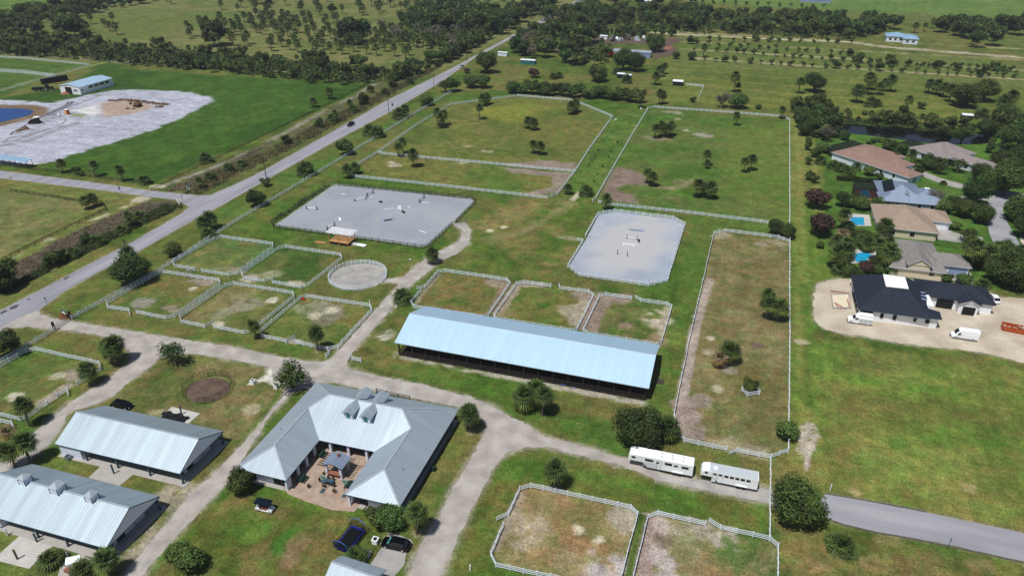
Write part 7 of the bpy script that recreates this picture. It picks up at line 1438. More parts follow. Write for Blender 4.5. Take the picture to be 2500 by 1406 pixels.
for k in range(5): mb=MB(); mb.bar((6.0+.2*0,.035,1.0+k*.22),(9.4,.035,1.0+k*.22),.02,.06); mb.build('grille',M['silver'],t)
for k in range(6): mb=MB(); mb.box((2.+.0+(k//2)*2.,-.8-.9*(k%2),3.28),(.22,.22,.12)); mb.build('roof_vent',M['greymetal'],t)
t=trailer('shorter white horse trailer with a grey roof, white hatch and a row of five windows',(12.9,105.8),(2.6,105.5),10.3,'greyroof',[(1.75+k*.98,2.45,.72,.48) for k in range(5)]+[(6.75,2.5,.55,.45),(7.75,2.5,.55,.4),(9.3,2.5,.55,.4)],[(6.75,.85),(7.8,.8)],nose=2.2,h=3.0)
mb=MB(); mb.box((7.7,-1.0,3.15),(.75,.75,.22)); mb.build('roof_hatch',M['white'],t)
# golf cart
p=((-70.9),73.9); t=thing('golf_cart','white golf cart with a dark canopy on the lawn below the courtyard','golf cart',(p[0],p[1],0),R(3))
mb=MB(); mb.profile([(-1.6,.35),(1.45,.3),(1.75,.45),(1.7,.72),(1.1,1.0),(.95,.42),(-.6,.42),(-.7,.7),(-1.55,.78)],-.6,.6); mb.build('body',M['whitepaint'],t)
for x in (-.75,.05): 
    mb=MB(); mb.box((x+.25,0,.62),(.5,1.05,.14)); mb.box((x,0,.88),(.12,1.05,.46),ry=-.15); mb.build('seat',M['brick'],t)
mb=MB(); mb.box((-.1,.05,2.0),(3.2,1.6,.1),top=.94); mb.build('canopy',M['navypaint'],t)
mb=MB()
for x,zb in ((-1.35,.7),(1.2,.85)):
    for y in (-.55,.55): mb.bar((x,y,zb),(x*.92,y,2.),.045)
mb.build('canopy_frame',M['blackmetal'],t); mb=MB(); mb.tube([(.95,.28,.9),(.6,.28,1.12)],.03,6); mb.tube([(.6,.1,1.1),(.55,.28,1.16),(.6,.46,1.1)],.025,5); mb.build('steering_wheel',M['blackmetal'],t)
for x in (-1.1,1.2):
    for y in (-.55,.55): wheel(t,x,y,.24,.2)
# dumpster
p,q=G(2447,808),G(2496,818); t=thing('dumpster','orange open dumpster full of debris at the right edge of the sand lot','dumpster',(p[0]+2.9,p[1]+.9,0),math.atan2(q[1]-p[1],q[0]-p[0]))
mb=MB()
for y in (-1.1,1.1): mb.box((0,y,.75),(5.8,.1,1.2),top=1.)
for x in (-2.9,2.9): mb.box((x,0,.75),(.1,2.2,1.2))
mb.box((0,0,.2),(5.8,2.2,.12))
for k in range(7):
    for y in (-1.17,1.17): mb.box((-2.6+k*.87,y,.75),(.12,.08,1.2))
for y in (-1.15,1.15): mb.bar((-2.95,y,1.37),(2.95,y,1.37),.14)
mb.build('body',M['orange'],t); mb=MB(); rg=random.Random(3)
for k in range(26): mb.box((rg.uniform(-2.5,2.5),rg.uniform(-.9,.9),rg.uniform(.5,1.25)),(rg.uniform(.3,1.3),rg.uniform(.15,.6),.12),rz=rg.uniform(0,3),rx=rg.uniform(-.4,.4))
mb.build('debris',pmat('debris','#b0a494',.9,.4,1.2),t)
# trampoline
c_=[G(800+a/10.04,1240+b/10.04,.9) for a,b in ((190,940),(455,1040),(915,565),(590,450))]
cx_=sum(a for a,_ in c_)/4; cy_=sum(b for _,b in c_)/4; ang_=math.atan2(c_[3][1]-c_[0][1],c_[3][0]-c_[0][0])
t=thing('trampoline','rectangular trampoline with blue pads, black net and two blue end arches','trampoline',(cx_,cy_,0),ang_); hl,hw=2.55,1.45
mb=MB(); mb.box((0,0,.9),(hl*2-.6,hw*2-.6,.04)); mb.build('jump_mat',M['blackmetal'],t)
for (x,y,dx,dy) in ((hl-.15,0,.3,hw*2),(-hl+.15,0,.3,hw*2),(0,hw-.13,hl*2-.6,.26),(0,-hw+.13,hl*2-.6,.26)): mb=MB(); mb.box((x,y,.93),(dx,dy,.08)); mb.build('pad',M['blue'],t)
for x in (-hl+.1,0,hl-.1):
    for y in (-hw+.1,hw-.1): mb=MB(); mb.tube([(x,y,0),(x,y,.9)],.04,6); mb.build('leg',M['greymetal'],t)
for s in (-1,1):
    mb=MB(); mb.tube([(s*(hl+.1),hw*math.cos(a),.9+1.1+.95*math.sin(a)) for a in [math.pi*k/10 for k in range(11)]],.05,6); mb.build('arch',M['skyblue'],t)
    mb=MB(); mb.tube([(s*(hl+.1),hw,.5),(s*(hl+.1),hw,2.)],.04,6); mb.tube([(s*(hl+.1),-hw,.5),(s*(hl+.1),-hw,2.)],.04,6); mb.build('arch_leg',M['greymetal'],t)
net=pmat('net','#0c0e10',.9,.05,alpha=.5); mb=MB()
for y in (-hw+.05,hw-.05): mb.add([(-hl,y,.95),(hl,y,.95),(hl,y,2.1),(0,y*.9,1.85),(-hl,y,2.1)],[(0,1,2,3,4)])
for x in (-hl,hl): mb.add([(x,-hw,.95),(x,hw,.95)]+[(x,hw*math.cos(a),2.+.9*math.sin(a)) for a in [math.pi*k/8 for k in range(9)]],[tuple(range(11))])
mb.build('net',net,t)
# courtyard furniture
def picnic(label,px,py,rz):
    p=G(px,py); t=thing('picnic_table',label,'picnic table',(p[0],p[1],0),rz,'green picnic tables in the courtyard'); mb=MB(); mb.box((0,0,.74),(1.9,.75,.06)); mb.build('table_top',M['darkgreen'],t)
    for s in (-1,1):
        mb=MB(); mb.box((0,s*.72,.44),(1.9,.28,.05)); mb.build('bench',M['darkgreen'],t); mb=MB(); mb.bar((s*.65,-.8,.02),(s*.65,-.2,.72),.07); mb.bar((s*.65,.8,.02),(s*.65,.2,.72),.07); mb.bar((s*.65,-.75,.4),(s*.65,.75,.4),.06); mb.build('leg_frame',M['blackmetal'],t)
k_=lambda x,y:(680+x/10.04,1080+y/10.04)
picnic('dark green picnic table in the shade at the back of the courtyard',*k_(1060,320),R(90)); picnic('dark green picnic table in the shade at the front left of the courtyard',*k_(590,920),R(90)); picnic('green picnic table half under the right eave of the courtyard',*k_(1755,1080),R(90))
p=G(*k_(1210,1010)); t=thing('dining_table','grey stone topped dining table in the courtyard','table',(p[0],p[1],0),R(0)); mb=MB(); mb.box((0,0,.74),(2.3,1.1,.07)); mb.build('table_top',M['trim'],t)
for sx in (-.95,.95):
    for sy in (-.4,.4): mb=MB(); mb.box((sx,sy,.36),(.08,.08,.7)); mb.build('leg',M['blackmetal'],t)
for i,(dx,dy,rz) in enumerate(((-1.5,0,0),(1.5,-.3,3.14),(-.5,.85,-1.57),(.6,.85,-1.57),(-.1,-.95,1.57))):
    c=thing('patio_chair',('dark patio chair at the left end of the dining table','dark patio chair at the right end of the dining table','dark patio chair behind the dining table, left','dark patio chair behind the dining table, right','dark patio chair in front of the dining table')[i],'chair',(p[0]+dx,p[1]+dy,0),rz,'patio chairs')
    mb=MB(); mb.box((0,0,.44),(.5,.5,.06)); mb.build('seat',M['darkwood'],c); mb=MB(); mb.box((-.24,0,.72),(.05,.5,.55),ry=-.12); mb.build('backrest',M['darkwood'],c)
    for sx in (-.2,.2):
        for sy in (-.2,.2): mb=MB(); mb.box((sx,sy,.21),(.04,.04,.42)); mb.build('leg',M['blackmetal'],c)
def hoop(label,px,py,rz):
    p=G(px,py); t=thing('basketball_hoop',label,'basketball hoop',(p[0],p[1],0),rz,'portable basketball hoops'); mb=MB(); mb.box((0,0,.12),(1.1,.75,.24),top=.85); mb.build('base',M['trim'],t)
    mb=MB(); mb.tube([(0,0,.2),(.05,0,1.4),(.55,0,2.6)],.06,8); mb.build('pole',M['greymetal'],t); mb=MB(); mb.box((.75,0,2.75),(.05,1.1,.75)); mb.build('backboard',M['tealglass'],t)
    mb=MB(); pts=[(1.05+.22*math.cos(k*.5236),.22*math.sin(k*.5236),2.55) for k in range(13)]; mb.tube(pts,.015,5); mb.build('rim',M['orange'],t)
hoop('portable basketball hoop beside the dining table',*k_(1085,1190),R(90)); hoop('portable basketball hoop at the tip of the right stable wing',*k_(1620,1300),R(90))
for i,(x,y,s) in enumerate(((745,1110,1.),(1370,1230,1.1),(1765,285,1.1),(1370,215,.9),(1110,790,.7),(1295,790,.8),(1480,840,.8),(1800,1385,1.))):
    p=G(*k_(x,y)); t=thing('potted_plant',('potted plant at the left front of the courtyard paving','reddish potted plant at the front middle of the paving','bushy potted plant by the right rear column','potted plant by the left rear column','small pot at the left gazebo column','pot before the gazebo counter, left','pot before the gazebo counter, right','potted plant at the tip of the right wing')[i],'plant pot',(p[0],p[1],0),0,'pots in the courtyard')
    mb=MB(); mb.tube([(0,0,.02),(0,0,.36)],[.16*s,.26*s],10); mb.build('pot',M['brick'],t); v,f,tt,mi=leafcloud(random.Random(i),[(0,0,.62*s,.34*s)],60,.2,.5); mkcrown('foliage',v,f,tt,[M['leaf'],M['shadeleaf']],mi,t)
# small utilities
def acbox(label,px,py,s=1.,m='white',name='utility_box',rz=0,h=.9):
    p=G(px,py); t=thing(name,label,'box',(p[0],p[1],0),rz); mb=MB(); mb.box((0,0,h/2),(.9*s,.9*s,h)); mb.build('case',M[m],t); mb=MB(); mb.box((0,0,h+.03),(1.*s,1.*s,.06)); mb.build('lid',M[m],t); mb=MB(); mb.box((0,0,h+.07),(.62*s,.62*s,.03)); mb.build('grille',M['dark'],t)
acbox('white box with a dark top between the round pen and the sandy patch',618,936); acbox('white box with a dark top on the edge of the sandy patch',675,947); acbox('white box with a dark top beside the big black car',917,1324,1.05); acbox('blue grey air conditioner box by the hut roof',897,1358,1.,'bluegrey'); acbox('dark green box on the lawn right of the courtyard stable',560+1945/3.906,900+965/3.906,.9,'darkgreen',h=.8); acbox('grey air conditioner by the white end of the upper stable',168,1121,.95,'greymetal')
def post(label,px,py,h,m,r=.09,name='post',cat='post',square=True,lean=0):
    p=G(px,py); mb=MB(); mb.box((p[0]+lean/2,p[1],h/2),(r*2,r*2,h)) if square else mb.tube([(p[0],p[1],0),(p[0]+lean,p[1],h)],r,8)
    mb2=MB(); mb2.v=[(a-p[0],b-p[1],c) for a,b,c in mb.v]; mb2.f=mb.f; mb2.m=mb.m; mb2.uv=mb.uv; o=mb2.build(name,M[m]); o.location=(p[0],p[1],0); tag(o,label,cat); return o
post('dark wash post on the slab between the two long stables',278.7,1156,2.3,'trim',.12); post('dark wash post at the front of the bottom left slab',43.3,1364.5,2.3,'wood',.12); post('dark wash post at the back of the bottom left slab',91,1322.5,2.1,'trim',.12); post('dark post on the pale slab behind the upper stable',444,1011.5,2.2,'trim',.12)
post('thin white post before the lower stable at the left edge',19,1306,1.6,'white',.09); post('white post at the corner of the asphalt street',2026,1197,1.6,'white',.07); post('thin grey pole on the grass behind the second trailer',1806.7,1150,2.6,'greymetal',.04); post('short white post beside the drive at the bottom edge',1148,1392,1.3,'white',.09); post('short white peg beside the drive behind the big arena',968,752,1.1,'white',.1); post('white post with a black base by the corner of the far paddock',903,741,1.1,'white',.08)
for (lb,a,b) in (('wooden utility pole with a transformer beside the main road',(322,655),9.5),('slim utility pole beside the small round bush',(650,434),7.6),('slim utility pole by the motorcycle',(950,282),8.),('slim utility pole at the bend of the road fence',(1060,218),8.2),('far utility pole near the round oak',(1140,152),8.2),('far utility pole past the road junction in the trees',(1290,80),9.)):
    p=G(*a); t=thing('utility_pole',lb,'utility pole',(p[0],p[1],0)); mb=MB(); mb.tube([(0,0,0),(0,0,b)],[.17,.11],8); mb.build('pole',M['darkwood'],t); mb=MB(); mb.bar((-.9,0,b-.5),(.9,0,b-.5),.1,.12); mb.build('cross_arm',M['darkwood'],t)
    for x in (-.8,0,.8): mb=MB(); mb.tube([(x,0,b-.45),(x,0,b-.2)],.05,6); mb.build('insulator',M['greymetal'],t)
    if b==9.5: mb=MB(); mb.tube([(0,-.35,b-2.2),(0,-.35,b-1.3)],.24,10); mb.build('transformer',M['greymetal'],t)
def signpost(label,px,py,h,board,bm,rz,name='road_sign',cat='sign'):
    p=G(px,py); t=thing(name,label,cat,(p[0],p[1],0),rz); mb=MB(); mb.box((0,0,h/2),(.09,.09,h)); mb.build('sign_post',M['trim'],t)
    mb=MB()
    for (z,w_,hh) in board: mb.box((0,-.06,z),(w_,.04,hh))
    mb.build('sign_board',M[bm],t); return t
signpost('dark mailbox like sign post at the mouth of the farm drive',115,742,2.,[(1.9,.5,.35)],'blackmetal',R(20)); signpost('two board sign post beside the side road',294,470,2.1,[(2.,.8,.45),(1.4,.6,.3)],'blackmetal',R(15)); signpost('small dark sign beside the asphalt street',2313,1338,2.4,[(2.2,.5,.6)],'trim',R(70)); signpost('mailbox beside the left end of the side road',28,441,1.3,[(1.2,.5,.35)],'blackmetal',R(0)); signpost('thin sign pole at the road junction',446,491,2.4,[(2.3,.3,.3)],'greymetal',R(70))
p,q=G(459,467),G(463.5,463); t=thing('notice_frame','blue notice board on two white posts in the roadside brush','sign',(p[0],p[1],0))
for u in (p,q): mb=MB(); mb.box((u[0],u[1],1.1),(.16,.16,2.2)); mb.build('sign_post',M['white'],t,world=True)
mb=MB(); mb.bar((*p,1.7),(*q,1.7),.05,.8); mb.build('sign_board',M['skyblue'],t,world=True)
# entrance sign: a teal oval board with a pale horse-like blaze, in a mulch bed
p=G(160,774); t=thing('farm_sign','teal framed oval farm sign with a pale emblem, standing in red mulch by the gate','sign',(p[0],p[1],0),R(-12))
def slabx(pts,y,th,mat,nm,par):
    n=len(pts); mb=MB(); mb.add([(a,y,b) for a,b in pts]+[(a,y+th,b) for a,b in pts],[tuple(range(n)),tuple(range(2*n-1,n-1,-1))]+[((i+1)%n,i,n+i,n+(i+1)%n) for i in range(n)]); return mb.build(nm,M[mat],par)
ov=lambda rx,rz,cz,n=20:[(rx*math.copysign(abs(math.cos(6.2832*k/n))**.7,math.cos(6.2832*k/n)),cz+rz*math.copysign(abs(math.sin(6.2832*k/n))**.8,math.sin(6.2832*k/n))) for k in range(n)]
slabx(ov(1.25,.78,1.55),-.05,.12,'tealglass','sign_frame',t); slabx(ov(1.1,.64,1.55),-.08,.04,'navypaint','sign_board',t)
slabx([(-.75,1.2),(.75,1.15),(.9,1.35),(.5,1.5),(.25,1.62),(.12,1.95),(0,1.68),(-.35,1.72),(-.7,1.5)],-.11,.04,'white','emblem',t)
for x in (-1.,1.): mb=MB(); mb.box((x,.03,.5),(.14,.14,1.)); mb.build('sign_post',M['darkwood'],t)
sheet('mulch',W([(146,765),(160,762),(175,768),(174,779),(152,778)]),.03,pmat('mulch','#6e3f28',.9,.35,2),.3,.3,smooth=1)
# slabs
def slab(label,pts,m='lightconc',z=.06,name='concrete_slab'): 
    q=W(pts); o=sheet(name,q,z,M[m],.0); return o
slab('',[(248,1136),(328,1156),(292,1186),(216,1166)],'concrete'); slab('',[(420,993),(489,1009),(460,1034),(392,1017)],'lightconc'); slab('',[(58,1298),(141,1322),(91,1368),(71,1388),(-4,1369),(-4,1354)],'lightconc',.045); slab('',[(150,1376),(196,1350),(240,1375),(220,1440),(130,1440)],'concrete',.04)
sheet('gravel_pad',W([(947,1299),(975,1303),(1006,1316),(1010,1328),(990,1345),(985,1380),(955,1420),(880,1420),(905,1374),(927,1344)]),.02,M['padmat'],.3,.5)
p=G(425,1022); mb=MB(); rg=random.Random(8)
mb2=MB()
for k in range(34): mb2.box((rg.uniform(-2.6,2.6),rg.uniform(-.6,.9),.12+rg.random()*.35),(rg.uniform(.8,1.6),rg.uniform(.3,.9),.25),rz=rg.uniform(-.4,.4),rx=rg.uniform(-.2,.2))
o=mb2.build('tarp_heap',M['dark']); o.location=(p[0],p[1]+.2,0); tag(o,'heap of dark rubber mats on the pale slab behind the upper stable','mats')
p=G(182,1380); t=thing('kiosk','white lidded kiosk box among the palms at the bottom left','box',(p[0],p[1],0),R(35)); mb=MB(); mb.box((0,0,.55),(1.9,1.,1.1)); mb.build('case',M['white'],t); mb=MB(); mb.box((0,.1,1.25),(2.1,1.2,.08),rx=.35); mb.build('lid',M['white'],t)
p=G(168,1395); mb=MB(); mb.box((0,0,.3),(1.2,.7,.6)); o=mb.build('crate',M['brick']); o.location=(p[0],p[1],0); tag(o,'reddish wooden crate below the white kiosk box','crate')
p=G(167,1372); o=post('grey metal chute standing beside the white kiosk box',172,1372,2.4,'greymetal',.12)
p=G(1240+1455/3.906,650+1100/3.906); sheet('rubber_mat',[(p[0]-.9,p[1]-1),(p[0]+.8,p[1]-1),(p[0]+.8,p[1]+1),(p[0]-.9,p[1]+1)],.03,pmat('mat','#423833',.9,.2,3),.05,.4)
for q_,lb in (((1933,1043),'upper'),((1937,1057),'lower')):
    p=G(*q_); mb=MB(); v,f,tt,mi=leafcloud(random.Random(int(q_[0])),[(0,0,.9,.6)],130,.3,.5); mb.add(v,f); mb.m=mi; o=mb.build('flowering_shrub',[pmat('petals','#b0301f',.6,.25,2),M['shadeleaf']]); o.location=(p[0],p[1],0); tag(o,lb+' red flowering shrub outside the boundary fence beside the dark shrub','shrub')
# culvert
p=G(432,499); t=thing('culvert','stone culvert headwall with a dark pipe mouth beside the road junction','culvert',(p[0],p[1],0),R(-38))
n=16; out=[(-3.2,0),(3.2,0),(3.2,1.6),(-3.2,1.6)]; mb=MB(); mb.box((0,.5,.5),(6.4,.5,1.7)); mb.build('headwall',M['concrete'],t); mb=MB(); mb.tube([(0,.15,.55),(0,.3,.55)],.72,16); mb.build('pipe_mouth',M['dark'],t); mb=MB(); mb.tube([(0.72*math.cos(k*.3927)*1.1,.2,.55+.72*1.1*math.sin(k*.3927)) for k in range(17)],.1,6); mb.build('pipe_rim',M['concrete'],t)
# ---------------- jumps in the arenas ----------------
def jump(label,a,b,rails=((.35,'white'),(.6,'white')),std='white',h=1.3,wing=.5,name='jump',feet=True,z=0):
    a,b=G(*a),G(*b); t=thing(name,label,'horse jump',(a[0],a[1],0)); d=Vector((b[0]-a[0],b[1]-a[1],0)).normalized()
    for (p,s) in ((a,-1),(b,1)):
        st=MB(); st.box((p[0],p[1],h/2),(.14,.14,h)); 
        if wing: 
            w2=(p[0]+d.x*s*wing,p[1]+d.y*s*wing); st.box((w2[0],w2[1],h*.45),(.12,.12,h*.9))
            for zz in (.25,.55,.85): st.bar((p[0],p[1],zz*h),(w2[0],w2[1],zz*h*.95),.05,.12)
        st.box((p[0],p[1],.06),(.5,.5,.1),rz=.3); st.build('standard',M[std],t,world=True)
    for zz,m in rails: mb=MB(); mb.tube([(a[0],a[1],zz),(b[0],b[1],zz)],.09,8); mb.build('rail',M[m],t,world=True)
    return t
u=lambda x,y:(620+x/3.906,350+y/3.906)
jump('white rail jump alone at the left of the black arena',u(507,628),u(597,633),((.3,'white'),(.75,'white')),'darkwood',wing=.3)
jump('long low white jump with black flower boxes',u(968,552),u(1063,534),((.25,'white'),(.55,'white'),(.7,'white')),'blackwood',.9)
jump('narrow jump with tall dark standards behind the flower box jump',u(1085,507),u(1135,478),((.5,'white'),(.9,'silver')),'darkwood',1.5)
jump('jump with black standards near the far right of the black arena',u(1582,565),u(1621,524),((.6,'greymetal'),),'blackwood',1.4)
jump('blue and white winged jump with a dark plank in the middle of the black arena',u(1238,748),u(1318,735),((.3,'blackmetal'),(.5,'blackmetal'),(.75,'bluegrey')),'bluewall',1.5,.9)
jump('jump with dark standards under the pergola roof edge',u(705,826),u(765,788),((.5,'white'),(.9,'white')),'darkwood',1.4)
t=jump('pale blue double jump in the oval arena',(1538,563),(1569,566),((.4,'skyblue'),(.8,'silver')),'silver',1.3,.4)
jump('dark posted jump with a low white rail in the oval arena',(1530.6,582),(1555,585),((.35,'white'),),'blackmetal',1.6,0)
jump('low white jump with a leaning pole in the oval arena',(1521.6,598),(1546,600),((.2,'white'),(.5,'white')),'white',.8,0)
for x,y,lb in ((1507.5,621.5,'left one of the two separate dark standards in the oval arena'),(1531,626,'right one of the two separate dark standards in the oval arena')): post(lb,x,y,1.7,'blackmetal',.09,'jump_standard','jump standard')
p=G(1559.5,591); mb=MB(); mb.tube([(0,0,0),(0,0,.9)],.32,12); o=mb.build('barrel',M['blackmetal']); o.location=(p[0],p[1],0); tag(o,'black barrel in the oval arena','barrel')
for i,(a,b,lb) in enumerate(((u(835,483),u(875,487),'short white pole on the sand in the far left of the black arena'),(u(1237,633),u(1332,620),'long white pole on the sand in the middle of the black arena'),(u(1467,598),u(1495,626),'white pole lying right of the tipped white box'),(u(1578,832),u(1646,858),'white pole lying in the near right of the black arena'),(u(1600,566),u(1675,570),'white pole on the sand below the far right jump'),(u(1108,508),u(1135,510),'short white pole beside the tall dark standards'),((1548,600),(1553,593),'white pole leaning off the low white jump'))):
    A_,B2=G(*a),G(*b); mb=MB(); mb.tube([(0,0,.09),(B2[0]-A_[0],B2[1]-A_[1],.09)],.1,8); o=mb.build('ground_pole',M['white']); o.location=(A_[0],A_[1],0); tag(o,lb,'pole',group='loose jump poles')
for (x,y,sx,sy,sz,rz,m,lb,nm) in ((820,722,2.4,.7,.25,-.9,'white','white wing of a jump lying flat left of the arena middle','fallen_wing'),(1390,622,1.6,1.,.9,.4,'white','tipped white box jump in the arena','box_jump'),(1425,660,2.2,.6,.5,-.6,'blackmetal','black box lying beside the tipped white one','box_jump'),(1210,563,1.5,.6,.5,-.2,'blackmetal','low black block behind the long white pole','box_jump')):
    p=G(*u(x,y)); mb=MB(); mb.box((0,0,sz/2),(sx,sy,sz),top=.7); 
    for k in (-1,1): mb.box((k*sx*.3,0,sz*.9),(.1,sy*.8,sz*.3))
    o=mb.build(nm,M[m]); o.location=(p[0],p[1],0); o.rotation_euler=(0,0,rz); tag(o,lb,'jump')
# ---------------- machines of the building site ----------------
s5=lambda x,y:(x/5.682,180+y/5.682)
p=G(*s5(1915,460)); t=thing('excavator','brown tracked excavator on the dark dirt of the sandy site','excavator',(p[0],p[1],0),R(170))
for y in (-1.1,1.1): mb=MB(); mb.profile([(-1.9,.15),(-1.6,0),(1.6,0),(1.9,.15),(1.9,.7),(1.5,.9),(-1.5,.9),(-1.9,.7)],y-.3,y+.3); mb.build('track',M['rubber'],t)
mb=MB(); mb.box((-.3,0,1.5),(3.2,2.5,1.1)); mb.box((.6,-.6,2.5),(1.5,1.1,1.3)); mb.build('house',M['wood'],t); mb=MB(); mb.bar((1,0.2,1.7),(3.6,.2,3.6),.35,.45); mb.bar((3.6,.2,3.6),(5.2,.2,1.5),.3,.4); mb.box((5.2,.2,1.),(.9,1.1,.8)); mb.build('arm',M['wood'],t)
p=G(*s5(505,690)); t=thing('dozer','dark dozer with a white canopy pushing a windrow of dirt','bulldozer',(p[0],p[1],0),R(205))
for y in (-1.1,1.1): mb=MB(); mb.profile([(-2,.15),(-1.6,0),(1.6,0),(2,.15),(1.8,.9),(-1.8,.9)],y-.3,y+.3); mb.build('track',M['rubber'],t)
mb=MB(); mb.box((.6,0,1.4),(2.4,1.3,1.1)); mb.box((-.9,0,1.7),(1.4,1.7,1.7)); mb.build('body',M['dark'],t); mb=MB(); mb.box((-.8,0,3.),(2.3,2.2,.14)); mb.build('canopy',M['white'],t); mb=MB(); mb.box((2.7,0,.7),(.2,3.6,1.3)); mb.build('blade',M['wood'],t)
for y in (-.9,.9): mb=MB(); mb.bar((-1.5,y,1.5),(-1.5,y,3.),.1); mb.bar((0,y,1.5),(0,y,3.),.1); mb.build('canopy_post',M['dark'],t)
def heap(name,label,pts,hh,mat,seed):
    rg=random.Random(seed); mb=MB()
    q=W(pts)
    for a,b in zip(q[:-1],q[1:]):
        n=max(2,int(math.hypot(b[0]-a[0],b[1]-a[1])/2))
        for k in range(n):
            f=k/n; x=a[0]+(b[0]-a[0])*f+rg.uniform(-.7,.7);y=a[1]+(b[1]-a[1])*f+rg.uniform(-.7,.7);r=hh*rg.uniform(1.4,2.2);h2=hh*rg.uniform(.6,1.1)
            vs=[(x,y,h2)]+[(x+r*.5*math.cos(j*.785)*rg.uniform(.8,1.2),y+r*.5*math.sin(j*.785)*rg.uniform(.8,1.2),h2*.7) for j in range(8)]+[(x+r*math.cos(j*.785)*rg.uniform(.8,1.2),y+r*math.sin(j*.785)*rg.uniform(.8,1.2),0) for j in range(8)]
            mb.add(vs,[(0,1+j,1+(j+1)%8) for j in range(8)]+[(1+j,9+j,9+(j+1)%8,1+(j+1)%8) for j in range(8)])
    tag(mb.build(name,M[mat]),label,'dirt pile')
heap('dirt_pile','long dark dirt ridge curving round the pinkish pad of the sandy site',[s5(1540,380),s5(1740,370),s5(2000,395),s5(2200,425),s5(2370,430)],1.,'dirtpile',1); heap('dirt_pile','short dark dirt heap at the end of the ridge',[s5(2150,465),s5(2260,465)],.9,'dirtpile',2); heap('dirt_pile','dirt under and before the excavator',[s5(1780,490),s5(1930,475)],.8,'dirtpile',3)
heap('dirt_pile','brown windrow of dirt before the dozer',[s5(290,790),s5(400,735)],1.,'dirtpile',4); heap('dirt_pile','pale heap of soil at the open door of the steel barn',[s5(900,280),s5(1030,275)],1.1,'brick',5); heap('dirt_pile','reddish heap beside the far round tree of the scrap yard',[(1628,120),(1640,117)],1.6,'brick',6)
p=G(*s5(940,565)); t=thing('portable_toilet','orange portable toilet with a white roof on the sandy site','portable toilet',(p[0],p[1],0)); mb=MB(); mb.box((0,0,1.15),(1.5,1.5,2.3)); mb.build('cabin',M['orange'],t); mb=MB(); mb.box((0,0,2.42),(1.6,1.6,.25),top=.8); mb.build('roof',M['white'],t); mb=MB(); mb.box((0,-.77,1.1),(.9,.05,1.9)); mb.build('door',M['yellow'],t)
p=G(*s5(822,595)); t=thing('water_tank','small white and blue tank beside the portable toilet','tank',(p[0],p[1],0)); mb=MB(); mb.tube([(0,0,.1),(0,0,1.2),(0,0,1.7)],[.55,.55,.2],12); mb.build('tank',M['white'],t); mb=MB(); mb.box((0,0,.1),(1.2,1.2,.2)); mb.build('base',M['skyblue'],t)
p=G(*s5(675,235)); t=thing('tractor','black tractor with a wagon in front of the steel barn','tractor',(p[0],p[1],0),R(35))
mb=MB(); mb.box((1.4,0,1.4),(2.6,1.1,1.1)); mb.box((-.3,0,2.),(1.6,1.6,1.9)); mb.build('body',M['dark'],t); mb=MB(); mb.box((-.3,0,3.02),(1.8,1.8,.12)); mb.build('roof',M['blackmetal'],t); mb=MB(); mb.box((-5,0,1.5),(5.5,2.3,1.2)); mb.build('wagon',M['blackmetal'],t)
for x,r in ((-.8,.85),(2.2,.5),(-4,.5),(-6.5,.5)):
    for y in (-1,1): wheel(t,x,y,r,.4)
p=G(*s5(760,135)); mb=MB(); mb.box((0,0,1.5),(14,2.6,3.)); 
for k in range(9): mb.box((-6.4+k*1.6,0,1.5),(.12,2.7,3.1))
o=mb.build('storage_container',M['dark']); o.location=(p[0]-2,p[1]+2,0); o.rotation_euler=(0,0,R(70)); tag(o,'long black container trailer left of the steel barn','container')
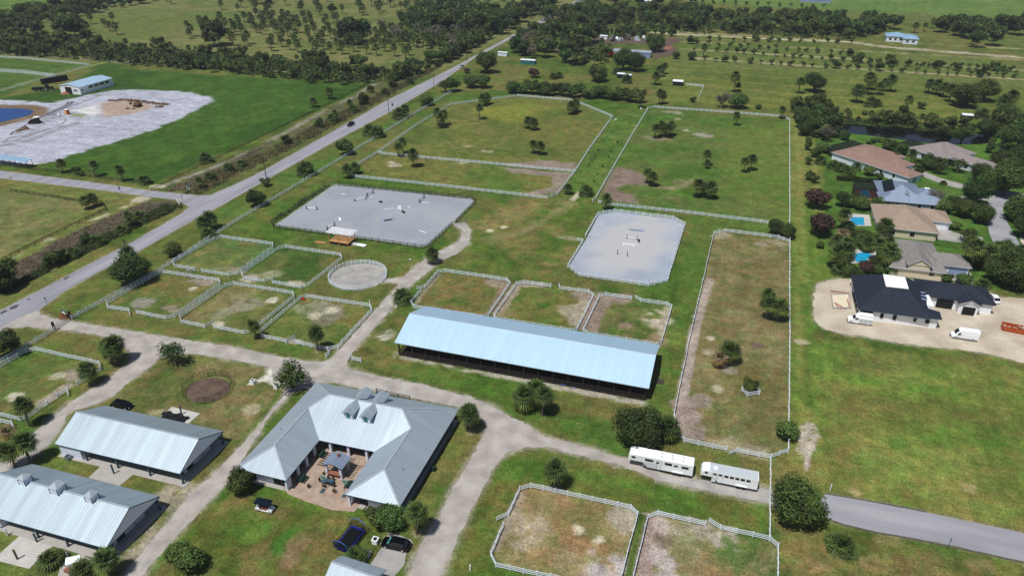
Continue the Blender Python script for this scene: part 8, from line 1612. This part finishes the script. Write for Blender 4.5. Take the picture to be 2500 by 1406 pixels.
# scrap yard bits
rg=random.Random(12)
for i in range(26):
    x=1470+rg.random()*115; y=88+rg.random()*14; p=G(x,y); m=rg.choice(['silver','white','dark','darkwood','greymetal','wood','darkwood']); mb=MB(); mb.box((0,0,.8),(rg.uniform(2,5),rg.uniform(1.5,2.4),1.2),top=.8); mb.box((-.3,0,1.6),(1.6,1.3,.7),top=.7)
    o=mb.build('scrap_vehicle',M[m]); o.location=(p[0],p[1],0); o.rotation_euler=(0,0,rg.uniform(0,3)); tag(o,'old vehicle or machine rusting in the distant scrap yard','scrap vehicle','scrap yard vehicles')
sheet('yard_soil',W([(1370,100),(1460,92),(1600,96),(1655,92),(1668,98),(1640,112),(1655,120),(1640,135),(1600,145),(1590,128),(1600,108),(1460,108),(1400,135),(1350,132)]),.02,M['soil'],.6,2)
p=G(1742,1020)
# low logs on the verge
for (a,b,lb) in (((868,346),(878,347),'log lying on the verge beside the far paddock'),(u(820,190),u(900,200),'log lying above the corner palms'),(u(465,415),u(520,420),'log lying between road fence and black arena')):
    A_,B2=G(*a),G(*b); mb=MB(); mb.tube([(0,0,.15),(B2[0]-A_[0],B2[1]-A_[1],.15)],.16,8); o=mb.build('log',M['wood']); o.location=(A_[0],A_[1],0); tag(o,lb,'log')
p=G(1271,267); acbox('tiny white box at the foot of the lane palm',1565,267,.8,h=.7); acbox('white trough at the palm in the top of the lane',1503,293,.9,h=.6); acbox('small white cart beside the path palm',1438,478,.8,h=.7)
p=G(1002,637); signpost('small white board on the grass beside the round pen path',1002,638,.9,[(.7,.5,.5)],'white',0)
p=G(736,731); mb=MB(); mb.box((0,0,.35),(1.2,.5,.7),top=.6); o=mb.build('trough',M['red']); o.location=(p[0]+.6,p[1],0); tag(o,'small red trough in the corner of a roadside paddock','trough')

# thin warm-weather air over the whole place
mb=MB(); mb.box((-250,2300,60),(9200,7200,122))
hm=bpy.data.materials.new('haze'); hm.use_nodes=True; nt=hm.node_tree; nt.nodes.clear(); ou=node(nt,'ShaderNodeOutputMaterial'); pv=node(nt,'ShaderNodeVolumePrincipled'); pv.inputs['Density'].default_value=.0001; pv.inputs['Color'].default_value=(.78,.86,1,1); nt.links.new(pv.outputs[0],ou.inputs['Volume'])
o=mb.build('haze',hm); o['kind']='stuff'
sc.cycles.volume_bounces=0
